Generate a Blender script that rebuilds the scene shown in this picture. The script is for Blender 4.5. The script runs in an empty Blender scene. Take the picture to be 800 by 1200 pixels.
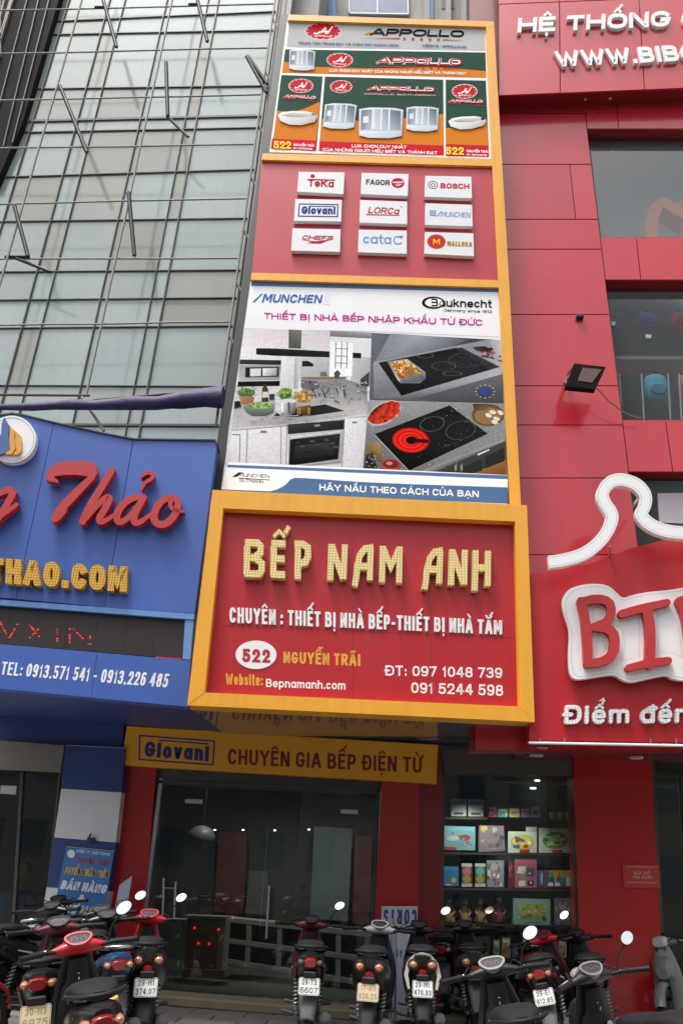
import bpy, math, random, unicodedata
from mathutils import Vector, Matrix
random.seed(7)
sc = bpy.context.scene
col = sc.collection
R_ = math.radians
# ------------------------------------------------------------ camera
FPX = 937.0
PITCH = math.atan(418 / FPX); ROLL = math.atan(130 / 2100.0); YAW = R_(5.9)
EYE = Vector((0, 0, 1.65))
FW = Vector((-math.sin(YAW) * math.cos(PITCH), math.cos(YAW) * math.cos(PITCH), math.sin(PITCH)))
_r0 = Vector((math.cos(YAW), math.sin(YAW), 0)); _u0 = _r0.cross(FW)
RT = _r0 * math.cos(ROLL) + _u0 * math.sin(ROLL)
UP = _u0 * math.cos(ROLL) - _r0 * math.sin(ROLL)
cam = bpy.data.cameras.new('camera'); cam.sensor_fit = 'VERTICAL'; cam.sensor_height = 36
cam.lens = FPX / 1200 * 36; cam.clip_end = 600; cam.clip_start = 0.05
co = bpy.data.objects.new('camera', cam); col.objects.link(co)
co.matrix_world = Matrix(((RT.x, UP.x, -FW.x, EYE.x), (RT.y, UP.y, -FW.y, EYE.y), (RT.z, UP.z, -FW.z, EYE.z), (0, 0, 0, 1)))
sc.camera = co
# ------------------------------------------------------------ sky, sun, exposure
SUN_EL, SUN_AZ = R_(70), R_(222)      # azimuth measured clockwise from +Y
w = bpy.data.worlds.new('World'); sc.world = w; w.use_nodes = True
nt = w.node_tree; bg = nt.nodes['Background']
sky = nt.nodes.new('ShaderNodeTexSky'); sky.sky_type = 'NISHITA'; sky.sun_disc = False
sky.sun_elevation = SUN_EL; sky.sun_rotation = SUN_AZ; sky.air_density = 1.0; sky.dust_density = 6.0; sky.ozone_density = 1.0
hs = nt.nodes.new('ShaderNodeHueSaturation'); hs.inputs['Saturation'].default_value = 0.28
nt.links.new(sky.outputs[0], hs.inputs['Color']); nt.links.new(hs.outputs[0], bg.inputs['Color'])
bg.inputs['Strength'].default_value = 0.15
sl = bpy.data.lights.new('sun', 'SUN'); sl.energy = 1.5; sl.angle = R_(14); sl.color = (1, .97, .93)
so = bpy.data.objects.new('sun', sl); col.objects.link(so)
sd = Vector((math.sin(SUN_AZ) * math.cos(SUN_EL), math.cos(SUN_AZ) * math.cos(SUN_EL), math.sin(SUN_EL)))
so.rotation_euler = sd.to_track_quat('Z', 'Y').to_euler(); so.location = sd * 60
sc.view_settings.view_transform = 'Standard'; sc.view_settings.look = 'None'
sc.view_settings.exposure = 0.8; sc.view_settings.gamma = 1.0
sc.cycles.max_bounces = 8; sc.cycles.transparent_max_bounces = 12

# ------------------------------------------------------------ helpers
def s2l(c):
    if isinstance(c, str):
        c = [int(c[i:i + 2], 16) / 255 for i in (0, 2, 4)]
        return tuple((x / 12.92 if x <= .04045 else ((x + .055) / 1.055) ** 2.4) for x in c)
    return tuple(c)

MATS = {}
LV = 4e-5
def mat(name, c, rough=.5, metal=0., var=.12, vs=3.0, bump=0., bs=60., coat=0., spec=.5, emit=0., alpha=None, streak=0.):
    if name in MATS: return MATS[name]
    m = bpy.data.materials.new(name); m.use_nodes = True; n = m.node_tree.nodes; l = m.node_tree.links
    b = n['Principled BSDF']; c = s2l(c)
    b.inputs['Roughness'].default_value = rough; b.inputs['Metallic'].default_value = metal
    b.inputs['Coat Weight'].default_value = coat; b.inputs['Coat Roughness'].default_value = .05
    b.inputs['Specular IOR Level'].default_value = spec
    tc = n.new('ShaderNodeTexCoord')
    no = n.new('ShaderNodeTexNoise'); no.inputs['Scale'].default_value = vs; no.inputs['Detail'].default_value = 6
    no.inputs['Roughness'].default_value = .65
    l.new(tc.outputs['Object'], no.inputs['Vector'])
    mx = n.new('ShaderNodeMix'); mx.data_type = 'RGBA'
    mx.inputs['A'].default_value = tuple(x * (1 - var) for x in c) + (1,)
    mx.inputs['B'].default_value = tuple(min(1, x * (1 + var)) for x in c) + (1,)
    l.new(no.outputs['Fac'], mx.inputs['Factor'])
    out = mx.outputs['Result']
    if streak:
        mp = n.new('ShaderNodeMapping'); mp.inputs['Scale'].default_value = (9, 9, .5)
        n2 = n.new('ShaderNodeTexNoise'); n2.inputs['Scale'].default_value = 1.3; n2.inputs['Detail'].default_value = 5
        l.new(tc.outputs['Object'], mp.inputs['Vector']); l.new(mp.outputs[0], n2.inputs['Vector'])
        cr = n.new('ShaderNodeValToRGB'); cr.color_ramp.elements[0].position = .48; cr.color_ramp.elements[1].position = .78
        l.new(n2.outputs['Fac'], cr.inputs['Fac'])
        ml = n.new('ShaderNodeMath'); ml.operation = 'MULTIPLY'; ml.inputs[1].default_value = streak
        l.new(cr.outputs['Color'], ml.inputs[0])
        m2 = n.new('ShaderNodeMix'); m2.data_type = 'RGBA'; m2.inputs['B'].default_value = (.12, .11, .10, 1)
        l.new(ml.outputs[0], m2.inputs['Factor']); l.new(out, m2.inputs['A']); out = m2.outputs['Result']
    l.new(out, b.inputs['Base Color'])
    rr = n.new('ShaderNodeMapRange'); rr.inputs['To Min'].default_value = max(0, rough - .06); rr.inputs['To Max'].default_value = min(1, rough + .08)
    l.new(no.outputs['Fac'], rr.inputs['Value']); l.new(rr.outputs[0], b.inputs['Roughness'])
    if bump:
        n3 = n.new('ShaderNodeTexNoise'); n3.inputs['Scale'].default_value = bs; n3.inputs['Detail'].default_value = 4
        l.new(tc.outputs['Object'], n3.inputs['Vector'])
        bp = n.new('ShaderNodeBump'); bp.inputs['Strength'].default_value = bump; bp.inputs['Distance'].default_value = .02
        l.new(n3.outputs['Fac'], bp.inputs['Height']); l.new(bp.outputs[0], b.inputs['Normal'])
    if emit:
        b.inputs['Emission Color'].default_value = c + (1,); b.inputs['Emission Strength'].default_value = emit
    MATS[name] = m
    return m

def glass(name, tint, refl=1.0, rough=0.0, body=None, bfac=0.):
    """architectural glass: see-through, with fresnel reflection; body = share of a pale film or dirt"""
    m = bpy.data.materials.new(name); m.use_nodes = True; n = m.node_tree.nodes; l = m.node_tree.links
    n.clear(); o = n.new('ShaderNodeOutputMaterial')
    t = n.new('ShaderNodeBsdfTransparent'); t.inputs[0].default_value = s2l(tint) + (1,)
    g = n.new('ShaderNodeBsdfGlossy'); g.inputs['Roughness'].default_value = rough
    g.inputs['Color'].default_value = (.9, .95, .95, 1)
    f = n.new('ShaderNodeFresnel'); f.inputs['IOR'].default_value = 1.5
    ml = n.new('ShaderNodeMath'); ml.operation = 'MULTIPLY'; ml.use_clamp = True; ml.inputs[1].default_value = 1.8 * refl
    l.new(f.outputs[0], ml.inputs[0])
    base = t.outputs[0]
    if body:
        tc = n.new('ShaderNodeTexCoord'); mp = n.new('ShaderNodeMapping'); mp.inputs['Scale'].default_value = (2, 2, .7)
        no = n.new('ShaderNodeTexNoise'); no.inputs['Scale'].default_value = 1.5; no.inputs['Detail'].default_value = 6
        l.new(tc.outputs['Object'], mp.inputs[0]); l.new(mp.outputs[0], no.inputs['Vector'])
        mr = n.new('ShaderNodeMapRange'); mr.inputs['To Min'].default_value = bfac * .7; mr.inputs['To Max'].default_value = bfac * 1.3
        l.new(no.outputs['Fac'], mr.inputs['Value'])
        d = n.new('ShaderNodeBsdfDiffuse'); d.inputs[0].default_value = s2l(body) + (1,)
        ms = n.new('ShaderNodeMixShader'); l.new(mr.outputs[0], ms.inputs[0]); l.new(base, ms.inputs[1]); l.new(d.outputs[0], ms.inputs[2])
        base = ms.outputs[0]
    mx = n.new('ShaderNodeMixShader'); l.new(ml.outputs[0], mx.inputs[0]); l.new(base, mx.inputs[1]); l.new(g.outputs[0], mx.inputs[2])
    l.new(mx.outputs[0], o.inputs['Surface'])
    return m

def dotmat(name, c, dotc, cell, rad, rough=.5):
    """painted letter face drilled with a regular grid of lamp holes"""
    m = mat(name, c, rough, var=.06); n = m.node_tree.nodes; l = m.node_tree.links; b = n['Principled BSDF']
    src = b.inputs['Base Color'].links[0].from_socket
    tc = n.new('ShaderNodeTexCoord'); mp = n.new('ShaderNodeMapping'); mp.inputs['Scale'].default_value = (1 / cell,) * 3
    l.new(tc.outputs['Object'], mp.inputs[0])
    fr = n.new('ShaderNodeVectorMath'); fr.operation = 'FRACTION'; l.new(mp.outputs[0], fr.inputs[0])
    sb = n.new('ShaderNodeVectorMath'); sb.operation = 'SUBTRACT'; sb.inputs[1].default_value = (.5, .5, .5); l.new(fr.outputs[0], sb.inputs[0])
    mu = n.new('ShaderNodeVectorMath'); mu.operation = 'MULTIPLY'; mu.inputs[1].default_value = (1, 0, 1); l.new(sb.outputs[0], mu.inputs[0])
    ln = n.new('ShaderNodeVectorMath'); ln.operation = 'LENGTH'; l.new(mu.outputs[0], ln.inputs[0])
    lt = n.new('ShaderNodeMath'); lt.operation = 'LESS_THAN'; lt.inputs[1].default_value = rad; l.new(ln.outputs['Value'], lt.inputs[0])
    mx = n.new('ShaderNodeMix'); mx.data_type = 'RGBA'; mx.inputs['B'].default_value = s2l(dotc) + (1,)
    l.new(lt.outputs[0], mx.inputs['Factor']); l.new(src, mx.inputs['A']); l.new(mx.outputs['Result'], b.inputs['Base Color'])
    return m

def printmat(name, rough=.38, grain=.1):
    m = bpy.data.materials.new(name); m.use_nodes = True; n = m.node_tree.nodes; l = m.node_tree.links
    b = n['Principled BSDF']; b.inputs['Roughness'].default_value = rough; b.inputs['Specular IOR Level'].default_value = .03
    a = n.new('ShaderNodeVertexColor'); a.layer_name = 'Col'
    tc = n.new('ShaderNodeTexCoord'); no = n.new('ShaderNodeTexNoise'); no.inputs['Scale'].default_value = 26; no.inputs['Detail'].default_value = 8
    no.inputs['Roughness'].default_value = .7
    l.new(tc.outputs['Object'], no.inputs['Vector'])
    mr = n.new('ShaderNodeMapRange'); mr.inputs['From Min'].default_value = .3; mr.inputs['From Max'].default_value = .7
    mr.inputs['To Min'].default_value = 1 - grain; mr.inputs['To Max'].default_value = 1 + grain * .4
    l.new(no.outputs['Fac'], mr.inputs['Value'])
    mu = n.new('ShaderNodeVectorMath'); mu.operation = 'SCALE'
    l.new(a.outputs['Color'], mu.inputs[0]); l.new(mr.outputs[0], mu.inputs['Scale']); l.new(mu.outputs[0], b.inputs['Base Color'])
    return m

class Pl:
    """vertical plane; pt(u, v, d) = where the photograph's sight line (u, v) meets it, d metres in front of it"""
    def __init__(s, Y, th=0., x0=0.):
        a = R_(th); s.o = Vector((x0, Y, 0)); s.n = Vector((math.sin(a), -math.cos(a), 0)); s.t = Vector((math.cos(a), math.sin(a), 0))
    def pt(s, u, v, d=0.):
        r = FW + RT * ((u - 400) / FPX) - UP * ((v - 600) / FPX)
        k = s.n.dot(s.o + s.n * d - EYE) / s.n.dot(r)
        return EYE + r * k
class Loc:
    """metric plane inside an object's own space"""
    def __init__(s, o, ex, ey): s.o = Vector(o); s.ex = Vector(ex); s.ey = Vector(ey); s.n = s.ex.cross(s.ey).normalized()
    def pt(s, u, v, d=0.): return s.o + s.ex * u + s.ey * v + s.n * d

def ground_pt(u, v, z=0.):
    r = FW + RT * ((u - 400) / FPX) - UP * ((v - 600) / FPX)
    return EYE + r * ((z - EYE.z) / r.z)

class MB:
    def __init__(s): s.v = []; s.f = []; s.m = []; s.c = []; s.sm = []; s.lv = 0
    def add(s, vs, fs, mi=0, color=None, smooth=False):
        b = len(s.v); s.v += [Vector(x) for x in vs]
        for i, f in enumerate(fs):
            s.f.append([b + k for k in f]); s.m.append(mi); s.sm.append(smooth)
            if color is None: s.c.append(None)
            elif isinstance(color, list): s.c.append([color[k] for k in f])
            else: s.c.append([color] * len(f))
    def poly(s, pl, pts, d0, d1, mi=0, color=None):
        fr = [pl.pt(u, v, d1) for u, v in pts]; n = len(fr)
        if abs(d1 - d0) < 1e-9: s.add(fr, [list(range(n))], mi, color); return
        bk = [p - pl.n * (d1 - d0) for p in fr]
        fs = [list(range(n)), [n + k for k in range(n)][::-1]] + [[(k + 1) % n, k, n + k, n + (k + 1) % n] for k in range(n)]
        if isinstance(color, list): color = color + color
        s.add(fr + bk, fs, mi, color)
    def flat(s, pl, pts, color, base=.002, mi=0):
        """one printed patch, each a hair above the last"""
        s.lv += 1
        if isinstance(color, str): color = s2l(color)
        elif isinstance(color, list): color = [s2l(c) for c in color]
        s.add([pl.pt(u, v, base + s.lv * LV) for u, v in pts], [list(range(len(pts)))], mi, color)
    def strip(s, pl, pts, hw, d0, d1, closed=False, cap='sq', mi=0, color=None, asp=1.0):
        """a stroke of half width hw (number or list) along pts"""
        n = len(pts); P = [Vector((p[0], p[1])) for p in pts]
        H = hw if isinstance(hw, list) else [hw] * n
        L = []; Rr = []
        for i in range(n):
            a = P[(i - 1) % n] if (closed or i > 0) else None; c = P[(i + 1) % n] if (closed or i < n - 1) else None; b = P[i]
            t1 = (b - a).normalized() if a is not None and (b - a).length > 1e-9 else None
            t2 = (c - b).normalized() if c is not None and (c - b).length > 1e-9 else None
            if t1 is None: t1 = t2
            if t2 is None: t2 = t1
            q = b
            if not closed and cap == 'sq':
                if i == 0: q = b - t2 * H[0]
                if i == n - 1: q = b + t1 * H[-1]
            t = (t1 + t2)
            t = t.normalized() if t.length > 1e-6 else t1
            nn = Vector((-t.y, t.x)); k = 1 / max(.55, nn.dot(Vector((-t1.y, t1.x))))
            L.append(q + nn * H[i] * k); Rr.append(q - nn * H[i] * k)
        if cap == 'round' and not closed:
            def fan(c, d, h):
                a0 = math.atan2(d.y, d.x); return [c + Vector((math.cos(a0 + x), math.sin(a0 + x))) * h for x in (1.05, .5, 0, -.5, -1.05)]
            e = fan(P[-1], (P[-1] - P[-2]).normalized(), H[-1]); st = fan(P[0], (P[0] - P[1]).normalized(), H[0])
            s.poly(pl, [L[-1]] + e + [Rr[-1]], d0, d1, mi, color); s.poly(pl, [Rr[0]] + st + [L[0]], d0, d1, mi, color)
        m = n if closed else n - 1
        fl = [pl.pt(p.x, p.y, d1) for p in L]; fr = [pl.pt(p.x, p.y, d1) for p in Rr]
        if d1 - d0 < 1e-6:
            s.add(fl + fr, [[i, n + i, n + (i + 1) % n, (i + 1) % n] for i in range(m)], mi, color); return
        dn = pl.n * (d1 - d0); bl = [p - dn for p in fl]; br = [p - dn for p in fr]
        fs = []
        for i in range(m):
            j = (i + 1) % n
            fs += [[i, n + i, n + j, j], [i, j, 2 * n + j, 2 * n + i], [n + j, n + i, 3 * n + i, 3 * n + j]]
        if not closed: fs += [[0, 2 * n, 3 * n, n], [n - 1, 2 * n - 1, 4 * n - 1, 3 * n - 1]]
        s.add(fl + fr + bl + br, fs, mi, color)
    def box(s, c, sz, rot=None, mi=0, color=None, bev=0.):
        x, y, z = (a / 2 for a in sz); c = Vector(c)
        if bev:
            b = min(bev, x * .9, y * .9, z * .9); vs = []; ring = []
            prof = [(-z, b), (-z + b, 0), (z - b, 0), (z, b)]
            for zz, ins in prof:
                X = x - ins; Yy = y - ins
                cc = b * .6
                ring.append([(X, -Yy + cc), (X, Yy - cc), (X - cc, Yy), (-X + cc, Yy), (-X, Yy - cc), (-X, -Yy + cc), (-X + cc, -Yy), (X - cc, -Yy)])
                vs += [Vector((p[0], p[1], zz)) for p in ring[-1]]
            fs = [list(range(8))[::-1], [24 + k for k in range(8)]]
            for r in range(3): fs += [[r * 8 + k, r * 8 + (k + 1) % 8, r * 8 + 8 + (k + 1) % 8, r * 8 + 8 + k] for k in range(8)]
        else:
            vs = [Vector((a * x, b * y, d * z)) for d in (-1, 1) for b in (-1, 1) for a in (-1, 1)]
            fs = [[0, 2, 3, 1], [4, 5, 7, 6], [0, 1, 5, 4], [2, 6, 7, 3], [0, 4, 6, 2], [1, 3, 7, 5]]
        if rot is not None: vs = [rot @ v for v in vs]
        s.add([v + c for v in vs], fs, mi, color)
    def tube(s, pts, r, n=8, caps=True, mi=0, closed=False, color=None):
        pts = [Vector(p) for p in pts]; N = len(pts); rr = r if isinstance(r, (list, tuple)) else [r] * N
        vs = []; up = None
        for i, p in enumerate(pts):
            a = pts[i - 1] if (i or closed) else p; b = pts[(i + 1) % N] if (i < N - 1 or closed) else p
            t = (b - a).normalized()
            if up is None: up = Vector((0, 0, 1)) if abs(t.z) < .9 else Vector((1, 0, 0))
            x = up.cross(t); x = x.normalized() if x.length > 1e-6 else Vector((1, 0, 0)); y = t.cross(x); up = y
            vs += [p + (x * math.cos(6.2832 * k / n) + y * math.sin(6.2832 * k / n)) * rr[i] for k in range(n)]
        M = N if closed else N - 1
        fs = [[i * n + k, i * n + (k + 1) % n, ((i + 1) % N) * n + (k + 1) % n, ((i + 1) % N) * n + k] for i in range(M) for k in range(n)]
        s.add(vs, fs, mi, color, True)
        if caps and not closed: s.add(vs[:n][::-1], [list(range(n))], mi, color); s.add(vs[-n:], [list(range(n))], mi, color)
    def loft(s, rings, caps=True, mi=0, smooth=True, color=None):
        n = len(rings[0]); vs = [Vector(p) for r in rings for p in r]
        fs = [[i * n + k, i * n + (k + 1) % n, (i + 1) * n + (k + 1) % n, (i + 1) * n + k] for i in range(len(rings) - 1) for k in range(n)]
        s.add(vs, fs, mi, color, smooth)
        if caps: s.add(vs[:n][::-1], [list(range(n))], mi, color, False); s.add(vs[-n:], [list(range(n))], mi, color, False)
    def ball(s, c, r, n=10, m=7, mi=0, color=None, sc_=(1, 1, 1)):
        c = Vector(c); rings = []
        for i in range(m + 1):
            a = math.pi * i / m - math.pi / 2; q = max(.02, math.cos(a))
            rings.append([c + Vector((math.cos(6.2832 * k / n) * q * r * sc_[0], math.sin(6.2832 * k / n) * q * r * sc_[1], math.sin(a) * r * sc_[2])) for k in range(n)])
        s.loft(rings, True, mi, True, color)
    def build(s, name, mats, parent=None, base=None, kind=None):
        if not isinstance(mats, (list, tuple)): mats = [mats]
        me = bpy.data.meshes.new(name); base = Vector(base) if base is not None else Vector((0, 0, 0))
        me.from_pydata([v - base for v in s.v], [], s.f)
        for m in mats: me.materials.append(m)
        for p, mi, sm in zip(me.polygons, s.m, s.sm): p.material_index = mi; p.use_smooth = sm
        if any(c is not None for c in s.c):
            at = me.color_attributes.new('Col', 'FLOAT_COLOR', 'CORNER'); i = 0
            for p, c in zip(me.polygons, s.c):
                for k in range(p.loop_total):
                    at.data[p.loop_start + k].color = ((*(c[k] if c else (1, 1, 1)), 1))
        o = bpy.data.objects.new(name, me); col.objects.link(o)
        if base.length: o.location = base
        if parent is not None:
            o.parent = parent
            if parent.get('_w'): o.matrix_parent_inverse = parent.matrix_basis.inverted()
        if kind: o['kind'] = kind
        return o

def thing(name, label, cat, loc=(0, 0, 0), group=None, rot=None):
    o = bpy.data.objects.new(name, None); o.empty_display_size = .1; o.location = loc
    if rot is not None: o.rotation_euler = rot
    col.objects.link(o); o['label'] = label; o['category'] = cat
    if group: o['group'] = group
    return o
def wthing(name, label, cat, loc, group=None):
    """a thing whose parts are given in world coordinates"""
    o = thing(name, label, cat, loc, group); o['_w'] = 1; return o
def tag(o, label, cat, group=None):
    o['label'] = label; o['category'] = cat
    if group: o['group'] = group
    return o
def slab(name, pl, pts, d0, d1, m, parent=None, kind=None):
    b = MB(); b.poly(pl, pts, d0, d1); return b.build(name, m, parent, kind=kind)

# ------------------------------------------------------------ stroke lettering
def arc(cx, cy, rx, ry, a0, a1, n=8, k=.78):
    out = []
    for i in range(n + 1):
        a = R_(a0 + (a1 - a0) * i / n); c = math.cos(a); q = math.sin(a)
        out.append((cx + rx * math.copysign(abs(c) ** k, c), cy + ry * math.copysign(abs(q) ** k, q)))
    return out
G = {}
def _g(ch, w, *st): G[ch] = (w, list(st))
O_ = [('c',) + tuple(arc(.5, .5, .5, .5, 0, 337.5, 15))]
_g('A', .85, [(0, 0), (.44, 1), (.56, 1), (1, 0)], [(.2, .27), (.8, .27)])
_g('B', .75, [(0, 0), (0, 1)], [(.1, 1)] + arc(.5, .76, .42, .24, 90, -90, 6) + [(.1, .52)], [(.1, .52)] + arc(.55, .26, .45, .26, 90, -90, 6) + [(.1, 0)])
_g('C', .75, arc(.5, .5, .5, .5, 35, 325, 14))
_g('D', .78, [(0, 0), (0, 1)], [(.1, 1)] + arc(.5, .5, .5, .5, 90, -90, 10) + [(.1, 0)])
_g('Đ', .82, [(.05, 0), (.05, 1)], [(.15, 1)] + arc(.52, .5, .48, .5, 90, -90, 10) + [(.15, 0)], [(-.12, .5), (.4, .5)])
_g('E', .66, [(1, 1), (0, 1), (0, 0), (1, 0)], [(.05, .51), (.85, .51)])
_g('F', .62, [(1, 1), (0, 1), (0, 0)], [(.05, .5), (.8, .5)])
_g('G', .78, arc(.5, .5, .5, .5, 35, 330, 13) + [(1, .45), (.62, .45)])
_g('H', .76, [(0, 0), (0, 1)], [(1, 0), (1, 1)], [(.05, .51), (.95, .51)])
_g('I', .24, [(.5, 0), (.5, 1)])
_g('K', .78, [(0, 0), (0, 1)], [(1, 1), (.12, .48)], [(.3, .6), (1, 0)])
_g('L', .62, [(0, 1), (0, 0), (1, 0)])
_g('M', .95, [(0, 0), (0, 1), (.12, 1), (.5, .25), (.88, 1), (1, 1), (1, 0)])
_g('N', .78, [(0, 0), (0, 1), (.1, 1), (.9, 0), (1, 0), (1, 1)])
G['O'] = (.8, O_)
_g('P', .72, [(0, 0), (0, 1)], [(.1, 1)] + arc(.52, .7, .48, .3, 90, -90, 7) + [(.1, .4)])
_g('Q', .8, arc(.5, .5, .5, .5, 0, 360, 16), [(.6, .25), (1, -.05)])
_g('R', .76, [(0, 0), (0, 1)], [(.1, 1)] + arc(.52, .73, .46, .27, 90, -90, 7) + [(.1, .46)], [(.5, .44), (1, 0)])
_g('S', .72, arc(.5, .75, .48, .25, 20, 260, 9) + arc(.5, .25, .5, .26, 80, -160, 9))
_g('T', .7, [(0, 1), (1, 1)], [(.5, 0), (.5, .95)])
_g('U', .76, [(0, 1), (0, .4)] + arc(.5, .35, .5, .35, 180, 360, 8) + [(1, .4), (1, 1)])
_g('V', .8, [(0, 1), (.46, 0), (.54, 0), (1, 1)])
_g('W', 1.15, [(0, 1), (.23, 0), (.29, 0), (.5, .9), (.71, 0), (.77, 0), (1, 1)])
_g('X', .8, [(0, 0), (1, 1)], [(0, 1), (1, 0)])
_g('Y', .8, [(0, 1), (.5, .45), (.5, 0)], [(1, 1), (.52, .47)])
_g('Z', .72, [(0, 1), (1, 1), (0, 0), (1, 0)])
G['0'] = (.66, O_)
_g('1', .4, [(.1, .78), (.75, 1), (.75, 0)])
_g('2', .66, [(.02, .72)] + arc(.5, .7, .48, .3, 160, -25, 8) + [(0, 0), (1, 0)])
_g('3', .66, arc(.48, .75, .46, .25, 160, -90, 8), arc(.48, .26, .52, .27, 90, -160, 8))
_g('4', .7, [(.75, 0), (.75, 1), (.6, 1), (0, .28), (1, .28)])
_g('5', .66, [(.92, 1), (.12, 1), (.05, .5)] + arc(.48, .31, .52, .31, 120, -155, 9))
_g('6', .66, arc(.5, .3, .5, .3, 0, 337, 12) + [(1, .3)], [(0, .32), (.04, .62)] + arc(.52, .72, .46, .28, 150, 40, 5))
_g('7', .64, [(0, 1), (1, 1), (.32, 0)])
_g('8', .66, arc(.5, .75, .44, .24, 0, 360, 12), arc(.5, .26, .5, .27, 0, 360, 12))
_g('9', .66, arc(.5, .7, .5, .3, 0, 360, 12), [(1, .68), (.96, .38)] + arc(.48, .28, .46, .28, -30, -140, 5))
_g('.', .22, [(.5, -.02), (.5, .03)]); _g(':', .24, [(.5, .05), (.5, .1)], [(.5, .55), (.5, .6)]); _g('-', .45, [(.1, .42), (.9, .42)])
_g('&', .85, [(1, 0), (.25, .72)] + arc(.45, .82, .22, .18, 200, -20, 6) + [(.3, .5)] + arc(.38, .25, .38, .25, 130, 300, 6) + [(.95, .45)])
_g(' ', .38)
X = .7
_g('a', .64, arc(.5, X / 2, .5, X / 2, 30, 330, 12), [(1, 0), (1, X)])
_g('b', .66, [(0, 0), (0, 1)], arc(.5, X / 2, .5, X / 2, 150, -150, 12))
_g('c', .58, arc(.5, X / 2, .5, X / 2, 40, 320, 11))
_g('d', .66, [(1, 0), (1, 1)], arc(.5, X / 2, .5, X / 2, 30, 330, 12))
_g('đ', .7, [(.95, 0), (.95, 1)], arc(.48, X / 2, .47, X / 2, 30, 330, 12), [(.6, .86), (1.2, .86)])
_g('e', .64, [(.12, X / 2), (.9, X / 2)], arc(.5, X / 2, .5, X / 2, 0, 312, 13))
_g('g', .64, arc(.5, X / 2, .5, X / 2, 30, 330, 12), [(1, X), (1, -.1)] + arc(.5, -.1, .5, .2, 0, -150, 6))
_g('h', .64, [(0, 0), (0, 1)], [(0, X * .6)] + arc(.5, X * .62, .5, X * .38, 150, 0, 6) + [(1, 0)])
_g('i', .22, [(.5, 0), (.5, X)], [(.5, .92), (.5, .97)])
_g('k', .62, [(0, 0), (0, 1)], [(.9, X), (.1, .32)], [(.3, .42), (1, 0)])
_g('l', .22, [(.5, 0), (.5, 1)])
_g('m', .95, [(0, 0), (0, X)], [(0, X * .7)] + arc(.25, X * .7, .25, X * .3, 150, 0, 5) + [(.5, 0)], [(.5, X * .7)] + arc(.75, X * .7, .25, X * .3, 150, 0, 5) + [(1, 0)])
_g('n', .64, [(0, 0), (0, X)], [(0, X * .6)] + arc(.5, X * .62, .5, X * .38, 150, 0, 6) + [(1, 0)])
_g('o', .66, arc(.5, X / 2, .5, X / 2, 0, 360, 14))
_g('p', .66, [(0, -.3), (0, X)], arc(.5, X / 2, .5, X / 2, 150, -150, 12))
_g('r', .44, [(0, 0), (0, X)], [(0, X * .6)] + arc(.6, X * .6, .5, X * .4, 150, 60, 4))
_g('s', .56, arc(.5, X * .76, .46, X * .24, 20, 260, 8) + arc(.5, X * .25, .48, X * .26, 80, -160, 8))
_g('t', .42, [(.45, 1), (.45, .15), (.65, 0), (1, 0)], [(0, X), (1, X)])
_g('u', .64, [(0, X), (0, X * .4)] + arc(.5, X * .38, .5, X * .38, 180, 330, 6), [(1, 0), (1, X)])
_g('v', .62, [(0, X), (.45, 0), (.55, 0), (1, X)])
_g('y', .64, [(0, X), (.5, .05)], [(1, X), (.35, -.28), (.1, -.28)])

def glyphs(ch):
    d = unicodedata.normalize('NFD', ch)
    if ch in G: return G[ch] + ([],)
    return G[d[0]] + (list(d[1:]),)

def lay(s, wf, t, gap):
    x = 0; out = []
    for ch in s:
        w, st, mk = glyphs(ch); W = max(w * wf, t * 1.02) if ch != ' ' else w * wf
        out.append((x, W, ch, st, mk)); x += W + (gap if ch != ' ' else 0)
    return out, x - gap

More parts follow.
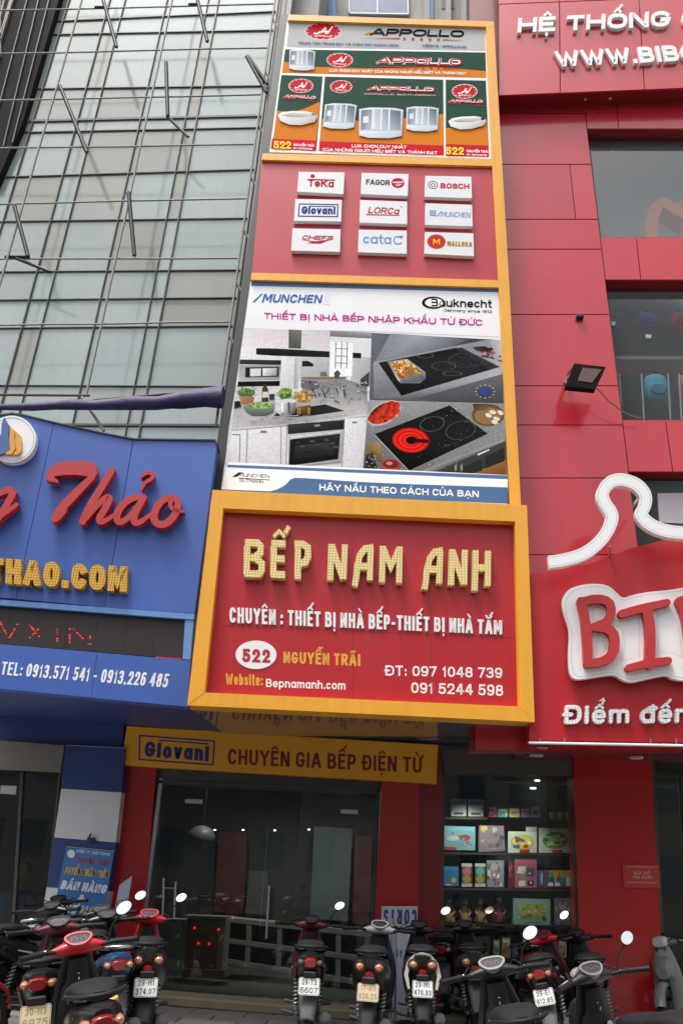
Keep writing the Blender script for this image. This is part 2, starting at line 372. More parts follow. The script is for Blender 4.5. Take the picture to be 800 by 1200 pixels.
def text(s, pl, BL, BR, TL, TR, t=.17, d0=0., d1=None, mats=None, name='lettering', parent=None, shear=0., gap=.12, color=None, mb=None, split=False, cap='sq', fit=True):
    """lettering whose capitals fill the box baseline BL-BR, cap line TL-TR. d1=None: flat print"""
    BL, BR, TL, TR = (Vector(p) for p in (BL, BR, TL, TR))
    hh = ((TL - BL).length + (TR - BR).length) / 2; asp = (BR - BL).length / hh
    lo, hi = .2, 4.0
    for _ in range(30):
        mid = (lo + hi) / 2
        if lay(s, mid, t, gap)[1] > asp: hi = mid
        else: lo = mid
    L, tot = lay(s, mid, t, gap)
    class M_:
        n = pl.n
        @staticmethod
        def pt(u, v, d):
            a = (u + shear * v) / tot; p = (BL * (1 - a) + BR * a) * (1 - v) + (TL * (1 - a) + TR * a) * v
            return pl.pt(p.x, p.y, d)
    eps = .0012 if d1 is not None else LV
    objs = []; b = mb or MB()
    if isinstance(color, str): color = s2l(color)
    for x, W, ch, st, mk in L:
        if split: b = MB()
        k = 0
        def S(pts, hw, closed=False):
            nonlocal k
            if d1 is not None: b.strip(M_, pts, hw, d0, d1 + k * eps, closed, cap, color=color)
            else: b.strip(M_, pts, hw, d0 + k * eps, d0 + k * eps, closed, cap, color=color)
            k += 1
        h = t / 2; lw = ch != ch.upper()
        for q in st:
            cl = q[0] == 'c'; pp = list(q[1:]) if cl else q
            if not cl and len(pp) > 8 and (Vector(pp[0]) - Vector(pp[-1])).length < .02: pp = pp[:-1]; cl = True
            S([(x + h + a * (W - t), h + c * (1 - t)) for a, c in pp], h, cl)
        cx = x + W / 2; y0 = (X if lw else 1) + .12; r = min(W, .5) * .36; ht = h * .62; circ = '\u0302' in mk or '\u0306' in mk
        for m in mk:
            if m == '\u0302': S([(cx - r, y0), (cx, y0 + .16), (cx + r, y0)], ht)
            if m == '\u0306': S([(cx - r, y0 + .15), (cx - r * .5, y0 + .02), (cx + r * .5, y0 + .02), (cx + r, y0 + .15)], ht)
            yy = y0 + (.22 if circ else 0); xx = cx + (r * .9 if circ else 0)
            if m == '\u0301': S([(xx - r * .3, yy), (xx + r * .5, yy + .18)], ht)
            if m == '\u0300': S([(xx + r * .3, yy), (xx - r * .5, yy + .18)], ht)
            if m == '\u0309': S([(xx - r * .5, yy + .2), (xx + r * .1, yy + .26), (xx + r * .4, yy + .16), (xx, yy + .08), (xx, yy)], ht * .8)
            if m == '\u0303': S([(xx - r, yy), (xx - r * .4, yy + .12), (xx + r * .4, yy + .02), (xx + r, yy + .13)], ht)
            if m == '\u0323': S([(cx, -.22), (cx, -.17)], ht * 1.1)
            if m == '\u031b': S([(x + W - h, .9 * (X if lw else 1)), (x + W + .06, 1.0 * (X if lw else 1)), (x + W + .06, 1.12 * (X if lw else 1))], ht)
        if split and k: objs.append(b.build('letter', mats, parent))
    if split: return objs
    if mb is None: return b.build(name, mats, parent)

def ell(cx, cy, rx, ry, n=20, rot=0.):
    c, q = math.cos(rot), math.sin(rot)
    return [(cx + rx * math.cos(6.2832 * k / n) * c - ry * math.sin(6.2832 * k / n) * q, cy + rx * math.cos(6.2832 * k / n) * q + ry * math.sin(6.2832 * k / n) * c) for k in range(n)]
def C(ox, oy, s, *pts): return [(ox + x / s, oy + y / s) for x, y in pts]
def lerp(a, b, t): return (a[0] + (b[0] - a[0]) * t, a[1] + (b[1] - a[1]) * t)
def qd(q, a, b): return lerp(lerp(q[0], q[1], a), lerp(q[3], q[2], a), b)   # quad TL TR BR BL
# ------------------------------------------------------------ materials
ASPH = mat('asphalt', (.05, .05, .052), .85, var=.25, vs=8, bump=.4, bs=120)
TILE = [mat('paving_%d' % i, c, .7, var=.3, vs=9, bump=.3, bs=90) for i, c in enumerate([(.14, .13, .12), (.17, .155, .14), (.12, .11, .105)])]
CONC = mat('concrete', (.3, .29, .27), .8, var=.15, vs=4, bump=.2)
RED = [mat('red_panel_%d' % i, c, r, var=.07, vs=1.2, coat=.5, streak=.09, bump=.22, bs=1.3) for i, (c, r) in enumerate([((.48, .020, .034), .26), ((.52, .022, .036), .22), ((.44, .018, .031), .28), ((.50, .024, .038), .24)])]
REDSIGN = mat('red_sign_sheet', (.43, .011, .018), .38, var=.08, vs=.9, streak=.12, bump=.15, bs=1.5)
REDBOARD = mat('red_logo_board', (.46, .02, .034), .35, var=.08, vs=1.1, coat=.12, streak=.1, bump=.15, bs=1.5)
REDPIL = mat('red_pillar_panel', (.36, .006, .006), .3, var=.12, vs=1.5, coat=.3)
REDDARK = mat('dark_red_panel', (.2, .006, .008), .35, var=.12, vs=1.5, coat=.3)
YEL = mat('yellow_frame_sheet', (.80, .37, .030), .4, var=.08, vs=1.4, streak=.13, bump=.1, bs=2)
YEL2 = mat('yellow_fascia_sheet', (.80, .36, .02), .45, var=.08, vs=2)
BLUE = [mat('blue_panel_%d' % i, c, .42, var=.07, vs=1., streak=.12, bump=.15, bs=1.5) for i, c in enumerate([(.047, .112, .405), (.052, .117, .415), (.044, .108, .39)])]
BLUET = mat('blue_trim', (.13, .27, .58), .4, var=.08)
NAVY = mat('navy_wall', (.02, .045, .17), .45, var=.12)
WHITEP = mat('white_pillar_paint', (.62, .63, .66), .5, var=.08)
WHITE = mat('white_letter', (.80, .80, .79), .45, var=.05)
WSIDE = mat('grey_return', (.38, .37, .35), .5)
WPRINT = mat('white_vinyl', (.82, .82, .82), .45, var=.04)
YPRINT = mat('yellow_vinyl', (.72, .36, .04), .45, var=.05)
NPRINT = mat('navy_vinyl', (.02, .03, .15), .5, var=.05)
MPRINT = mat('maroon_vinyl', (.2, .012, .015), .5, var=.05)
DOTCREAM = dotmat('cream_letter_with_lamp_holes', (.78, .63, .27), (.32, .2, .05), .034, .24)
DOTYEL = dotmat('yellow_letter_with_lamp_holes', (.66, .36, .03), (.14, .08, .01), .032, .26)
DOTRED = dotmat('red_letter_with_lamp_holes', (.48, .028, .03), (.25, .008, .01), .03, .22, .45)
DOTWHITE = dotmat('white_letter_with_lamp_holes', (.78, .78, .77), (.45, .40, .38), .035, .22)
STEEL = mat('galvanised_pipe', (.26, .245, .22), .6, .15, var=.45, vs=9, bump=.2)
BLACK = mat('black_steel', (.02, .02, .021), .5, var=.3, vs=6)
MULL = mat('dark_mullion', (.075, .078, .073), .5, var=.3, vs=5)
RUST = mat('rusty_bar', (.16, .08, .05), .8, var=.4, vs=12, bump=.3)
TARP = mat('purple_blue_tarpaulin', (.035, .025, .09), .6, var=.4, vs=3, bump=.5, bs=14)
DARKWALL = mat('dark_streaked_wall', (.016, .015, .014), .75, var=.7, vs=2, spec=.08)
GREYWALL = mat('grey_weathered_wall', (.34, .33, .31), .75, var=.18, vs=2, bump=.2, streak=.4)
GP = [mat('office_glass_%d' % i, c, .12, var=.12, vs=.8, spec=.8, streak=.10, bump=.1, bs=1.2) for i, c in enumerate([(.31, .37, .345), (.36, .43, .41), (.31, .33, .285), (.33, .40, .385), (.26, .28, .235)])]
BGL = mat('blue_window_glass', (.08, .14, .24), .12, var=.3, vs=2, spec=.8)
PRINT = printmat('printed_vinyl', .6, .04); PHOTO = printmat('printed_photograph', .6, .22)
SHOPG = glass('shop_glass', 'd4dcd8', .42, 0., (.10, .105, .10), .06)
UPG = glass('upper_window_glass', 'e2e6e6', .07, .02, (.20, .21, .20), .08)
ALU = mat('aluminium_frame', (.45, .45, .44), .35, .7, var=.1)
DKFR = mat('dark_frame', (.05, .05, .05), .45, var=.2)
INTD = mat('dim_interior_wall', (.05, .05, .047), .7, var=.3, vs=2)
INTL = mat('interior_white_board', (.3, .3, .285), .5, var=.1)
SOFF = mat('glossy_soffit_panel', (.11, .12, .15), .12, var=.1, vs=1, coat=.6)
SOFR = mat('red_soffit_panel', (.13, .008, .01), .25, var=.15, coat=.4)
WOOD = mat('brown_wood', (.25, .11, .045), .5, var=.3, vs=7)
LAMP = mat('lit_downlight', (1, .95, .85), .5, emit=6.)
LEDR = mat('red_led', (1, .02, .03), .5, emit=1.1)
LEDDIM = mat('dim_red_led', (.6, .01, .03), .5, emit=.35)

Z0 = .10                                   # pavement level
# ------------------------------------------------------------ ground
b = MB(); b.add([(-200, -200, 0), (200, -200, 0), (200, 200, 0), (-200, 200, 0)], [[0, 1, 2, 3]]); b.build('road', ASPH, kind='structure')
b = MB(); b.box((0, 12.0, .046), (80, 14.6, .084)); pav = b.build('pavement', CONC, kind='structure')
b = MB(); b.box((0, 4.6, .05), (80, .16, .13), bev=.02); b.build('kerb', CONC, kind='structure')
pt_mesh = {}
for i in range(13):
    for j in range(12):
        x = -3.9 + i * .6; y = 7.35 + j * .3
        k = random.randrange(3)
        if k not in pt_mesh:
            b = MB(); b.box((0, 0, 0), (.588, .288, .03), bev=.006); t = b.build('paving_tile', TILE[k], pav); pt_mesh[k] = t.data
        else: t = bpy.data.objects.new('paving_tile', pt_mesh[k]); col.objects.link(t); t.parent = pav
        t.location = (x + (j % 2) * .3, y, .088 + random.uniform(-.0015, .0015)); t.rotation_euler = (random.uniform(-.003, .003), random.uniform(-.003, .003), 0)
b = MB(); b.box((-1.2, 10.75, .15), (4.5, .42, .11), bev=.02); st = b.build('step', mat('tan_step_tile', (.20, .16, .10), .6, var=.3, vs=5), pav)

# opposite side of the street, behind the camera (seen only in reflections)
def opposite(x0, x1, h, c, nm, lab):
    t = wthing(nm, lab, 'building', (x0, -16, 0)); b = MB(); b.box(((x0 + x1) / 2, -21, h / 2), (x1 - x0 - .05, 10, h)); b.build('wall', mat(nm + lab[:9], c, .8, var=.15, vs=1), t)
    m = MB(); n = int((x1 - x0) / 2)
    for i in range(n):
        for j in range(int(h / 3.3)): m.box((x0 + (i + .5) * (x1 - x0) / n, -15.96, 2.2 + j * 3.3), (1.1, .1, 1.5))
    m.build('window', BGL, t)
opposite(-34, -14, 12, (.45, .42, .36), 'opposite_house', 'cream house across the street, leftmost')
opposite(-14, -5, 14, (.3, .3, .32), 'opposite_house', 'grey house across the street, second from the left')
opposite(-5, 6, 11, (.5, .5, .48), 'opposite_house', 'white house across the street, straight behind the viewer')
opposite(6, 16, 13, (.42, .33, .22), 'opposite_house', 'ochre house across the street, second from the right')
opposite(16, 34, 12, (.4, .4, .38), 'opposite_house', 'pale house across the street, rightmost')

# ------------------------------------------------------------ planes
GL = Pl(10.3); PIPE = Pl(9.75); RB = Pl(9.6); RBX = Pl(9.3); K = Pl(9.15, 4.5); M = Pl(8.75, 4.5); BS = Pl(9.0, 5.9); BB = Pl(8.95); D = Pl(11.0); F = Pl(10.8)

# ------------------------------------------------------------ glass office building (left)
gb = wthing('glass_office_building', 'tall office building clad in grey green glass behind the pipe frame, upper left', 'building', (-6, 10.4, 0))
def vx(x240, y): return 530 + (x240 - 530) * (y + 1500) / 1740
xs = [-150, -75, 9, 64, 85, 142, 198, 212, 293]
hy = [(-60, -75), (-15, -28), (27, 14), (41, 35), (104, 100), (142, 135), (155, 149), (207, 198), (259, 255), (318, 315.6), (351, 348), (384, 381), (451, 452.5), (497, 498), (545, 548), (610, 614)]
def hyl(k, x): a, c = hy[k]; return a + (c - a) * x / 290
for i in range(len(xs) - 1):
    for k in range(len(hy) - 1):
        if k in (2, 5) : pass
        q = []
        for (ii, kk) in ((i, k), (i + 1, k), (i + 1, k + 1), (i, k + 1)):
            y = hyl(kk, xs[ii] if xs[ii] > 0 else 0); x = vx(xs[ii], y); y = hyl(kk, x); q.append((x, y))
        if q[1][0] < -60: continue
        slab('glass_panel', GL, q, -.04 + random.uniform(-.002, .002), 0 + random.uniform(-.002, .002), GP[random.choice([0, 0, 1, 1, 2, 3, 3, 4])], gb)
for i, x in enumerate(xs):
    b = MB(); wpx = [1.2, 1.2, .9, 1.1, .6, .9, .7, 1.2, 1.6][i]; ya, yb = -80, 620
    b.poly(GL, [(vx(x, ya) - wpx * .5, ya), (vx(x, ya) + wpx * .5, ya), (vx(x, yb) + wpx * .6, yb), (vx(x, yb) - wpx * .6, yb)], -.05, .035); b.build('mullion', MULL, gb)
for k in range(1, len(hy)):
    b = MB(); th = {5: 1.1, 13: 1.2}.get(k, .36); x0 = -170; x1 = vx(293, hyl(k, 290))
    b.poly(GL, [(x0, hyl(k, x0) - th), (x1, hyl(k, x1) - th), (x1, hyl(k, x1) + th), (x0, hyl(k, x0) + th)], -.05, .03); b.build('transom', MULL, gb)
slab('side_strip', GL, [(vx(293, -80), -80), (vx(312, -80), -80), (vx(312, 620), 620), (vx(293, 620), 620)], -.3, -.03, STEEL, gb)
b = MB(); b.box((-6.2, 13.3, 11.9), (8.0, 5.4, 16.8)); b.build('core_wall', GREYWALL, gb)
# dark streaked neighbour in the top left corner
nb = wthing('dark_neighbour_building', 'dark streaked building end beyond the glass office, top left corner', 'building', (-8, 10.5, 0))
NB = Pl(10.15)
slab('dark_wall', NB, C(0, 0, 2.353, (55, -60), (180, -60), (60, 345), (-10, 505), (-130, 500), (-20, 180)), -.2, 0, DARKWALL, nb)
for a, c in (((120, -60), (10, 400)), ((90, -60), (-5, 300)), ((150, -60), (35, 390))):
    p = C(0, 0, 2.353, a, c); b = MB(); b.strip(NB, p, .6, 0, .03); b.build('standing_seam', MULL, nb)
slab('pale_wall', NB, C(0, 0, 2.353, (-150, -60), (50, -60), (-25, 180), (-150, 500)), -.25, -.05, GREYWALL, nb)
b = MB()
for q in (((0, -60), (0, 150)), ((25, -60), (-5, 70)), ((40, -40), (-8, 130)), ((52, -60), (-22, 180))): b.strip(NB, C(0, 0, 2.353, *q), .9, -.05, .06)
b.build('downpipe', STEEL, nb)

# pipe frame
pf = wthing('pipe_frame', 'grid of thin galvanised pipes with black brackets in front of the glass office', 'sign frame', (-5, 9.75, 0))
def pipe(pts, r=.03, nm='pipe', m=STEEL, d=0., sq=False):
    b = MB(); P = [PIPE.pt(u, v, d) for u, v in pts]; b.tube(P, r, 4 if sq else 8); return b.build(nm, m, pf)
hp = [(-40, -47), (12.7, 5), (63, 56.5), (118, 111), (174, 169), (239, 232.5), (304, 302.5), (381, 377)]
for a, c in hp:
    def yy(x, a=a, c=c): return a + (c - a) * x / 300
    xe = vx(289, c); n = 5; pipe([(x, yy(x) + random.uniform(-.5, .5)) for x in [-90 + (xe + 90) * k / n for k in range(n)]] + [(xe, yy(xe))], .015)
for x, ya, yb in ((27, -60, 560), (150, -60, 463), (-130, -60, 500)): pipe([(vx(x, y) + random.uniform(-.4, .4), y) for y in range(ya, yb, 60)] + [(vx(x, yb), yb)], .02, d=.06)
for x, r in ((289, .02), (297, .02), (304, .022)): pipe([(vx(x, y), y) for y in range(-60, 560, 70)], r, d=.05)
for y in range(-40, 500, 62):
    for q in ((0, 9),): pipe([(vx(289, y), y), (vx(304, y + 18), y + 18)], .018, 'lattice_bar', d=.02)
for a, c in (((285, 0), (322, 130)), ((545, 0), (572, 115)), ((165, 235), (240, 420)), ((458, 170), (463, 320)), ((680, 155), (735, 255)), ((684, 155), (737, 232)), ((40, 565), (78, 707)), ((355, 530), (371, 705))):
    pipe(C(0, 0, 2.353, a, c), .035, 'bracket', BLACK, .1, True)
for a, c in (((262, 20), (292, 20)), ((520, 12), (550, 12)), ((15, 708), (82, 708)), ((462, 322), (520, 378)), ((45, 712), (140, 750))):
    pipe(C(0, 0, 2.353, a, c), .03, 'bracket', BLACK if a[1] != 322 else MULL, .02, True)
pipe([(-60, 462), (96, 463.5), (105, 463.5)], .02, 'rusty_rail', RUST, .08); pipe([(96, 465), (122, 505)], .022, d=.08)
pipe([(110, 469), (205, 461)], .02, 'rusty_rail', RUST, .12)
b = MB(); prof = []
pts = [(-60, 477, 3.5), (0, 477, 4.5), (40, 476.5, 6), (80, 474, 8), (110, 475, 7.5), (150, 472.5, 11), (185, 472, 10.5), (215, 468, 14), (240, 466, 15), (262, 466, 18)]
for u, v, r in pts:
    cpt = PIPE.pt(u, v, .18); rr = r / 105; rng = random.Random(int(u) + 5)
    prof.append([cpt + Vector((rng.uniform(-.01, .01), math.cos(6.2832 * k / 12) * rr * .8, math.sin(6.2832 * k / 12) * rr * (1 + .22 * math.sin(k * 3 + u * .7)))) for k in range(12)])
b.loft(prof); tag(b.build('rolled_tarpaulin', TARP, base=prof[0][0]), 'rolled purple blue tarpaulin strapped along a bar just above the blue sign', 'tarpaulin')

# ------------------------------------------------------------ grey tower behind the top of the hoarding
tw = wthing('grey_tower_building', 'grey plastered building with a blue glazed bay peeking above the bathroom poster', 'building', (-.5, 11.6, 0)); TW = Pl(11.6)
slab('wall', TW, [(322, -40), (572, -40), (590, 320), (290, 320)], -2, 0, GREYWALL, tw)
o = slab('window', TW, [(410, -40), (476, -40), (477, 15), (409, 14)], 0, .02, BGL, tw)
for a, c in (((409, -40), (409, 15)), ((477, -40), (478, 16)), ((409, 15), (478, 16)), ((442, -40), (442, 14))):
    b = MB(); b.strip(TW, [a, c], .8, 0, .07); b.build('frame', WHITEP, o)
for x in (350, 362, 497, 522, 540, 556): slab('pilaster', TW, [(x, -40), (x + 6, -40), (x + 6, 40), (x, 40)], 0, .16, GREYWALL, tw)
for x, y in ((352, 6), (362, 5), (517, 6), (527, 6), (563, 10)): slab('vent_opening', TW, [(x, y - 8), (x + 5, y - 8), (x + 5, y + 4), (x, y + 4)], 0, .012, BLACK, tw)
for x in (384, 498): slab('blue_panel', TW, [(x, -40), (x + 9, -40), (x + 9, 22), (x, 22)], 0, .05, BLUET, tw)

# ------------------------------------------------------------ red store building (right)
rb = wthing('red_store_building', 'red panelled store building with display windows on the right', 'building', (3, 9.6, 0))
def xw(y): return 687.6 + .121 * (y - 153)
XR = 930
def panel(q, m=None, pl=RB, d=0.):
    c = (sum(p[0] for p in q) / 4, sum(p[1] for p in q) / 4); g = .55
    q2 = [(p[0] + (g if p[0] < c[0] else -g), p[1] + (g if p[1] < c[1] else -g)) for p in q]
    return slab('facade_panel', pl, q2, d - .03, d + random.uniform(-.002, .002), m or random.choice(RED), rb)
rows = [96, 133, 192.5, 257, 292, 368.5, 452, 498, 560, 650, 760, 880]
for i in range(len(rows) - 1):
    a, c = rows[i], rows[i + 1]; seam = {2: 667 + 3, 0: 683}.get(i)
    if seam: panel([(556, a), (seam - 3, a), (seam + 4, c), (556, c)]); panel([(seam - 3, a), (xw(a), a), (xw(c), c), (seam + 4, c)])
    else: panel([(556, a), (xw(a), a), (xw(c), c), (556, c)])
def hrow(y0, y1, seams, sl=.0):
    X = [xw(y0)] + seams + [XR]
    for k in range(len(X) - 1):
        dx = [(0 if j == 0 else (X[j] - 650) * .0011 * (y1 - y0)) for j in (k, k + 1)]
        xa = xw(y1) if k == 0 else X[k] + dx[0]
        panel([(X[k], y0), (X[k + 1], y0 ), (X[k + 1] + dx[1], y1), (xa, y1)])
hrow(96, 151, [720, 815, 880]); hrow(278, 328, [745, 860]); hrow(492, 553, [779, 860]); hrow(640, 880, [800])
b = MB(); b.poly(RB, [(550, -60), (XR + 10, -60), (XR + 10, 96), (550, 96)], -.3, -.031)
for y0, y1 in ((96, 151), (278, 328), (492, 553), (640, 880)): b.poly(RB, [(550, y0), (XR + 10, y0), (XR + 10, y1), (550, y1)], -.3, -.031)
for y0, y1 in ((151, 278), (328, 492), (553, 640)): b.poly(RB, [(550, y0), (xw(y0) - .5, y0), (xw(y1) - .5, y1), (550, y1)], -.3, -.031)
b.build('backing_wall', REDDARK, rb)
# projecting upper box
for (x0, x1) in ((584, 655), (655, 748), (748, 850), (850, XR)):
    def ey(x): return 112 - (x - 584) * .042
    def fy(x): return 5 - (x - 584) * .04
    panel([(x0, fy(x0)), (x1, fy(x1)), (x1 + (x1 - 640) * .06, ey(x1)), (x0 + (x0 - 640) * .06 * (x0 > 600), ey(x0))], RED[3], RBX)
    panel([(x0 - 5, -60), (x1 - 5, -60), (x1, fy(x1)), (x0, fy(x0))], RED[1], RBX)
b = MB()
p0 = RBX.pt(584, 111.5, -.032); p1 = RBX.pt(XR, 97, -.032)
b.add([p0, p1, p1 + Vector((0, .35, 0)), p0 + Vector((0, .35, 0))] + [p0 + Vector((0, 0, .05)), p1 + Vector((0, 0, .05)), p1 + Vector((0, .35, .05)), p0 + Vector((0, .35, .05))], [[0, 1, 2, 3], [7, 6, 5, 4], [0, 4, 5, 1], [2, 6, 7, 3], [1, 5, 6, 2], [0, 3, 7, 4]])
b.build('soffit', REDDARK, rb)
for u, v in ((685, 116), (714, 115)):
    b = MB(); b.ball(RB.pt(u, v, .12), .03); b.build('downlight', ALU, rb)
# windows
def win(q, shelf=None):
    o = slab('window', RB, q, -.24, -.225, UPG, rb)
    n = len(q)
    for k in range(4):
        b = MB(); b.strip(RB, [q[k], q[(k + 1) % 4]], 1.0, -.26, -.2); b.build('frame', DKFR, o)
    b = MB(); b.poly(RB, [(q[0][0] - 10, q[0][1] - 10), (q[1][0], q[1][1] - 10), (q[2][0], q[2][1] + 10), (q[3][0] - 10, q[3][1] + 10)], -1.25, -1.2); b.build('room_wall', mat('pale_room_wall', (.42, .43, .42), .7, var=.1) if shelf is None else mat('upper_room_wall', (.22, .23, .23), .7, var=.3), rb)
    return o
w1 = win([(xw(150), 150), (XR, 150), (XR, 279), (xw(279), 279)])
w2 = win([(xw(327), 327), (XR, 327), (XR, 493), (xw(493), 493)], 1)
w3 = win([(xw(552), 552), (XR, 552), (XR, 642), (xw(642), 642)], 1)
slab('glass_head_strip', RB, [(xw(170), 166), (XR, 165), (XR, 172), (xw(172), 173)], -.3, -.28, mat('pale_head_rail', (.42, .42, .41), .6), rb)
sh = slab('display_shelf', RB, [(xw(417), 417), (XR, 418), (XR, 422), (xw(422), 421)], -.75, -.32, mat('pink_shelf', (.55, .38, .38), .5)); tag(sh, 'long pinkish shelf inside the middle upper window, bags on and under it', 'shelf')
DS = Pl(9.98)
def bag(cx, cy, rx, ry, c, lab, ang=0., nm='bag'):
    t = wthing('backpack', lab, 'backpack', DS.pt(cx, cy + ry)); b = MB(); ctr = DS.pt(cx, cy); sx = rx / 88; sz = ry / 88
    m = mat('bag_%s' % lab[:12], c, .7, var=.3, vs=9, bump=.4, bs=25)
    rings = []
    for i in range(9):
        a = -1.45 + 2.9 * i / 8; q = max(.1, math.cos(a)) ** .38
        rings.append([ctr + Vector((math.cos(6.2832 * k / 14) * sx * q + math.sin(ang) * math.sin(a) * sz, math.sin(6.2832 * k / 14) * .10 * q, math.sin(a) * sz)) for k in range(14)])
    b.loft(rings); b.build('body', m, t)
    b = MB(); b.loft([[ctr + Vector((math.cos(6.2832 * k / 12) * sx * .68 * q, -.09 - dy, -sz * .35 + math.sin(6.2832 * k / 12) * sz * .42 * q)) for k in range(12)] for q, dy in ((1, 0), (.95, .015), (.85, .022))]); b.build('front_pocket', mat('pocket_%s' % lab[:12], tuple(x * .6 for x in c), .8, var=.3, vs=9), t)
    b = MB(); b.tube([ctr + Vector((x * sx, -.03, sz * (1 + z))) for x, z in ((-.25, -.05), (-.2, .2), (.2, .2), (.25, -.05))], .012, 6); b.build('handle', BLACK, t)
    return t
bag(758, 377, 14, 12, (.26, .16, .6), 'purple backpack above the shelf in the middle upper window')
bag(716, 383, 6, 11, (.15, .15, .5), 'dark blue bag half hidden at the left edge of the middle upper window')
bag(797, 377, 13, 13, (.7, .07, .08), 'red backpack above the shelf, at the right edge of the photo')
bag(768, 455, 15, 19, (.2, .6, .85), 'light blue backpack hanging below the shelf in the middle upper window')
bag(805, 455, 12, 18, (.85, .25, .4), 'pink backpack hanging below the shelf, at the right edge of the photo')
for x in (751, 782, 795, 725):
    b = MB(); b.tube([DS.pt(x, 438, .1), DS.pt(x + 3, 492, .1)], .012, 6); tag(b.build('hanging_rail', WHITE, base=DS.pt(x, 492)), {751: 'white upright rail just left of the light blue backpack', 782: 'white upright rail just right of the light blue backpack', 795: 'white upright rail just left of the pink backpack', 725: 'white upright rail at the left edge of the middle upper window'}[x], 'rail')
for x, y, l in ((759, 394, 'small white price tag under the purple backpack'), (717, 379, 'small white price tag on the dark blue bag')):
    tag(slab('price_tag', DS, [(x - 3, y - 2.2), (x + 3.5, y - 2), (x + 3.5, y + 2), (x - 3, y + 2.2)], .14, .146, WHITE), l, 'price tag')
# orange toy in the top window
tt = wthing('toy_slide', 'orange plastic toy slide with a rounded arch behind the topmost window', 'toy', DS.pt(770, 277))
ORG = mat('orange_plastic', (.9, .22, .08), .45, var=.1)
b = MB(); b.strip(DS, [(764, 279), (763, 262), (767, 245), (776, 236), (788, 243), (806, 250), (830, 253)], [6.5, 7, 7, 5, 6, 8, 9], -.2, .12, cap='round'); b.build('arch', ORG, tt)
b = MB(); b.strip(DS, [(801, 240), (806, 252), (804, 279)], [5, 6, 6], -.15, .10); b.build('side_rail', ORG, tt)
tag(slab('white_box', DS, [(780, 583), (850, 583), (850, 634), (780, 634)], -.1, .1, WHITE), 'white box with pastel stripes behind the lower upper window', 'box')
DSP = mat('pastel_panel', (.55, .55, .62), .5, var=.25, vs=1.3)
tag(slab('pastel_play_panel', DS, [(770, 578), (XR, 576), (XR, 620), (772, 612)], .12, .16, DSP), 'pale lilac play panel behind the window beside the crown outline', 'panel')

# letters of the red store
hdr = wthing('store_heading_letters', 'white box letters HE THONG on the projecting red box at top right', 'sign letters', RBX.pt(610, 40))
text('HỆ THỐNG CỬA', RBX, (606, 38), (872, 27), (607, 21), (872, 8), t=.24, d0=.0, d1=.06, mats=WHITE, parent=hdr, gap=.14, split=True)
hd2 = wthing('store_web_letters', 'white box letters of the web address below the heading at top right', 'sign letters', RBX.pt(650, 78))
text('WWW.BIBOMART', RBX, (653, 78), (905, 66), (649, 60), (901, 47), t=.24, d0=.0, d1=.06, mats=WHITE, parent=hd2, gap=.14, split=True)

# floodlight
fl = wthing('floodlight', 'black floodlight on a bracket on the red facade beside the yellow hoarding', 'floodlight', RB.pt(668, 452))
z7 = lambda *p: C(580, 280, 3.636, *p)
q = z7((335, 530), (470, 545), (425, 640), (298, 628))
fb = slab('housing', RB, q, .42, .52, mat('matt_black', (.008, .008, .008), .8, spec=.1), fl)
b = MB(); b.poly(RB, z7((372, 548), (452, 556), (412, 612), (350, 603)), .52, .526); b.build('lens', mat('flood_lens', (.12, .07, .06), .2, var=.3), fl)
for y in (552, 575, 598):
    b = MB(); b.strip(RB, z7((310, y + 20), (330, y - 8)), .5, .38, .43); b.build('cooling_fin', BLACK, fl)
b = MB(); b.tube([RB.pt(667, 452, .45), RB.pt(662, 449, .3), RB.pt(664, 445, 0)], .025, 8); b.build('bracket', BLACK, fl)
b = MB(); b.tube([RB.pt(*p, .3 - .03 * i) for i, p in enumerate(z7((432, 635), (455, 660), (480, 690), (510, 710), (540, 735), (580, 755), (620, 765)))], .009, 6); b.build('cable', mat('brown_cable', (.22, .14, .1), .6), fl)
b = MB(); b.box(RB.pt(679, 371, .04), (.1, .08, .06), bev=.01); tag(b.build('camera_bracket', BLACK, base=RB.pt(679, 371)), 'tiny black wall bracket above the floodlight', 'bracket')

# ------------------------------------------------------------ BIBO sign, bottom right
bs = wthing('red_store_sign', 'red fascia sign with a white edged two letter name and a crown outline, right side', 'sign', BB.pt(700, 870))
z2 = lambda *p: C(600, 540, 3.53, *p)
slab('sign_board', BB, [(620.5, 673), (628, 672), (690, 661), (737, 643), (800, 627), (XR, 610), (XR, 872), (620, 867.5)], -.25, 0, REDSIGN, bs)
b = MB(); b.tube([BB.pt(619, 870.5, .02), BB.pt(XR, 876, .02)], .014, 8); b.build('tube_light', mat('white_tube', (.85, .85, .85), .3), bs)
for x in (632, 661, 762, 792): b = MB(); b.strip(BB, [(x, 866), (x, 872)], .5, 0, .03); b.build('clip', ALU, bs)
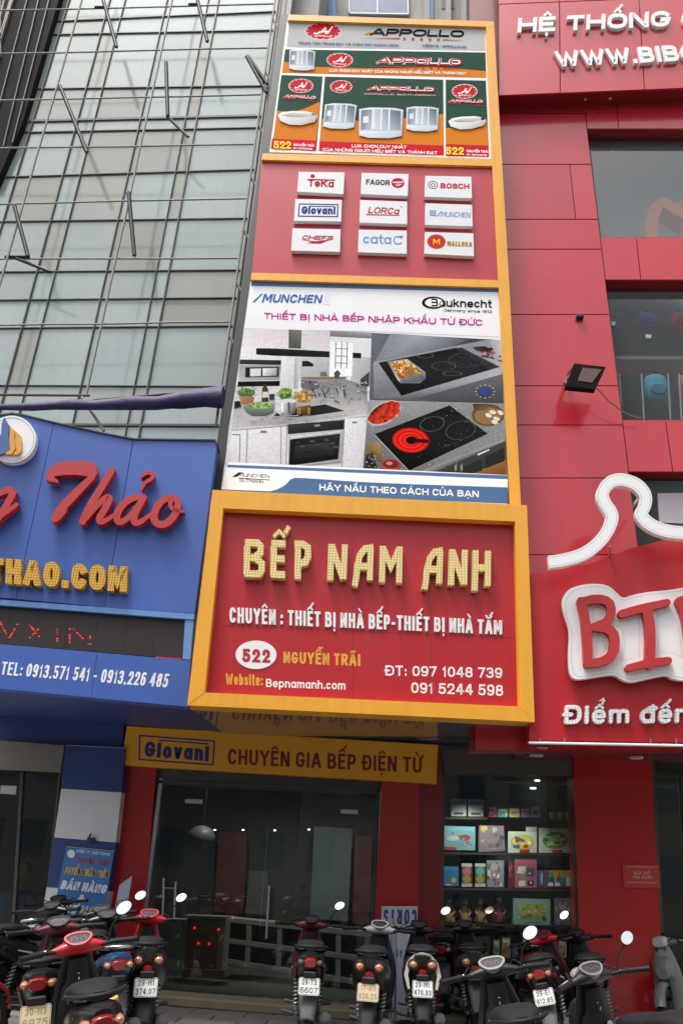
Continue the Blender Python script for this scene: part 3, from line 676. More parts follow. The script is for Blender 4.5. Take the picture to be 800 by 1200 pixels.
# crown outline: one thick white ribbon
cr = z2((150, 418), (215, 410), (290, 388), (345, 350), (385, 305), (412, 250), (412, 215), (385, 180), (368, 140), (388, 98), (425, 76), (470, 78), (520, 98), (553, 140), (550, 185), (530, 215), (545, 245), (590, 275), (650, 293), (720, 298), (900, 296))
HW = [7.3, 7.3, 7.3, 7.3, 7.4, 7.4, 7.4, 7.2, 7.2, 7.2, 7.2, 7.2, 7.2, 7.2, 7.2, 7.4, 7.4, 7.4, 7.4, 7.4, 7.4]
def smooth(P, H=None, it=2, closed=False):
    for _ in range(it):
        n = len(P); Q = []; HH = []
        rng = range(n) if closed else range(n - 1)
        if not closed: Q.append(P[0]); HH.append(H[0] if H else 0)
        for i in rng:
            j = (i + 1) % n
            Q += [lerp(P[i], P[j], .25), lerp(P[i], P[j], .75)]
            if H: HH += [H[i] * .75 + H[j] * .25, H[i] * .25 + H[j] * .75]
        if not closed: Q.append(P[-1]); HH.append(H[-1] if H else 0)
        P = Q; H = HH if H else None
    return (P, H) if H else P
crs, crh = smooth(cr, HW)
b = MB(); b.strip(BB, crs, crh, .28, .36, cap='butt'); b.build('crown_outline', WHITE, bs)
HOLE = mat('lamp_hole', (.16, .12, .12), .6)
def holes(path, spacing, d, parent, r=.6, closed=False, mb=None):
    b = mb or MB(); P = [Vector(p) for p in path] + ([Vector(path[0])] if closed else []); acc = 0
    for i in range(len(P) - 1):
        L = (P[i + 1] - P[i]).length; 
        if L < 1e-6: continue
        while acc < L:
            p = P[i] + (P[i + 1] - P[i]) * (acc / L); b.add([BB.pt(p.x + r * x, p.y + r * y, d) for x, y in ((-1, 0), (0, -1), (1, 0), (0, 1))], [[0, 1, 2, 3]]); acc += spacing
        acc -= L
    if mb is None: b.build('lamp_holes', HOLE, parent, kind='stuff')
def offs(P, H, f):
    out = []
    for i in range(len(P)):
        a = Vector(P[max(0, i - 1)]); c = Vector(P[min(len(P) - 1, i + 1)]); t = (c - a).normalized(); out.append((P[i][0] - t.y * H[i] * f, P[i][1] + t.x * H[i] * f))
    return out
holes(offs(crs, crh, .74), 2.4, .3615, bs); holes(offs(crs, crh, -.74), 2.4, .3615, bs)
b = MB(); b.tube([BB.pt(714, 640, .28), BB.pt(714, 651, 0)], .012, 6); b.build('stay_rod', ALU, bs); b = MB(); b.tube([BB.pt(742, 592, .2), BB.pt(748, 584, -.3)], .02, 6); b.build('stay_rod', ALU, bs)
cl = smooth(z2((205, 590), (212, 555), (240, 525), (300, 510), (360, 508), (400, 518), (430, 545), (455, 570), (490, 556), (560, 542), (640, 536), (720, 522), (900, 500), (900, 900), (760, 912), (660, 905), (640, 885), (590, 895), (545, 905), (490, 918), (450, 905), (425, 885), (380, 888), (300, 902), (255, 905), (235, 880), (232, 800), (238, 700), (215, 640)), None, 2, True)
b = MB(); b.poly(BB, cl, .06, .13); b.build('white_backing', WHITE, bs)
ctr = Vector((840, 743))
inn = [(p[0] + (3.0 if p[0] < 690 else 0), p[1] + (3 if p[1] < 743 else -3)) for p in cl if p[0] < 840]
for seg in (inn,):
    k = max(range(len(seg)), key=lambda i: seg[i][0] - (seg[i][1] < 743) * 0); 
    top = [p for p in seg if p[1] < 743]; bot = [p for p in seg if p[1] >= 743]
    holes(sorted([p for p in seg if p[0] < 672], key=lambda p: p[1]), 2.5, .1315, bs); holes(sorted([p for p in top if p[0] >= 672]), 2.5, .1315, bs); holes(sorted([p for p in bot if p[0] >= 672]), 2.5, .1315, bs)
def big(paths, nm='letter'):
    b = MB()
    for i, (P, H) in enumerate(paths):
        Pq = smooth(z2(*P), H, 1); b.strip(BB, Pq[0], Pq[1], .13, .20 + i * .0015, cap='round')
    return b.build(nm, DOTRED, bs)
h = 5.2
big([([(283, 580), (300, 640), (312, 760), (312, 838)], [5, 5.4, 5.8, 5.2]), ([(290, 582), (350, 568), (400, 580), (413, 620), (395, 665), (335, 688)], [5] * 6), ([(340, 686), (400, 692), (426, 730), (418, 800), (375, 830), (312, 838)], [4.6, 5.4, 5.8, 5.8, 5.2, 4.6])])
big([([(452, 632), (540, 608), (640, 585)], [4.6, 4.9, 4]), ([(556, 612), (572, 700), (568, 840)], [6, 6, 6]), ([(480, 856), (560, 836), (645, 826)], [4, 4.6, 4.4])])
big([([(690, 580), (720, 640), (735, 760), (735, 838)], [5, 5.4, 5.8, 5.2]), ([(697, 578), (757, 560), (807, 570), (820, 610), (802, 655), (742, 680)], [5] * 6), ([(747, 680), (807, 686), (830, 720), (825, 800), (782, 828), (735, 838)], [5] * 6)])
big([([(900, 570), (850, 640), (850, 760), (900, 838), (960, 760), (960, 640), (900, 570)], [6] * 7)])
for P in ([(330, 610), (355, 598), (375, 620), (360, 650), (335, 660), (330, 610)], [(350, 740), (375, 745), (385, 770), (375, 798), (350, 800), (350, 740)], [(440, 665), (525, 650), (525, 810), (448, 828), (465, 760), (455, 700), (430, 680)], [(597, 640), (660, 618), (690, 700), (700, 810), (660, 795), (605, 790), (597, 640)]):
    holes(z2(*P), 2.4, .1317, bs, .5)
dm = text('Điểm đến của mẹ', BB, z2((212, 1088), (212, 1088))[0], (930, 846), z2((215, 1010), (0, 0))[0], (930, 823), t=.2, d0=0, d1=.06, mats=DOTWHITE, parent=bs, gap=.16, split=True, cap='round')
# ------------------------------------------------------------ kitchen shop hoarding (tall poster stack)
z3 = lambda *p: C(300, 0, 2.667, *p)
z4 = lambda *p: C(290, 180, 2.581, *p)
z5 = lambda *p: C(250, 320, 2.2222, *p)
ho = wthing('poster_hoarding', 'tall yellow framed hoarding carrying two posters and a red board of nine plaques', 'hoarding', K.pt(420, 590))
slab('backing_box', K, [(338, 20), (577, 28), (607, 592), (258, 576)], -.22, -.012, DKFR, ho)
slab('side_post', K, [(329, 17), (338, 17), (259, 577), (248, 577)], -.3, -.06, BLACK, ho)
slab('frame_rail', K, [(338, 17), (578, 25), (578.6, 31.5), (337, 23.5)], -.01, .05, YEL, ho)
slab('frame_rail', K, [(569, 31.2), (578.5, 31.6), (595.5, 320), (610, 592), (597, 592), (583.6, 330), (576, 187)], -.01, .048, YEL, ho)
slab('frame_rail', K, [(308, 179.5), (576, 186.5), (577.5, 194.5), (306.5, 187)], -.01, .046, YEL, ho)
slab('frame_rail', K, z4((12, 360), (762, 383), (763, 405), (10, 381)), -.01, .045, YEL, ho)
# --- upper poster: bathroom
GRY, GRN, ORA, RDP = 'c2c3c4', '2c4e40', 'dd8228', 'cf2032'
po = slab('bathroom_poster', K, z3((98, 62), (717, 78), (737, 497), (42, 475)), -.012, .004, WPRINT, ho)
b = MB(); FK = lambda P, c: b.flat(K, P, c, .006)
FK(z3((104, 68), (713, 84), (716, 158), (95, 147)), GRY)
FK(z3((91, 154), (716, 164), (718, 243), (81, 227)), GRN)
FK(z3((85, 192), (110, 196), (160, 208), (350, 214), (560, 210), (718, 222), (718, 243), (81, 227)), ORA)
FK(z3((79, 234), (208, 239), (188, 472), (50, 465)), GRN)
FK(z3((66, 346), (110, 352), (150, 340), (200, 318), (188, 440), (53, 433)), ORA)
FK(z3((50, 433), (190, 439), (187, 472), (46, 465)), RDP)
FK(z3((215, 239), (584, 249), (586, 486), (196, 472)), GRN)
FK(z3((204, 372), (330, 378), (480, 368), (585, 356), (586, 455), (200, 441)), ORA)
FK(z3((198, 441), (586, 455), (586, 486), (196, 472)), RDP)
FK(z3((592, 249), (717, 252), (727, 490), (592, 487)), GRN)
FK(z3((592, 400), (660, 398), (721, 378), (724, 455), (592, 450)), ORA)
FK(z3((592, 451), (725, 456), (727, 490), (592, 487)), RDP)
def badge(cx, cy, rx, ry):
    FK(ell(cx, cy, rx, ry, 28), 'ffffff'); FK(ell(cx, cy, rx * .96, ry * .95, 28), 'c8202f')
    for k in range(28):
        a = 6.2832 * k / 28
        if k % 2: FK([(cx + rx * f * math.cos(a + e), cy + ry * f * math.sin(a + e)) for f, e in ((.84, -.08), (.9, -.08), (.9, .08), (.84, .08))], 'f4dcdc')
    b.lv += 1
    for P in ([(-.35, .28), (-.12, .12), (.12, -.38)], [(.12, -.38), (.14, .26), (.26, .2)], [(-.2, .1), (.3, .02)], [(.26, .2), (.5, -.5)], [(-.45, .2), (-.5, .3), (-.35, .28)]):
        b.strip(K, [(cx + x * rx, cy + y * ry) for x, y in P], rx * .035, .006 + b.lv * LV, .006 + b.lv * LV, color=s2l('ffffff')); b.lv += 1
    text('APPOLLO', K, (cx - rx * .5, cy + ry * .62), (cx + rx * .5, cy + ry * .66), (cx - rx * .5, cy + ry * .42), (cx + rx * .5, cy + ry * .46), t=.22, d0=.006 + b.lv * LV, mb=b, color='ffffff'); b.lv += 4
badge(378.5, 36.5, 21.3, 10.3); badge(398, 70.3, 15.5, 8.3); badge(352.5, 100.5, 14.5, 8.3); badge(399.5, 101.5, 13, 7.6); badge(544, 107, 15, 8.6)
for x, y in ((402, 28.5), (416, 62.5), (369, 94), (415, 96), (562, 99.5)): FK(ell(x, y, .9, .7, 8), 'c8202f')
def brand(BL, BR, TL, TR, c, edge=None, stars=True, sh=.35):
    if edge: text('APPOLLO', K, BL, BR, TL, TR, t=.36, d0=.006 + b.lv * LV, mb=b, color=edge, shear=0, gap=-.05); b.lv += 8
    text('APPOLLO', K, BL, BR, TL, TR, t=.21 if edge else .27, d0=.006 + b.lv * LV, mb=b, color=c, shear=0, gap=.1); b.lv += 8
    w_ = BR[0] - BL[0]
    y = BL[1] + 3.2 * w_ / 120
    FK([(BL[0] - w_ * .12, y), (BL[0] + w_ * .32, y - .1), (BL[0] + w_ * .32, y + 1.1)], c if edge else 'c83038'); FK([(BR[0] + w_ * .04, y + 3), (BR[0] - w_ * .22, y + 1.4), (BR[0] - w_ * .22, y + 2.6)], c if edge else 'c83038')
    for k in range(5):
        cx = BL[0] + w_ * (.37 + .075 * k * 1.2); cy = y + .8 + k * .25; r = w_ * .022
        FK([(cx + r * (1 if i % 2 == 0 else .42) * math.sin(i * .6283), cy - r * (1 if i % 2 == 0 else .42) * math.cos(i * .6283)) for i in range(10)], 'c8202f')
brand((433, 41.5), (543, 43.5), (436, 33), (544, 35.5), '0a0a0a')
FK(z3((335, 108), (352, 98), (372, 100), (350, 106)), 'e0a030')
brand((440, 75), (541, 77), (444, 66.5), (541, 68.5), 'c8202f', 'ffffff')
brand((430, 106), (509, 108), (433, 100), (509, 101.5), 'c8202f', 'ffffff')
brand((332, 114.5), (370, 116.5), (334, 110.5), (371, 112), 'c8202f', 'ffffff'); brand((525, 120), (566, 121), (527, 116), (566, 116.5), 'c8202f', 'ffffff')
def t1(s, a, c, hgt, colr, t=.2):
    text(s, K, a, c, (a[0], a[1] - hgt), (c[0], c[1] - hgt), t=t, d0=.006 + b.lv * LV, mb=b, color=colr, gap=.1); b.lv += 9
t1('TRUNG TÂM TRƯNG BÀY VÀ CHĂM SÓC KHÁCH HÀNG', (349.5, 51.6), (467, 54.5), 2.6, '23237a'); t1('WEBSITE : APPOLLO.VN', (494, 54.6), (546, 56.5), 2.8, '23237a')
t1('LỰA CHỌN DUY NHẤT CỦA NHỮNG NGƯỜI HIỂU BIẾT VÀ THÀNH ĐẠT', (386, 84), (546, 87.5), 3, 'ffffff')
t1('LỰA CHỌN DUY NHẤT', (412, 172.6), (476, 174.4), 3.6, 'ffffff'); t1('CỦA NHỮNG NGƯỜI HIỂU BIẾT VÀ THÀNH ĐẠT', (378, 177), (512, 181), 3.6, 'ffffff')
t1('522', (320.5, 174), (341, 174.6), 9, 'ffe14a', .24); t1('NGUYỄN TRÃI', (344, 171), (368, 172), 2.8, 'ffffff'); t1('ĐT: 0971048739', (344, 174.5), (366, 175.5), 2., 'ffffff')
t1('522', (522, 181), (543, 181.6), 9, 'ffe14a', .24); t1('NGUYỄN TRÃI', (546.5, 178.3), (571.5, 179.2), 2.8, 'ffffff'); t1('ĐT: 0971048739', (546.5, 182), (570, 183), 2., 'ffffff')
t1('APPOLLO BATHROOM', (426, 110.5), (510, 112.5), 1.1, 'ffffff')
def cabin(P, q=(0, 0, 1, 1)):
    """printed shower cabin; P = quad TL TR BR BL"""
    FK([qd(P, 0, .06), qd(P, .25, 0), qd(P, .8, 0), qd(P, 1, .05), qd(P, .98, .92), qd(P, .7, 1), qd(P, .25, 1), qd(P, .02, .93)], ['dfe5ea', 'f4f6f8', 'e3e8ec', 'ccd4dd', 'aeb8c4', 'c5ccd6', 'dde2e8', 'c2cad2'])
    FK([qd(P, .05, .1), qd(P, .3, .06), qd(P, .3, .7), qd(P, .06, .74)], ['6d7a83', '9aa7b0', 'c3ccd2', '7c8890'])
    FK([qd(P, .33, .05), qd(P, .66, .05), qd(P, .66, .72), qd(P, .33, .7)], ['c9d2d8', '8995a0', 'b9c3cb', 'e6eaee'])
    FK([qd(P, .7, .06), qd(P, .94, .1), qd(P, .94, .72), qd(P, .7, .72)], ['77848f', '5c6974', '98a3ad', 'b6c0c8'])
    for x in (.3, .49, .67): FK([qd(P, x, .04), qd(P, x + .03, .04), qd(P, x + .03, .74), qd(P, x, .74)], 'f2f4f6')
    for k in range(7): FK(ell(*qd(P, .4 + .03 * (k % 2), .16 + .08 * k), .55, .45, 8), '4a5560')
    FK([qd(P, .1, .3), qd(P, .22, .29), qd(P, .22, .5), qd(P, .1, .52)], 'e8ecef')
    FK([qd(P, .03, .78), qd(P, .97, .76), qd(P, .96, .92), qd(P, .7, .98), qd(P, .25, .98), qd(P, .04, .92)], ['f6f8fa', 'd3dae2', 'b3bdca', 'cfd6de', 'e8ecf1', 'dfe4e9'])
cabin(z3((105, 153), (185, 158), (183, 222), (101, 218))); cabin(z3((216, 322), (315, 325), (308, 405), (206, 400))); cabin(z3((322, 335), (460, 338), (458, 433), (318, 430))); cabin(z3((470, 332), (570, 335), (569, 412), (466, 408)))
def tub(P, cl):
    FK([qd(P, *a) for a in ((0, .35), (.1, .12), (.35, .02), (.7, .0), (.95, .15), (1, .4), (.93, .75), (.6, 1), (.3, 1), (.06, .75))], ['f7f7f2', 'ffffff', 'ffffff', 'f3f1ea', 'd8d5cc', 'c6c3b9', 'b9b5a9', 'ccc8bd', 'e2dfd6', 'e9e7df'])
    FK([qd(P, *a) for a in ((.08, .33), (.35, .15), (.75, .12), (.9, .3), (.6, .45), (.25, .45))], ['bcbab2', 'd8d6cf', 'e5e4de', 'c9c7bf', 'aaa89f', '9f9d95'])
    FK(ell(*qd(P, .9, .22), 2.6, 1.6, 10), cl)
tub(z3((68, 345), (193, 348), (190, 393), (68, 388)), '8a8880'); tub(z3((600, 365), (720, 362), (718, 402), (600, 405)), '1a1a1a')
b.build('print', PRINT, po)

# --- red plaque board
bd = slab('plaque_board', K, z4((44, 16), (742, 39), (760, 384), (13, 362)), -.012, .006, REDBOARD, ho)
PLQ = [[(155, 55), (293, 57), (290, 122), (150, 115)], [(345, 58), (486, 62), (484, 128), (342, 122)], [(537, 67), (676, 70), (678, 135), (535, 130)],
       [(145, 137), (285, 140), (283, 205), (140, 203)], [(340, 140), (482, 145), (482, 213), (338, 208)], [(537, 150), (678, 155), (680, 220), (536, 215)],
       [(136, 226), (281, 229), (279, 297), (132, 293)], [(336, 230), (481, 233), (481, 303), (333, 298)], [(536, 237), (682, 241), (684, 310), (534, 303)]]
PLM = mat('white_plaque', (.74, .74, .75), .4, var=.04)
for i, q in enumerate(PLQ):
    q = z4(*q); p = slab('plaque', K, q, .01, .075, PLM, ho)
    b = MB(); A = lambda x, y: qd(q, x, y)
    def tx(s, x0, x1, y0, y1, c, t=.18, sh=0.):
        text(s, K, A(x0, y1), A(x1, y1), A(x0, y0), A(x1, y0), t=t, d0=.0765 + b.lv * LV, mb=b, color=c, shear=sh, gap=.1); b.lv += 8
    def fx(P, c): b.flat(K, [A(*a) for a in P], c, .0762)
    def ex(cx, cy, rx, ry, c): b.flat(K, [A(cx + rx * math.cos(6.2832 * k / 22), cy + ry * math.sin(6.2832 * k / 22)) for k in range(22)], c, .0762)
    if i == 0: tx('TeKa', .22, .78, .36, .72, 'b31f35', .22); ex(.31, .2, .05, .09, 'b31f35'); fx([(.2, .34), (.8, .34), (.8, .4), (.2, .4)], 'b31f35')
    if i == 1: tx('FAGOR', .1, .61, .3, .55, '39323c', .22); ex(.78, .42, .14, .23, 'b8273b'); fx([(.66, .38), (.9, .34), (.92, .37), (.78, .44), (.66, .42)], 'f0d8dc'); fx([(.7, .53), (.88, .45), (.8, .56)], 'f0d8dc')
    if i == 2: ex(.17, .43, .105, .19, '55585c'); ex(.17, .43, .085, .15, 'eeeeee'); ex(.17, .43, .05, .09, '55585c'); ex(.17, .43, .03, .055, 'eeeeee'); fx([(.12, .38), (.14, .38), (.14, .5), (.12, .5)], '55585c'); fx([(.2, .38), (.22, .38), (.22, .5), (.2, .5)], '55585c'); tx('BOSCH', .33, .95, .33, .58, 'c2223a', .25)
    if i == 3:
        for P in ([(.08, .2), (.93, .2), (.93, .25), (.08, .25)], [(.08, .76), (.93, .76), (.93, .81), (.08, .81)], [(.08, .25), (.105, .25), (.105, .76), (.08, .76)], [(.905, .25), (.93, .25), (.93, .76), (.905, .76)]): fx(P, '2d3a86')
        tx('Giovani', .15, .87, .33, .68, '2d3a86', .26); fx([(.3, .3), (.86, .3), (.86, .34), (.3, .34)], '2d3a86')
    if i == 4: tx('LORCa', .17, .82, .3, .58, 'b0243c', .19, .25); fx([(.14, .62), (.84, .6), (.84, .64), (.14, .67)], 'b0243c'); ex(.88, .24, .015, .03, 'b0243c')
    if i == 5: fx([(.1, .32), (.23, .32), (.23, .58), (.1, .58)], '6d92c4'); fx([(.12, .38), (.21, .38), (.21, .41), (.12, .41)], 'dfe6ef'); fx([(.12, .48), (.21, .48), (.21, .51), (.12, .51)], 'dfe6ef'); fx([(.24, .6), (.34, .34), (.36, .34), (.27, .6)], '6d92c4'); tx('MUNCHEN', .33, .95, .36, .6, '6d92c4', .14, .15)
    if i == 6: tx('CHEFS', .2, .84, .3, .5, 'b5202f', .24, .3); fx([(.18, .5), (.5, .56), (.82, .44), (.6, .66), (.3, .66), (.42, .6)], 'b5202f')
    if i == 7: tx('cata', .1, .68, .2, .6, '5d94c6', .16); b.strip(K, [A(*a) for a in arc(.82, .42, .085, .16, -40, -330, 10)], .55, .0785, .0785, color=s2l('5d94c6')); fx([(.82, .26), (.93, .2), (.9, .34)], '5d94c6')
    if i == 8: ex(.24, .42, .19, .33, 'c3352b'); ex(.24, .42, .16, .28, 'd8523a'); ex(.24, .42, .15, .26, 'c3352b'); tx('M', .17, .31, .3, .55, 'f2c34a', .2); tx('MALLOCA', .46, .97, .38, .6, 'b08a2e', .28)
    b.build('emblem', PRINT, p)

# --- lower poster: kitchen appliances
kp = slab('kitchen_poster', K, z5((97, 22), (743, 40), (766, 600), (20, 566)), -.012, .004, WPRINT, ho)
b = MB(); FK = lambda P, c: b.flat(K, P, c, .006)
FK(z5((99, 20), (742, 38), (743, 50), (98, 33)), '5c7ba6')
FK(z5((86, 145), (92, 110), (744, 150), (746, 166), (412, 152)), 'f1f0f3')
text('MUNCHEN', K, z5((126, 76), (0, 0))[0], z5((280, 78), (0, 0))[0], z5((130, 54), (0, 0))[0], z5((282, 57), (0, 0))[0], t=.2, d0=.008, mb=b, color='3c6eae', gap=.14, shear=.12)
FK(z5((101, 76), (124, 54), (129, 54), (108, 76)), '3c6eae'); FK(z5((288, 54), (302, 54), (302, 82), (288, 82)), 'e6ecf5')
b.lv += 8
FK(ell(*z5((572, 77), (0, 0))[0], 13.5, 7.2, 26), '101010'); FK(ell(*z5((574, 77), (0, 0))[0], 10.6, 5.2, 26), 'ffffff')
text('Bauknecht', K, z5((566, 87), (0, 0))[0], z5((724, 91), (0, 0))[0], z5((566, 66), (0, 0))[0], z5((724, 70), (0, 0))[0], t=.2, d0=.006 + b.lv * LV, mb=b, color='101010', gap=.1); b.lv += 10
t1('Germany since 1913', z5((600, 100), (0, 0))[0], z5((724, 104), (0, 0))[0], 3.2, '222222', .17)
p = z5((132, 120), (700, 137), (132, 103), (700, 121))
text('THIẾT BỊ NHÀ BẾP NHẬP KHẨU TỪ ĐỨC', K, p[0], p[1], p[2], p[3], t=.2, d0=.006 + b.lv * LV, mb=b, color='c2218e', gap=.11); b.lv += 10
b.build('print', PRINT, kp)
# photographs printed on it
b = MB(); FK = lambda P, c: b.flat(K, P, c, .0065)
k1 = lambda *p: C(264, 380, 4.651, *p)
FK(k1((105, 20), (800, 45), (785, 480), (770, 800), (-2, 762), (20, 560), (50, 380)), ['d8d4d4', 'e6e6e8', 'b9b9be', 'd8d8da', 'c8c8ca', 'dadada', 'd0cecd'])
FK(k1((105, 25), (568, 35), (570, 140), (95, 118)), ['e9e2e2', 'd6cfd2', 'ddd6d8', 'efe9e9']); FK(k1((568, 35), (800, 45), (798, 78), (570, 66)), ['8f8f8d', 'a9a9a7', '7c7c7b', '6d6d6b'])
FK(k1((92, 118), (345, 130), (300, 345), (60, 335)), ['f3f0ef', 'e6e3e2', 'dad8d7', 'e9e6e5']); FK(k1((408, 175), (570, 185), (566, 300), (405, 300)), ['cdcdd0', 'c2c2c6', 'a9a9ae', 'bababf'])
FK(k1((690, 175), (795, 180), (790, 330), (680, 330)), ['c9c9ca', 'b9b9bb', 'a5a5a6', 'bfbfc0'])
FK(k1((345, 28), (417, 32), (412, 133), (345, 130)), ['6c6f66', '7c7f75', '55584f', '4d5048'])
FK(k1((168, 130), (275, 132), (740, 157), (740, 186), (275, 172), (168, 165)), ['181818', '222222', '111111', '161616', '1c1c1c', '0c0c0c'])
FK(k1((570, 95), (695, 102), (690, 282), (566, 290)), 'fafbfd')
for x in (600, 632, 662): FK(k1((x, 98), (x + 5, 98), (x + 1, 240), (x - 4, 240)), '6f7276')
for y in (130, 170, 208): FK(k1((600, y), (666, y + 3), (666, y + 7), (600, y + 4)), '6f7276')
FK(k1((418, 200), (450, 200), (478, 215), (480, 230), (418, 230)), '1d1d1f')
FK(k1((80, 192), (306, 196), (304, 222), (76, 218)), ['3b3b3d', '2c2c2e', '1c1c1d', '2a2a2b']); FK(k1((76, 222), (304, 224), (296, 303), (72, 308)), ['a9a9ab', '8f8f92', '99999b', 'bcbcbe'])
FK(k1((110, 235), (292, 232), (290, 286), (108, 290)), '1b1b1d'); FK(k1((135, 242), (195, 240), (193, 282), (135, 284)), 'dcdcde'); FK(k1((203, 240), (282, 238), (280, 280), (203, 282)), ['f0f0f2', 'b5b5b8', '8d8d90', 'dcdce0'])
FK(k1((70, 312), (298, 308), (296, 336), (66, 340)), '101011'); FK(k1((305, 180), (380, 182), (365, 350), (300, 345)), ['efefee', 'e2e2e1', 'd2d2d1', 'dededd']); FK(k1((380, 182), (405, 183), (398, 350), (372, 350)), ['b9b9b8', 'd7d7d6', 'c5c5c4', '9d9d9c'])
FK(k1((415, 288), (660, 285), (655, 300), (415, 302)), '8a745c'); FK(k1((410, 302), (660, 300), (770, 340), (775, 440), (300, 430), (420, 360)), ['9a9a9c', '8f8f90', '77777a', 'a3a3a4', 'bdbcba', '909093'])
for pts, c in (([(512, 320), (570, 325), (612, 300), (640, 318), (620, 350), (560, 360), (520, 345)], '868a90'), ([(412, 305), (500, 308), (520, 345), (470, 362), (412, 345)], '6a6c70'), ([(592, 265), (612, 248), (628, 268), (615, 295), (595, 292)], '4a4e50'), ([(515, 262), (550, 258), (556, 282), (520, 284)], '6a745c'), ([(735, 300), (785, 258), (782, 340), (735, 335)], '4a4236'), ([(640, 448), (672, 442), (715, 458), (695, 466)], '2a2a2b')):
    FK(k1(*pts), c)
for x0, y0, x1, y1 in ((520, 350, 545, 400), (560, 350, 535, 398), (600, 350, 625, 400), (640, 335, 650, 400), (470, 350, 490, 400)): FK(k1((x0, y0), (x0 + 7, y0), (x1 + 7, y1), (x1, y1)), '3b3d40')
FK(k1((610, 345), (636, 345), (645, 405), (652, 420), (652, 432), (612, 432), (612, 420), (622, 405)), 'b5aea6')
FK(k1((48, 440), (380, 395), (780, 418), (772, 490), (650, 510), (340, 545), (36, 570)), ['b8b6b4', 'a9a7a6', 'adacab', 'c6c5c4', 'b3b1b0', 'a3a1a0', 'c9c7c5'])
FK(k1((36, 566), (340, 545), (770, 490), (770, 508), (345, 556), (36, 582)), ['e2e1e0', 'dddcdb', 'e6e5e4', '8f8e8d', '858483', '979695'])
FK(k1((262, 500), (300, 470), (545, 437), (650, 472), (480, 497), (385, 505)), ['111111', '151515', '232325', '2e2e30', '0e0e0f', '0c0c0c'])
FK(k1((388, 450), (465, 440), (465, 492), (385, 500)), ['8a6a30', '6b4f22', '1d1710', '2c210f'])
FK(k1((270, 420), (388, 415), (380, 480), (360, 500), (300, 500), (275, 470)), ['c9c9ca', '8d8d90', '6a6a6d', '454547', '9b9b9d', 'e8e8ea']); FK(ell(*k1((330, 418), (0, 0))[0], 13, 2.6, 20), 'dfe0e0')
for (cx, cy, rx, ry, c) in ((325, 378, 38, 30, '6f8f3c'), (305, 370, 16, 14, '93b552'), (345, 362, 16, 14, '88aa4a'), (330, 392, 22, 10, '4f7030'), (425, 395, 52, 32, 'a5824a'), (115, 372, 48, 24, '5d7a44'), (95, 365, 18, 14, '789a55'), (140, 368, 18, 14, '6b8b4c')):
    FK(ell(*k1((cx, cy), (0, 0))[0], rx / 4.651, ry / 4.651, 16), c)
rg = random.Random(3)
for _ in range(34):
    x, y = rg.uniform(382, 468), rg.uniform(370, 420); FK(ell(*k1((x, y), (0, 0))[0], 1.7, 1.4, 8), rg.choice(['c99a4e', 'd9b066', 'a5753a', 'e0bd74', '8a5f2e']))
FK(k1((75, 392), (158, 394), (148, 435), (88, 436)), ['c08a72', 'a56f58', '8c5a45', 'a8735c'])
FK(k1((200, 345), (232, 345), (236, 420), (198, 424)), ['4a4636', '36321f', '2b2818', '5d583f']); FK(k1((210, 325), (224, 325), (226, 348), (206, 348)), '3c3826'); FK(k1((203, 368), (232, 368), (233, 398), (202, 400)), 'd8d4c4')
FK(k1((95, 445), (270, 432), (262, 480), (225, 500), (150, 500), (115, 482)), ['7d8a80', '8d9890', '55625a', '49564e', '4e5b53', '66736b'])
FK(ell(*k1((185, 443), (0, 0))[0], 17, 3.8, 20), '88a860')
for _ in range(22): FK(ell(*k1((rg.uniform(125, 245), rg.uniform(430, 455)), (0, 0))[0], 1.9, 1.2, 7), rg.choice(['9cbc70', '6d8f48', 'b5d08c', '5a7a3c']))
FK(k1((50, 420), (80, 418), (88, 450), (50, 460)), '202020'); FK(k1((240, 380), (268, 380), (268, 410), (240, 412)), '383838')
FK(k1((36, 582), (340, 556), (345, 775), (-2, 760)), ['eeeef0', 'e6e6e8', 'd5d5d8', 'dedee0']); FK(k1((650, 515), (770, 506), (765, 792), (632, 780)), ['ededf0', 'e4e4e7', 'cfcfd3', 'dadade'])
for P in ([(118, 575), (124, 575), (118, 765), (112, 765)], [(302, 560), (307, 560), (304, 770), (299, 770)], [(332, 556), (337, 556), (334, 775), (329, 775)], [(78, 600), (84, 600), (80, 760), (74, 760)], [(648, 515), (652, 515), (638, 780), (633, 780)]): FK(k1(*P), '8d8d90')
for P in ([(192, 580), (225, 580), (225, 592), (192, 592)], [(38, 598), (84, 600), (84, 606), (38, 604)], [(692, 530), (718, 530), (716, 540), (692, 540)]): FK(k1(*P), '7a7a7c')
FK(k1((340, 545), (648, 522), (645, 572), (340, 600)), ['3a3a3c', '2c2c2e', '1a1a1b', '252526']); FK(k1((340, 600), (645, 572), (630, 752), (345, 775)), ['c8c8ca', 'bababc', 'a0a0a3', 'b2b2b4'])
FK(k1((352, 628), (626, 596), (615, 735), (346, 772)), ['1a1d1d', '2a2e2d', '101212', '0b0c0c']); FK(k1((380, 660), (600, 640), (590, 715), (372, 740)), ['2a3332', '394341', '1a201f', '161a19'])
FK(k1((358, 612), (628, 582), (630, 592), (358, 626)), ['f2f2f4', 'e6e6e8', '9a9a9c', 'b0b0b2'])
FK(k1((485, 548), (515, 546), (515, 556), (485, 558)), '9a9a9c')
for _ in range(70): b.lv -= 1 if _ % 3 else 0; FK(ell(*k1((rg.gauss(115, 26), rg.gauss(368, 12)), (0, 0))[0], rg.uniform(.5, 1.3), rg.uniform(.4, .8), 6, rg.random() * 3), rg.choice(['46683a', '7fa060', '97b878', '35522c', '5d7f48']))
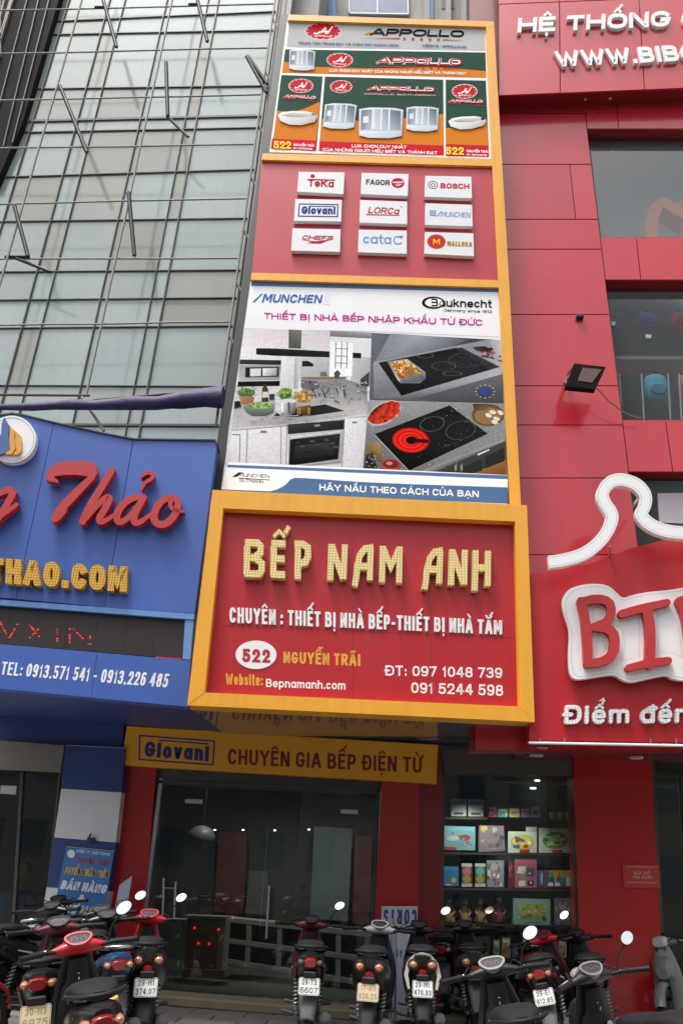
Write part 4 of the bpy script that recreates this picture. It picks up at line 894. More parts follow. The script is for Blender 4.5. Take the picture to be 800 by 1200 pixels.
for _ in range(60): b.lv -= 1 if _ % 3 else 0; FK(ell(*k1((rg.gauss(326, 22), rg.gauss(376, 13)), (0, 0))[0], rg.uniform(.6, 1.5), rg.uniform(.5, .9), 6, rg.random() * 3), rg.choice(['4a6a28', 'a4c466', '86a848', '3a5620', 'c4dc8c']))
for _ in range(90):
    b.lv -= 1 if _ % 3 else 0; x, y = rg.uniform(415, 775), rg.uniform(305, 420); w_ = rg.uniform(2, 16); h_ = rg.uniform(2, 9); FK(k1((x, y), (x + w_, y + 1), (x + w_ - 2, y + h_), (x - 2, y + h_)), rg.choice(['77787a', '9c9c9e', '5a5b5e', 'b4b4b4', '8a8580', '46474a', 'a39c94', 'c6c6c6']))
for _ in range(40):
    b.lv -= 1 if _ % 3 else 0; x = rg.uniform(50, 640); y = rg.uniform(500, 545) - x * .02; w_ = rg.uniform(10, 50); FK(k1((x, y), (x + w_, y - 2), (x + w_, y), (x, y + 2)), rg.choice(['a09e9c', 'c8c6c4', 'b2b0ae', '8e8c8a']))
for x in (395, 405, 450, 458): FK(k1((x, 455), (x + 4, 455), (x + 3, 490), (x - 1, 490)), 'c89a50')
FK(k1((300, 428), (318, 427), (320, 480), (306, 482)), 'f2f2f4'); FK(k1((340, 425), (352, 425), (350, 478), (342, 480)), '58585a')
for k in range(9): FK(ell(*k1((395 + k * 26, 646 - k * 2.5 + (k % 3) * 22), (0, 0))[0], 3.2, 1.6, 9), rg.choice(['3c4644', '2c3533', '46504d']))
# induction hob photograph
k2 = lambda *p: C(424, 385, 4.4444, *p)
FK(k2((50, 22), (400, 42), (725, 60), (735, 388), (38, 368)), ['6c7078', '50535a', '2c2d30', '6a6d74', '5b5e65'])
FK(k2((150, 25), (300, 35), (560, 55), (420, 110), (120, 160), (50, 200)), ['8d9199', 'a2a6ae', '55585e', '6f7278', '888b92', '7b7f86'])
FK(k2((60, 175), (640, 60), (727, 58), (730, 238), (270, 370), (60, 366)), ['9ea1a8', '8f9299', 'c9cbcf', 'b5b7bc', '54575d', '6e7178'])
FK(k2((270, 368), (732, 236), (735, 388), (400, 378)), ['4e5258', '6a6d73', '45484e', '3b3e44'])
FK(k2((85, 178), (490, 100), (718, 200), (205, 350)), ['1d1d1f', '17181a', '2a2b2e', '0a0a0b']); FK(k2((480, 103), (520, 100), (718, 200), (640, 222)), ['26272a', '323336', '3c3d40', '1d1e20'])
for cx, cy, rx, ry in ((540, 165, 90, 36), (425, 195, 62, 22), (330, 140, 40, 14), (470, 235, 50, 10)):
    for k in range(0, 44): 
        a = 6.2832 * k / 44; b.lv -= 1; FK(ell(*k2((cx + rx * math.cos(a), cy + ry * math.sin(a)), (0, 0))[0], .32, .25, 5), '8f9296')
for _ in range(150): b.lv -= 1; FK(ell(*k2((rg.uniform(440, 660), rg.uniform(120, 200)), (0, 0))[0], .28, .22, 5), rg.choice(['7c7f84', '5a5d62', '9a9da2']))
FK(k2((132, 172), (235, 158), (330, 228), (332, 262), (300, 285), (200, 285), (185, 268)), ['8f9296', 'b5b8bc', '9da0a4', '55585c', '7c7f83', '6c6f73', 'c9ccd0'])
FK(k2((135, 175), (232, 163), (318, 228), (195, 262)), ['b08a50', 'c2985c', '9a6a3a', 'a8763e'])
for _ in range(60):
    a, c_ = rg.random(), rg.random(); P = lerp(lerp((138, 178), (232, 166), a), lerp((192, 258), (312, 228), a), c_); FK(ell(*k2(P, (0, 0))[0], rg.uniform(1.2, 2.6), rg.uniform(.9, 1.6), 7, rg.random() * 3), rg.choice(['c8452a', 'e0b45a', 'f2dca0', '8a9a44', 'd67a3a', 'b83020', 'ecc478']))
for _ in range(26):
    x, y = rg.uniform(590, 725), rg.uniform(95, 170); 
    if (x - 590) * .5 > y - 130: FK(ell(*k2((x, y), (0, 0))[0], rg.uniform(1.5, 4), .9, 8, .3), rg.choice(['8d2832', 'a83a44', '2c2628', '5a1f26', 'c05a60']))
FK(k2((575, 98), (620, 92), (690, 108), (640, 118), (600, 116)), ['3a3234', '282224', '1d1819', '2c2628', '4a4244'])
for k in range(12):
    a = 6.2832 * k / 12; FK(ell(*k2((640 + 48 * math.cos(a), 328 + 34 * math.sin(a)), (0, 0))[0], .9, .9, 5), 'e8b83c')
FK(ell(*k2((640, 328), (0, 0))[0], 8.6, 5.4, 20), '36488c'); t1('Engineered in', k2((612, 326), (0, 0))[0], k2((668, 324), (0, 0))[0], 2, 'f0f0f0', .18); t1('Germany', k2((620, 342), (0, 0))[0], k2((662, 340), (0, 0))[0], 2, 'f0f0f0', .18)
# glowing ceramic hob photograph
FK(k2((35, 372), (738, 390), (745, 600), (750, 770), (5, 735), (20, 550)), ['a3a5a5', '8f9191', '7e8080', '8a8c8c', '5c5e5e', '7c7e7e'])
lv0 = b.lv
for _ in range(620):
    b.lv = lv0 + _ % 3; x = rg.uniform(15, 742); y = rg.uniform(385, 735); P = k2((x, y), (0, 0))[0]
    FK([(P[0] + a * .55, P[1] + c_ * .5) for a, c_ in ((-1, 0), (0, -1), (1, 0), (0, 1))], rg.choice(['5a5c5c', '6a6c6c', 'bcbebe', '9c9e9e', '444646', 'cdcfcf']))
FK(k2((65, 550), (455, 400), (655, 548), (245, 740)), ['141414', '1a1a1a', '222222', '060606'])
FK(k2((65, 550), (245, 740), (246, 745), (60, 553)), 'b0b2b2')
FK(ell(*k2((253, 582), (0, 0))[0], 21.5, 14.5, 30, .08), 'd01812'); 
for f, c_ in ((.9, 'ef2a1e'), (.78, 'c8130e'), (.66, 'f0301f'), (.52, 'cf1510'), (.4, 'ee2c20')): FK(ell(*k2((253, 582), (0, 0))[0], 21.5 * f, 14.5 * f, 26, .08), c_)
FK(ell(*k2((258, 582), (0, 0))[0], 7, 4.6, 20), '1a0404'); FK(k2((262, 572), (345, 578), (345, 596), (262, 594)), '300808')
for cx, cy, rx, ry in ((365, 497, 62, 38), (513, 530, 76, 48)):
    for k in range(0, 52):
        a = 6.2832 * k / 52; b.lv -= 1; FK(ell(*k2((cx + rx * math.cos(a + .2), cy + ry * math.sin(a)), (0, 0))[0], .36, .28, 5), 'b4b6b6')
for k in range(9): FK(ell(*k2((400 + k * 12, 625 - k * 4), (0, 0))[0], .35, .3, 5), '888a8a')
FK(ell(*k2((115, 440), (0, 0))[0], 22, 12.5, 24, -.5), 'b8bcbc'); FK(ell(*k2((115, 440), (0, 0))[0], 19.5, 10.5, 24, -.5), '4a2018')
for x, y in ((50, 470), (75, 450), (95, 478), (70, 480), (110, 440), (130, 462), (155, 455), (120, 405), (150, 420), (178, 430), (155, 395), (180, 400), (95, 430), (140, 440)): 
    P = k2((x, y), (0, 0))[0]; FK(ell(*P, 4.6, 4.2, 14), ['d8301f', 'e8523a', 'f08a70', 'e0402c', 'd0281a', 'b81c12', 'a0160e', '98140c', 'a0160e', 'b01a10', 'c0200f', 'cc2616', 'd82c1c', 'dc3020'])
for x, y in ((80, 462), (115, 425), (150, 410), (135, 450)): FK(ell(*k2((x, y), (0, 0))[0], 2.5, .8, 6, .6), '5a6a30')
FK(ell(*k2((655, 450), (0, 0))[0], 19, 13, 26), '6a5236'); FK(ell(*k2((655, 455), (0, 0))[0], 16, 10, 26), '94744a'); FK(k2((575, 392), (650, 392), (655, 425), (585, 430)), ['3e3226', '554434', '7c6648', '5c4834'])
for x, y in ((658, 452), (680, 436), (720, 438), (700, 470), (690, 488)): FK(ell(*k2((x, y), (0, 0))[0], 4, 2.4, 10, rg.random()), 'e8e2d4')
FK(k2((738, 385), (748, 395), (745, 620), (742, 600)), '9a9c9c')
FK(k2((20, 600), (98, 598), (105, 700), (20, 660)), ['8d7448', 'a88a58', '6a5430', '7c6540']); FK(k2((20, 660), (60, 640), (80, 735), (12, 738)), ['232323', '555248', '1d1d1d', '2c2c2c'])
for _ in range(20): FK(ell(*k2((rg.uniform(20, 75), rg.uniform(655, 730)), (0, 0))[0], .7, .7, 5), rg.choice(['c8c8c8', '7c7c7c', 'a0a0a0']))
FK(ell(*k2((150, 712), (0, 0))[0], 11.5, 7.5, 20), 'a8453c'); FK(ell(*k2((150, 706), (0, 0))[0], 9, 4.8, 20), '7c231c'); FK(ell(*k2((142, 702), (0, 0))[0], 4, 2, 12), 'c9928a')
FK(k2((380, 748), (745, 582), (750, 770)), ['3a3c3a', '474a48', '262826']); FK(k2((540, 770), (748, 680), (750, 772)), ['8a5c34', '9c6a3c', '6a4426'])
FK(k2((520, 725), (620, 680), (625, 740), (525, 768)), '2a2c2a'); FK(k2((640, 668), (738, 620), (742, 690), (645, 728)), '2a2c2a'); FK(k2((600, 655), (660, 628), (662, 634), (602, 662)), 'e8e8e8')
for x in (510, 480): FK(k2((x, 720), (x + 12, 700), (x + 14, 735), (x + 4, 745)), '8a8c8a')
FK(k2((300, 745), (745, 575), (745, 588), (390, 742), (360, 765)), ['9a9c9c', 'b5b7b7', '6a6c6c', '585a5a', '444646'])
b.build('photo_print', PHOTO, kp)
lv0 = b.lv; b = MB(); b.lv = lv0
FK = lambda P, c: b.flat(K, P, c, .0065)
FK(z5((38, 492), (765, 526), (766, 602), (20, 567)), 'fdfdfd'); FK(z5((38, 499), (765, 527), (765, 537), (36, 506)), '5878a6')
sw = smooth(z5((765, 558), (400, 546), (222, 532), (202, 535), (190, 550), (170, 562), (148, 568)), None, 2)
FK(sw + z5((148, 574), (767, 601)), '4f74a0')
FK(z5((20, 563), (150, 568), (150, 574), (20, 568)), '4f74a0')
p = z5((276, 566), (690, 584), (276, 549), (690, 567)); text('HÃY NẤU THEO CÁCH CỦA BẠN', K, *p, t=.19, d0=.0065 + b.lv * LV, mb=b, color='f4f6fa', gap=.13); b.lv += 9
FK(z5((48, 531), (66, 519), (78, 519), (60, 531)), '2a2a2c')
t1('MUNCHEN', z5((64, 530), (0, 0))[0], z5((146, 534), (0, 0))[0], 4.2, '2a2a2c', .17); FK(z5((66, 533), (148, 538), (148, 540), (66, 535)), '2a2a2c'); t1('GUTMANN', z5((68, 544), (0, 0))[0], z5((130, 548), (0, 0))[0], 3.8, '2a2a2c', .16)
b.build('footer_print', PRINT, kp)
# ------------------------------------------------------------ main shop sign
z6 = lambda *p: C(200, 570, 1.818, *p)
ms = wthing('main_shop_sign', 'big red shop sign in a thick yellow frame with raised cream letters, centre', 'sign', M.pt(420, 840))
TLo, TRo, BRo, BLo = (249, 574), (617, 592), (626, 846), (219.5, 826.5)
TLi, TRi, BRi, BLi = (261.6, 595.5), (603, 611), (608.5, 828), (239.6, 811.5)
slab('frame_rail', M, [TLo, TRo, TRi, TLi], -.30, .0, YEL, ms); slab('frame_rail', M, [BLi, BRi, BRo, BLo], -.30, -.001, YEL, ms)
slab('frame_rail', M, [TLo, TLi, BLi, BLo], -.30, .002, YEL, ms); slab('frame_rail', M, [TRi, TRo, BRo, BRi], -.30, .001, YEL, ms)
slab('sign_board', M, [(255, 585), (612, 601), (617, 838), (228, 820)], -.24, -.12, REDSIGN, ms)
b = MB()
for P in ([(262, 733), (608, 748)], [(412, 600), (414, 828)], [(502, 606), (506, 832)]): b.strip(M, P, .22, -.1205, -.1185)
b.build('sheet_joint', REDDARK, ms)
def glyph_custom(chars):
    """blocky raised letters with a swept left leg, in a 1 x 1 cell"""
    G2 = {'B': (.72, [[(.12, .03), (.12, .85)], [(0, .93), (.7, .93), (.86, .84), (.86, .66), (.6, .55)], [(.3, .52), (.62, .5), (.94, .36), (.94, .16), (.78, .05), (.0, .05)]]),
          'E': (.62, [[(.16, .03), (.16, .85)], [(0, .93), (.95, .93)], [(.3, .5), (.9, .5)], [(.0, .06), (.95, .06)]]),
          'P': (.64, [[(.22, -.04), (.22, .86)], [(0, .93), (.55, .93), (.86, .84), (.88, .60), (.72, .44), (.36, .38)]]),
          'N': (.68, [[(.1, -.02), (.1, .98)], [(.12, .95), (.52, .45), (.9, .03)], [(.92, .02), (.92, .98)]]),
          'A': (.78, [[(.10, -.16), (.17, .12), (.2, .42), (.32, .7), (.56, .88), (1.0, .93)], [(.86, .02), (.86, .9)], [(.3, .40), (.8, .40)]]),
          'M': (.80, [[(.08, -.02), (.08, .98)], [(.12, .9), (.5, .42), (.88, .9)], [(.92, -.02), (.92, .98)]]),
          'H': (.68, [[(.1, -.14), (.1, .98)], [(.2, .5), (.85, .5)], [(.9, .0), (.9, .98)]])}
    return G2
G2 = glyph_custom('')
def cream(word, BL, BR, TL, TR, t=.195, gap=.1):
    tot = sum(G2['E' if c == 'Ế' else c][0] for c in word) + gap * (len(word) - 1); x = 0
    BL, BR, TL, TR = (Vector(p) for p in (BL, BR, TL, TR))
    for ch in word:
        w_, st = G2['E' if ch == 'Ế' else ch]; b = MB()
        class Mx:
            n = M.n
            @staticmethod
            def pt(u, v, d):
                a = u / tot; p = (BL * (1 - a) + BR * a) * (1 - v) + (TL * (1 - a) + TR * a) * v; return M.pt(p.x, p.y, d)
        for k, P in enumerate(st):
            b.strip(Mx, [(x + t * .4 + a * (w_ - t * .8), c) for a, c in P], t / 2, -.12, -.03 + k * .0015, cap='butt')
        if ch == 'Ế':
            b.strip(Mx, [(x + .14, 1.12), (x + .32, 1.28), (x + .5, 1.12)], .05, -.12, -.03, cap='butt'); b.strip(Mx, [(x + .5, 1.22), (x + .62, 1.42)], .065, -.12, -.028, cap='butt')
        b.build('letter', DOTCREAM, ms); x += w_ + gap
z7b = lambda x, y: (270 + x / 2.5, 610 + y / 2.5)
cream('BẾP', z7b(33, 160), z7b(240, 168), z7b(36, 57), z7b(240, 62)); cream('NAM', z7b(280, 172), z7b(505, 181), z7b(284, 66), z7b(507, 74)); cream('ANH', z7b(556, 184), z7b(764, 192), z7b(560, 78), z7b(766, 86))
text('CHUYÊN : THIẾT BỊ NHÀ BẾP-THIẾT BỊ NHÀ TẮM', M, (269, 729.5), (588, 743.5), (269, 711.5), (588, 727), t=.17, d0=-.12, d1=-.10, mats=WHITE, name='slogan_letters', parent=ms, gap=.1)
b = MB(); b.poly(M, ell(300, 767.3, 24, 16.6, 32), -.12, -.112); o = b.build('number_oval', WPRINT, ms)
text('522', M, (284, 776), (316.6, 777.2), (284, 760), (316.6, 761.2), t=.24, d0=-.111, mats=mat('red_vinyl', (.42, .012, .02), .45), name='house_number', parent=o, gap=.14)
text('NGUYỄN TRÃI', M, (332, 777), (422, 780.6), (332, 763.6), (422, 766.6), t=.2, d0=-.1185, mats=YPRINT, parent=ms, gap=.12)
text('Website:', M, (264.5, 802), (308, 803.6), (264.5, 789), (308, 790.5), t=.16, d0=-.1185, mats=YPRINT, parent=ms, gap=.1)
text('Bepnamanh.com', M, (311.7, 805), (404.6, 808.2), (311.7, 795.4), (404.6, 798.4), t=.17, d0=-.1185, mats=WPRINT, parent=ms, gap=.12)
text('ĐT: 097 1048 739', M, (451, 791.6), (588, 794.6), (451, 779.6), (588, 782.6), t=.17, d0=-.1185, mats=WPRINT, parent=ms, gap=.12)
text('091 5244 598', M, (481.6, 812), (589, 815.6), (481.6, 799.6), (589, 802.6), t=.17, d0=-.1185, mats=WPRINT, parent=ms, gap=.12)

# ------------------------------------------------------------ blue sign
z8 = lambda *p: C(0, 470, 3.077, *p); z9 = lambda *p: C(0, 480, 6.667, *p)
bl = wthing('blue_shop_sign', 'blue shop sign with red script letters, yellow letters and a red LED strip, left edge', 'sign', BS.pt(100, 820))
def pan(q, d=0, nm='sign_panel'): return slab(nm, BS, q, d - .2, d + random.uniform(-.002, .002), random.choice(BLUE), bl)
pan([(-90, 492), (-20, 489), (4.5, 485.5), (15, 484), (30, 486.5), (63.2, 494.5), (18.8, 701.5), (-90, 695)])
pan([(63.8, 494.7), (120, 507), (156.2, 513.8), (122.7, 711.3), (19.4, 701.8)])
pan([(157, 514), (200, 514.6), (252, 515.4), (254.5, 521), (224, 788), (223.5, 719), (123.3, 711.5)][:4] + [(254, 520), (228, 719), (123.3, 711.5)])
b = MB(); b.strip(BS, [(-90, 493), (-20, 489), (4.5, 485.5), (15, 484), (30, 486.5), (63.5, 494.6), (120, 507), (156.5, 514), (252, 515.4), (254.5, 520)], .7, -.22, .02); b.build('edge_trim', BLACK, bl)
slab('sign_panel', BS, [(-90, 696), (228, 719.5), (227, 726), (-90, 702)], -.2, .012, BLUET, bl)
slab('sign_panel', BS, [(217, 726), (227, 726.5), (223, 773), (214, 772)], -.2, .0, BLUET, bl)
pan([(-90, 747), (114, 764.5), (106.6, 817.3), (-90, 798)]); pan([(114.5, 764.5), (223.5, 774), (219.5, 828), (107, 817.4)])
led = slab('led_panel', BS, [(-90, 697), (217, 724), (214, 772), (-90, 747)], -.2, -.04, mat('led_board', (.022, .014, .013), .5, var=.4, vs=6), bl)
b = MB()
for s_, x0, x1 in (('V', 0, 22), ('N', -28, -6), ('X', 34, 50), ('I', 66, 69), ('N', 82, 106)):
    for st in G[s_][1]:
        P = [Vector((x0 + a * (x1 - x0), 746 - c * 18 + (x0 + a * 20) * .085)) for a, c in st]
        for i in range(len(P) - 1):
            n = max(2, int((P[i + 1] - P[i]).length / 2.1))
            for k in range(n):
                if random.random() < .3: continue
                q = P[i] + (P[i + 1] - P[i]) * (k / n); b.add([BS.pt(q.x + x * .95, q.y + y * .42, -.036) for x, y in ((-1, -1), (1, -1), (1, 1), (-1, 1))], [[0, 1, 2, 3]], 0 if random.random() < .45 else 1)
for x in (66, 70, 74): b.add([BS.pt(x + a, 713 + c, -.036) for a, c in ((-1.2, -1), (1.2, -1), (1.2, 1), (-1.2, 1))], [[0, 1, 2, 3]], 0)
for k in range(14): b.add([BS.pt(184 + k * 2.2 + a, 770 + k * .16 + c, -.036) for a, c in ((-.6, -.4), (.6, -.4), (.6, .4), (-.6, .4))], [[0, 1, 2, 3]], k % 2)
b.build('led_lights', [LEDR, LEDDIM], led, kind='stuff')
b = MB()
for x in range(-60, 214, 34): b.strip(BS, [(x + 6, 705 + x * .088), (x, 752 + x * .085)], .18, -.04, -.037)
b.build('led_module_joint', BLACK, led)
# script letters
tb = MB(); tb.poly(BS, z9((360, 550), (368, 495), (395, 452), (440, 420), (520, 402), (620, 400), (705, 405), (750, 430), (762, 490), (735, 545), (680, 605), (610, 680), (560, 735), (528, 768), (520, 800), (480, 850), (430, 885), (403, 872), (405, 830), (440, 770), (500, 700), (580, 620), (690, 522), (600, 508), (500, 510), (430, 520), (425, 530), (450, 545), (460, 572), (400, 562)), .03, .13); tb.build('letter', DOTRED, bl)
def scr(paths, nm='letter', cp='round'):
    b = MB()
    for i, (P, h) in enumerate(paths):
        Q = smooth(z8(*P), [h if not isinstance(h, list) else h[k] for k in range(len(P))], 2); b.strip(BS, Q[0], Q[1], .03, .13 + i * .0015, cap=cp)
    b.build(nm, DOTRED, bl)
scr([([(405, 248), (370, 305), (325, 375), (298, 435)], [3.6, 4.2, 4.4, 4]), ([(310, 425), (350, 375), (385, 345), (398, 350), (378, 390), (352, 430), (372, 438), (425, 400)], [2.6, 3.4, 3.8, 4, 4, 3.8, 3, 2])])
scr([([(510, 345), (470, 350), (430, 385), (418, 425), (435, 440), (470, 415), (505, 365)], [3.4, 3.8, 4.2, 4.2, 3.6, 3.2, 3]), ([(518, 348), (488, 400), (480, 435), (500, 442), (548, 405)], [3.8, 4, 4, 3.2, 2])])
scr([([(510, 272), (528, 256), (552, 260), (550, 280), (522, 292), (512, 316)], [1.6, 2.2, 2.4, 2.2, 1.9, 1.6])], 'tone_mark')
scr([([(612, 345), (575, 365), (552, 410), (560, 440), (592, 448), (628, 418), (645, 370), (632, 345), (612, 358), (618, 392), (660, 398)], [3.2, 4, 4.3, 4.3, 4.2, 4.2, 4, 3.4, 2.8, 2.2, 1.6])])
scr([([(-70, 360), (-30, 340), (38, 318)], 3.6), ([(48, 330), (20, 385), (-20, 440)], 4), ([(60, 372), (20, 405), (-40, 440)], 2.4)])
text('THAO.COM', BS, z8((-40, 652), (0, 0))[0], z8((456, 689), (0, 0))[0], z8((-38, 564), (0, 0))[0], z8((462, 597), (0, 0))[0], t=.27, d0=0, d1=.09, mats=DOTYEL, parent=bl, gap=.1, split=True)
text('TEL: 0913.571 541 - 0913.226 485', BS, z8((2, 986), (0, 0))[0], z8((602, 1033), (0, 0))[0], z8((8, 939), (0, 0))[0], z8((610, 984), (0, 0))[0], t=.145, d0=.002, mats=WPRINT, parent=bl, gap=.1, shear=.06)
# disc emblem
b = MB(); b.poly(BS, ell(14, 514.5, 28.3, 27.5, 40), .0, .09); dk = b.build('logo_disc', WHITE, bl)
lb = mat('logo_blue', (.06, .12, .30), .45); lo = mat('logo_orange', (.66, .32, .05), .45)
for P, m_ in (([(35, 58), (75, 125), (66, 200), (82, 290), (60, 330), (10, 350), (-60, 350), (-40, 240), (10, 190), (15, 110)], lb), ([(80, 130), (118, 165), (112, 220), (125, 300), (95, 348), (40, 348), (80, 310), (76, 220)], lo), ([(122, 165), (165, 205), (172, 260), (168, 325), (140, 352), (105, 350), (130, 310), (118, 240)], lo)):
    b = MB(); b.poly(BS, z9(*P), .09, .125); b.build('logo_flame', m_, dk)
b = MB(); b.strip(BS, ell(14, 514.5, 26, 25.2, 40), .25, .0905, .093, closed=True); b.build('disc_rim_line', WSIDE, dk)
# soffit of the blue sign and the blue shopfront
bf = wthing('blue_shopfront', 'shopfront of the blue signed shop with navy wall, striped pillar and dark glass, lower left', 'building', (-5, 10.8, 0))
def hz(p0, p1, y1, thick=.06, nm='soffit', m=None, par=None):
    b = MB(); a, c = Vector(p0), Vector(p1); k = Vector((0, 0, thick))
    e0 = Vector((a.x, y1, a.z)); e1 = Vector((c.x, y1, c.z)); vs = [a, c, e1, e0, a + k, c + k, e1 + k, e0 + k]
    b.add(vs, [[0, 1, 2, 3], [7, 6, 5, 4], [0, 4, 5, 1], [2, 6, 7, 3], [1, 5, 6, 2], [0, 3, 7, 4]]); return b.build(nm, m, par)
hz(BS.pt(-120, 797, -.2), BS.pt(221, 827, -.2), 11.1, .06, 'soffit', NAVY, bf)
FW_ = Pl(10.85)
slab('navy_lintel', FW_, [(-120, 780), (146, 800), (144, 876), (77, 874), (-120, 862)], -.3, 0, NAVY, bf)
zz = lambda *p: C(0, 820, 3.636, *p)
PB = Pl(10.75)
for q, m_ in (((270, 190), (533, 205), (519, 393), (262, 377)), NAVY), (((262, 379), (518, 395), (494, 608), (232, 587)), WHITEP), (((232, 589), (494, 610), (465, 815), (200, 797)), NAVY), (((200, 799), (465, 817), (395, 1330), (110, 1310)), WHITEP):
    slab('pillar_band', PB, zz(*q), -.28, random.uniform(-.001, .001), m_, bf)
slab('roller_shutter_box', FW_, zz((-300, 150), (275, 195), (258, 305), (-300, 280)), -.06, .12, mat('shutter_box', (.16, .15, .12), .5, var=.2), bf)
b = MB(); b.strip(PB, zz((285, 193), (535, 206)), .3, 0, .02); b.build('conduit', ALU, bf)
DL = Pl(10.95)
g_ = slab('glass_pane', DL, zz((-400, 280), (262, 300), (150, 1330), (-400, 1300)), -.02, -.008, SHOPG, bf)
for P, r in ((zz((95, 295), (35, 1300)), 1.6), (zz((258, 295), (150, 1320)), 1.2)): b = MB(); b.strip(DL, P, r, -.03, .03); b.build('frame', DKFR, bf)
tag(slab('paper_notice', DL, zz((5, 365), (73, 368), (68, 404), (2, 400)), .0, .004, mat('grey_paper', (.42, .42, .40), .6)), 'small pale paper notice on the dark glass under the blue sign', 'notice')
# person inside, seen through the glass from behind
def person():
    t = wthing('person', 'person with short dark hair in a blue shirt sitting behind the glass at lower left', 'person', P0)
    S = .98; b = MB(); o = P0
    def rg_(z, rx, ry, dx=0, dy=0, n=16): return [o + Vector((dx + math.cos(6.2832 * k / n) * rx, dy + math.sin(6.2832 * k / n) * ry, z)) for k in range(n)]
    prof = [(.45, .16, .12, 0, 0), (.55, .175, .13, 0, 0), (.7, .16, .115, 0, -.01), (.85, .19, .12, .0, -.02), (.97, .21, .115, .01, -.02), (1.03, .17, .1, .01, -.02), (1.07, .085, .075, .02, -.01), (1.1, .055, .06, .03, 0), (1.15, .052, .06, .035, 0), (1.18, .07, .085, .04, 0), (1.24, .078, .1, .045, 0), (1.31, .08, .105, .045, 0), (1.37, .065, .085, .045, 0), (1.4, .02, .03, .045, 0)]
    b.loft([rg_(*p) for p in prof]); 
    for s in (-1, 1):
        b.tube([o + Vector(p) for p in ((s * .19, -.02, .98), (s * .24, .0, .86), (s * .26, .04, .74), (s * .2, -.12, .66), (s * .12, -.25, .66))], [.055, .052, .043, .038, .03], 10)
        b.tube([o + Vector(p) for p in ((s * .09, 0, .5), (s * .12, -.22, .52), (s * .13, -.42, .5), (s * .13, -.44, .3), (s * .13, -.42, .06), (s * .13, -.5, .04))], [.09, .085, .065, .055, .04, .04], 10)
        for k in range(4): b.tube([o + Vector((s * .12 - .02 + k * .013, -.25, .66)), o + Vector((s * .1 - .02 + k * .013, -.31 - (k % 2) * .01, .65)), o + Vector((s * .09 - .02 + k * .013, -.34, .63))], [.009, .008, .006], 6)
        b.tube([o + Vector((s * .11, -.25, .67)), o + Vector((s * .07, -.28, .66)), o + Vector((s * .06, -.31, .65))], [.011, .009, .007], 6)
        b.ball(o + Vector((.045 + s * .08, .01, 1.26)), .022, 8, 5)
    b.ball(o + Vector((.045, -.108, 1.255)), .016, 8, 5)
    b.build('body', mat('skin', (.38, .22, .15), .55), t)
    b = MB(); b.loft([[o + Vector((dx + math.cos(6.2832 * k / 16) * rx * 1.07, dy + math.sin(6.2832 * k / 16) * ry * 1.09, z)) for k in range(16)] for z, rx, ry, dx, dy in prof[:7]])
    for s in (-1, 1): b.tube([o + Vector(p) for p in ((s * .17, -.02, 1.0), (s * .22, -.01, .92), (s * .25, .01, .82))], [.068, .066, .06], 10)
    b.build('shirt', mat('blue_shirt', (.05, .11, .26), .8, var=.2), t)
    b = MB(); b.ball(o + Vector((.045, .022, 1.315)), .1, 14, 9, sc_=(.92, 1.08, 1.0)); b.ball(o + Vector((.045, .05, 1.26)), .085, 12, 8); b.build('hair', mat('dark_hair', (.015, .012, .01), .6, bump=.5, bs=200), t)
    b = MB()
    for s in (-1, 1): b.tube([o + Vector(p) for p in ((s * .09, .02, .48), (s * .12, -.22, .5), (s * .13, -.43, .49), (s * .13, -.44, .3), (s * .13, -.42, .1))], [.105, .098, .078, .066, .055], 10)
    b.build('trousers', mat('dark_trousers', (.03, .03, .04), .8), t)
    s_ = wthing('stool', 'dark stool under the person behind the glass', 'stool', P0); b = MB(); b.tube([P0 + Vector((0, 0, .42)), P0 + Vector((0, 0, .46))], .17, 14); b.build('seat', BLACK, s_)
    for k in range(4):
        a = k * 1.5708 + .78; b = MB(); b.tube([P0 + Vector((math.cos(a) * .12, math.sin(a) * .12, .42)), P0 + Vector((math.cos(a) * .18, math.sin(a) * .18, 0))], .013, 6); b.build('leg', ALU, s_)
P0 = Pl(11.5).pt(21, 1040); P0.z = .1
person()
# recruitment banner
bn = wthing('recruitment_banner', 'blue banner with yellow and white lettering hanging on the striped pillar', 'banner', PB.pt(95, 1075))
q = zz((283, 625), (487, 645), (440, 935), (228, 910)); BNM = mat('blue_banner', (.045, .16, .42), .45, var=.15, vs=4)
slab('sheet', PB, q, .02, .028, BNM, bn)
A = lambda x, y: qd(q, x, y)
def bt(s, x0, x1, y0, y1, c, t=.2, sh=.15): text(s, PB, A(x0, y1), A(x1, y1), A(x0, y0), A(x1, y0), t=t, d0=.0285, mats=mat('banner_' + c, c, .5), parent=bn, gap=.1, shear=sh)
bt('TUYỂN NHÂN VIÊN', .06, .95, .30, .40, 'caa53a', .22); bt('BÁN HÀNG', .04, .96, .50, .63, 'dfe3e8', .24); bt('&', .42, .56, .68, .79, 'dfe3e8', .22); bt('THỢ MAY', .08, .92, .84, .98, 'dfe3e8', .24); bt('THUONG THAO', .26, .93, .14, .22, '8c3040', .2); bt('CÔNG TY THỜI TRANG', .22, .93, .03, .075, 'b8c8dd', .2)
b = MB(); b.poly(PB, ell(*A(.13, .1), 4.5, 4.8, 18), .029, .03); b.poly(PB, [A(.13, .04), A(.18, .15), A(.08, .15)], .03, .0305); b.build('logo_disc', mat('banner_dfe3e8', 'dfe3e8', .5), bn)
for a, c in ((zz((283, 625), (0, 0))[0], zz((488, 645), (0, 0))[0]),): b = MB(); b.strip(PB, [a, c], .35, .015, .035); b.build('top_rod', ALU, bn)
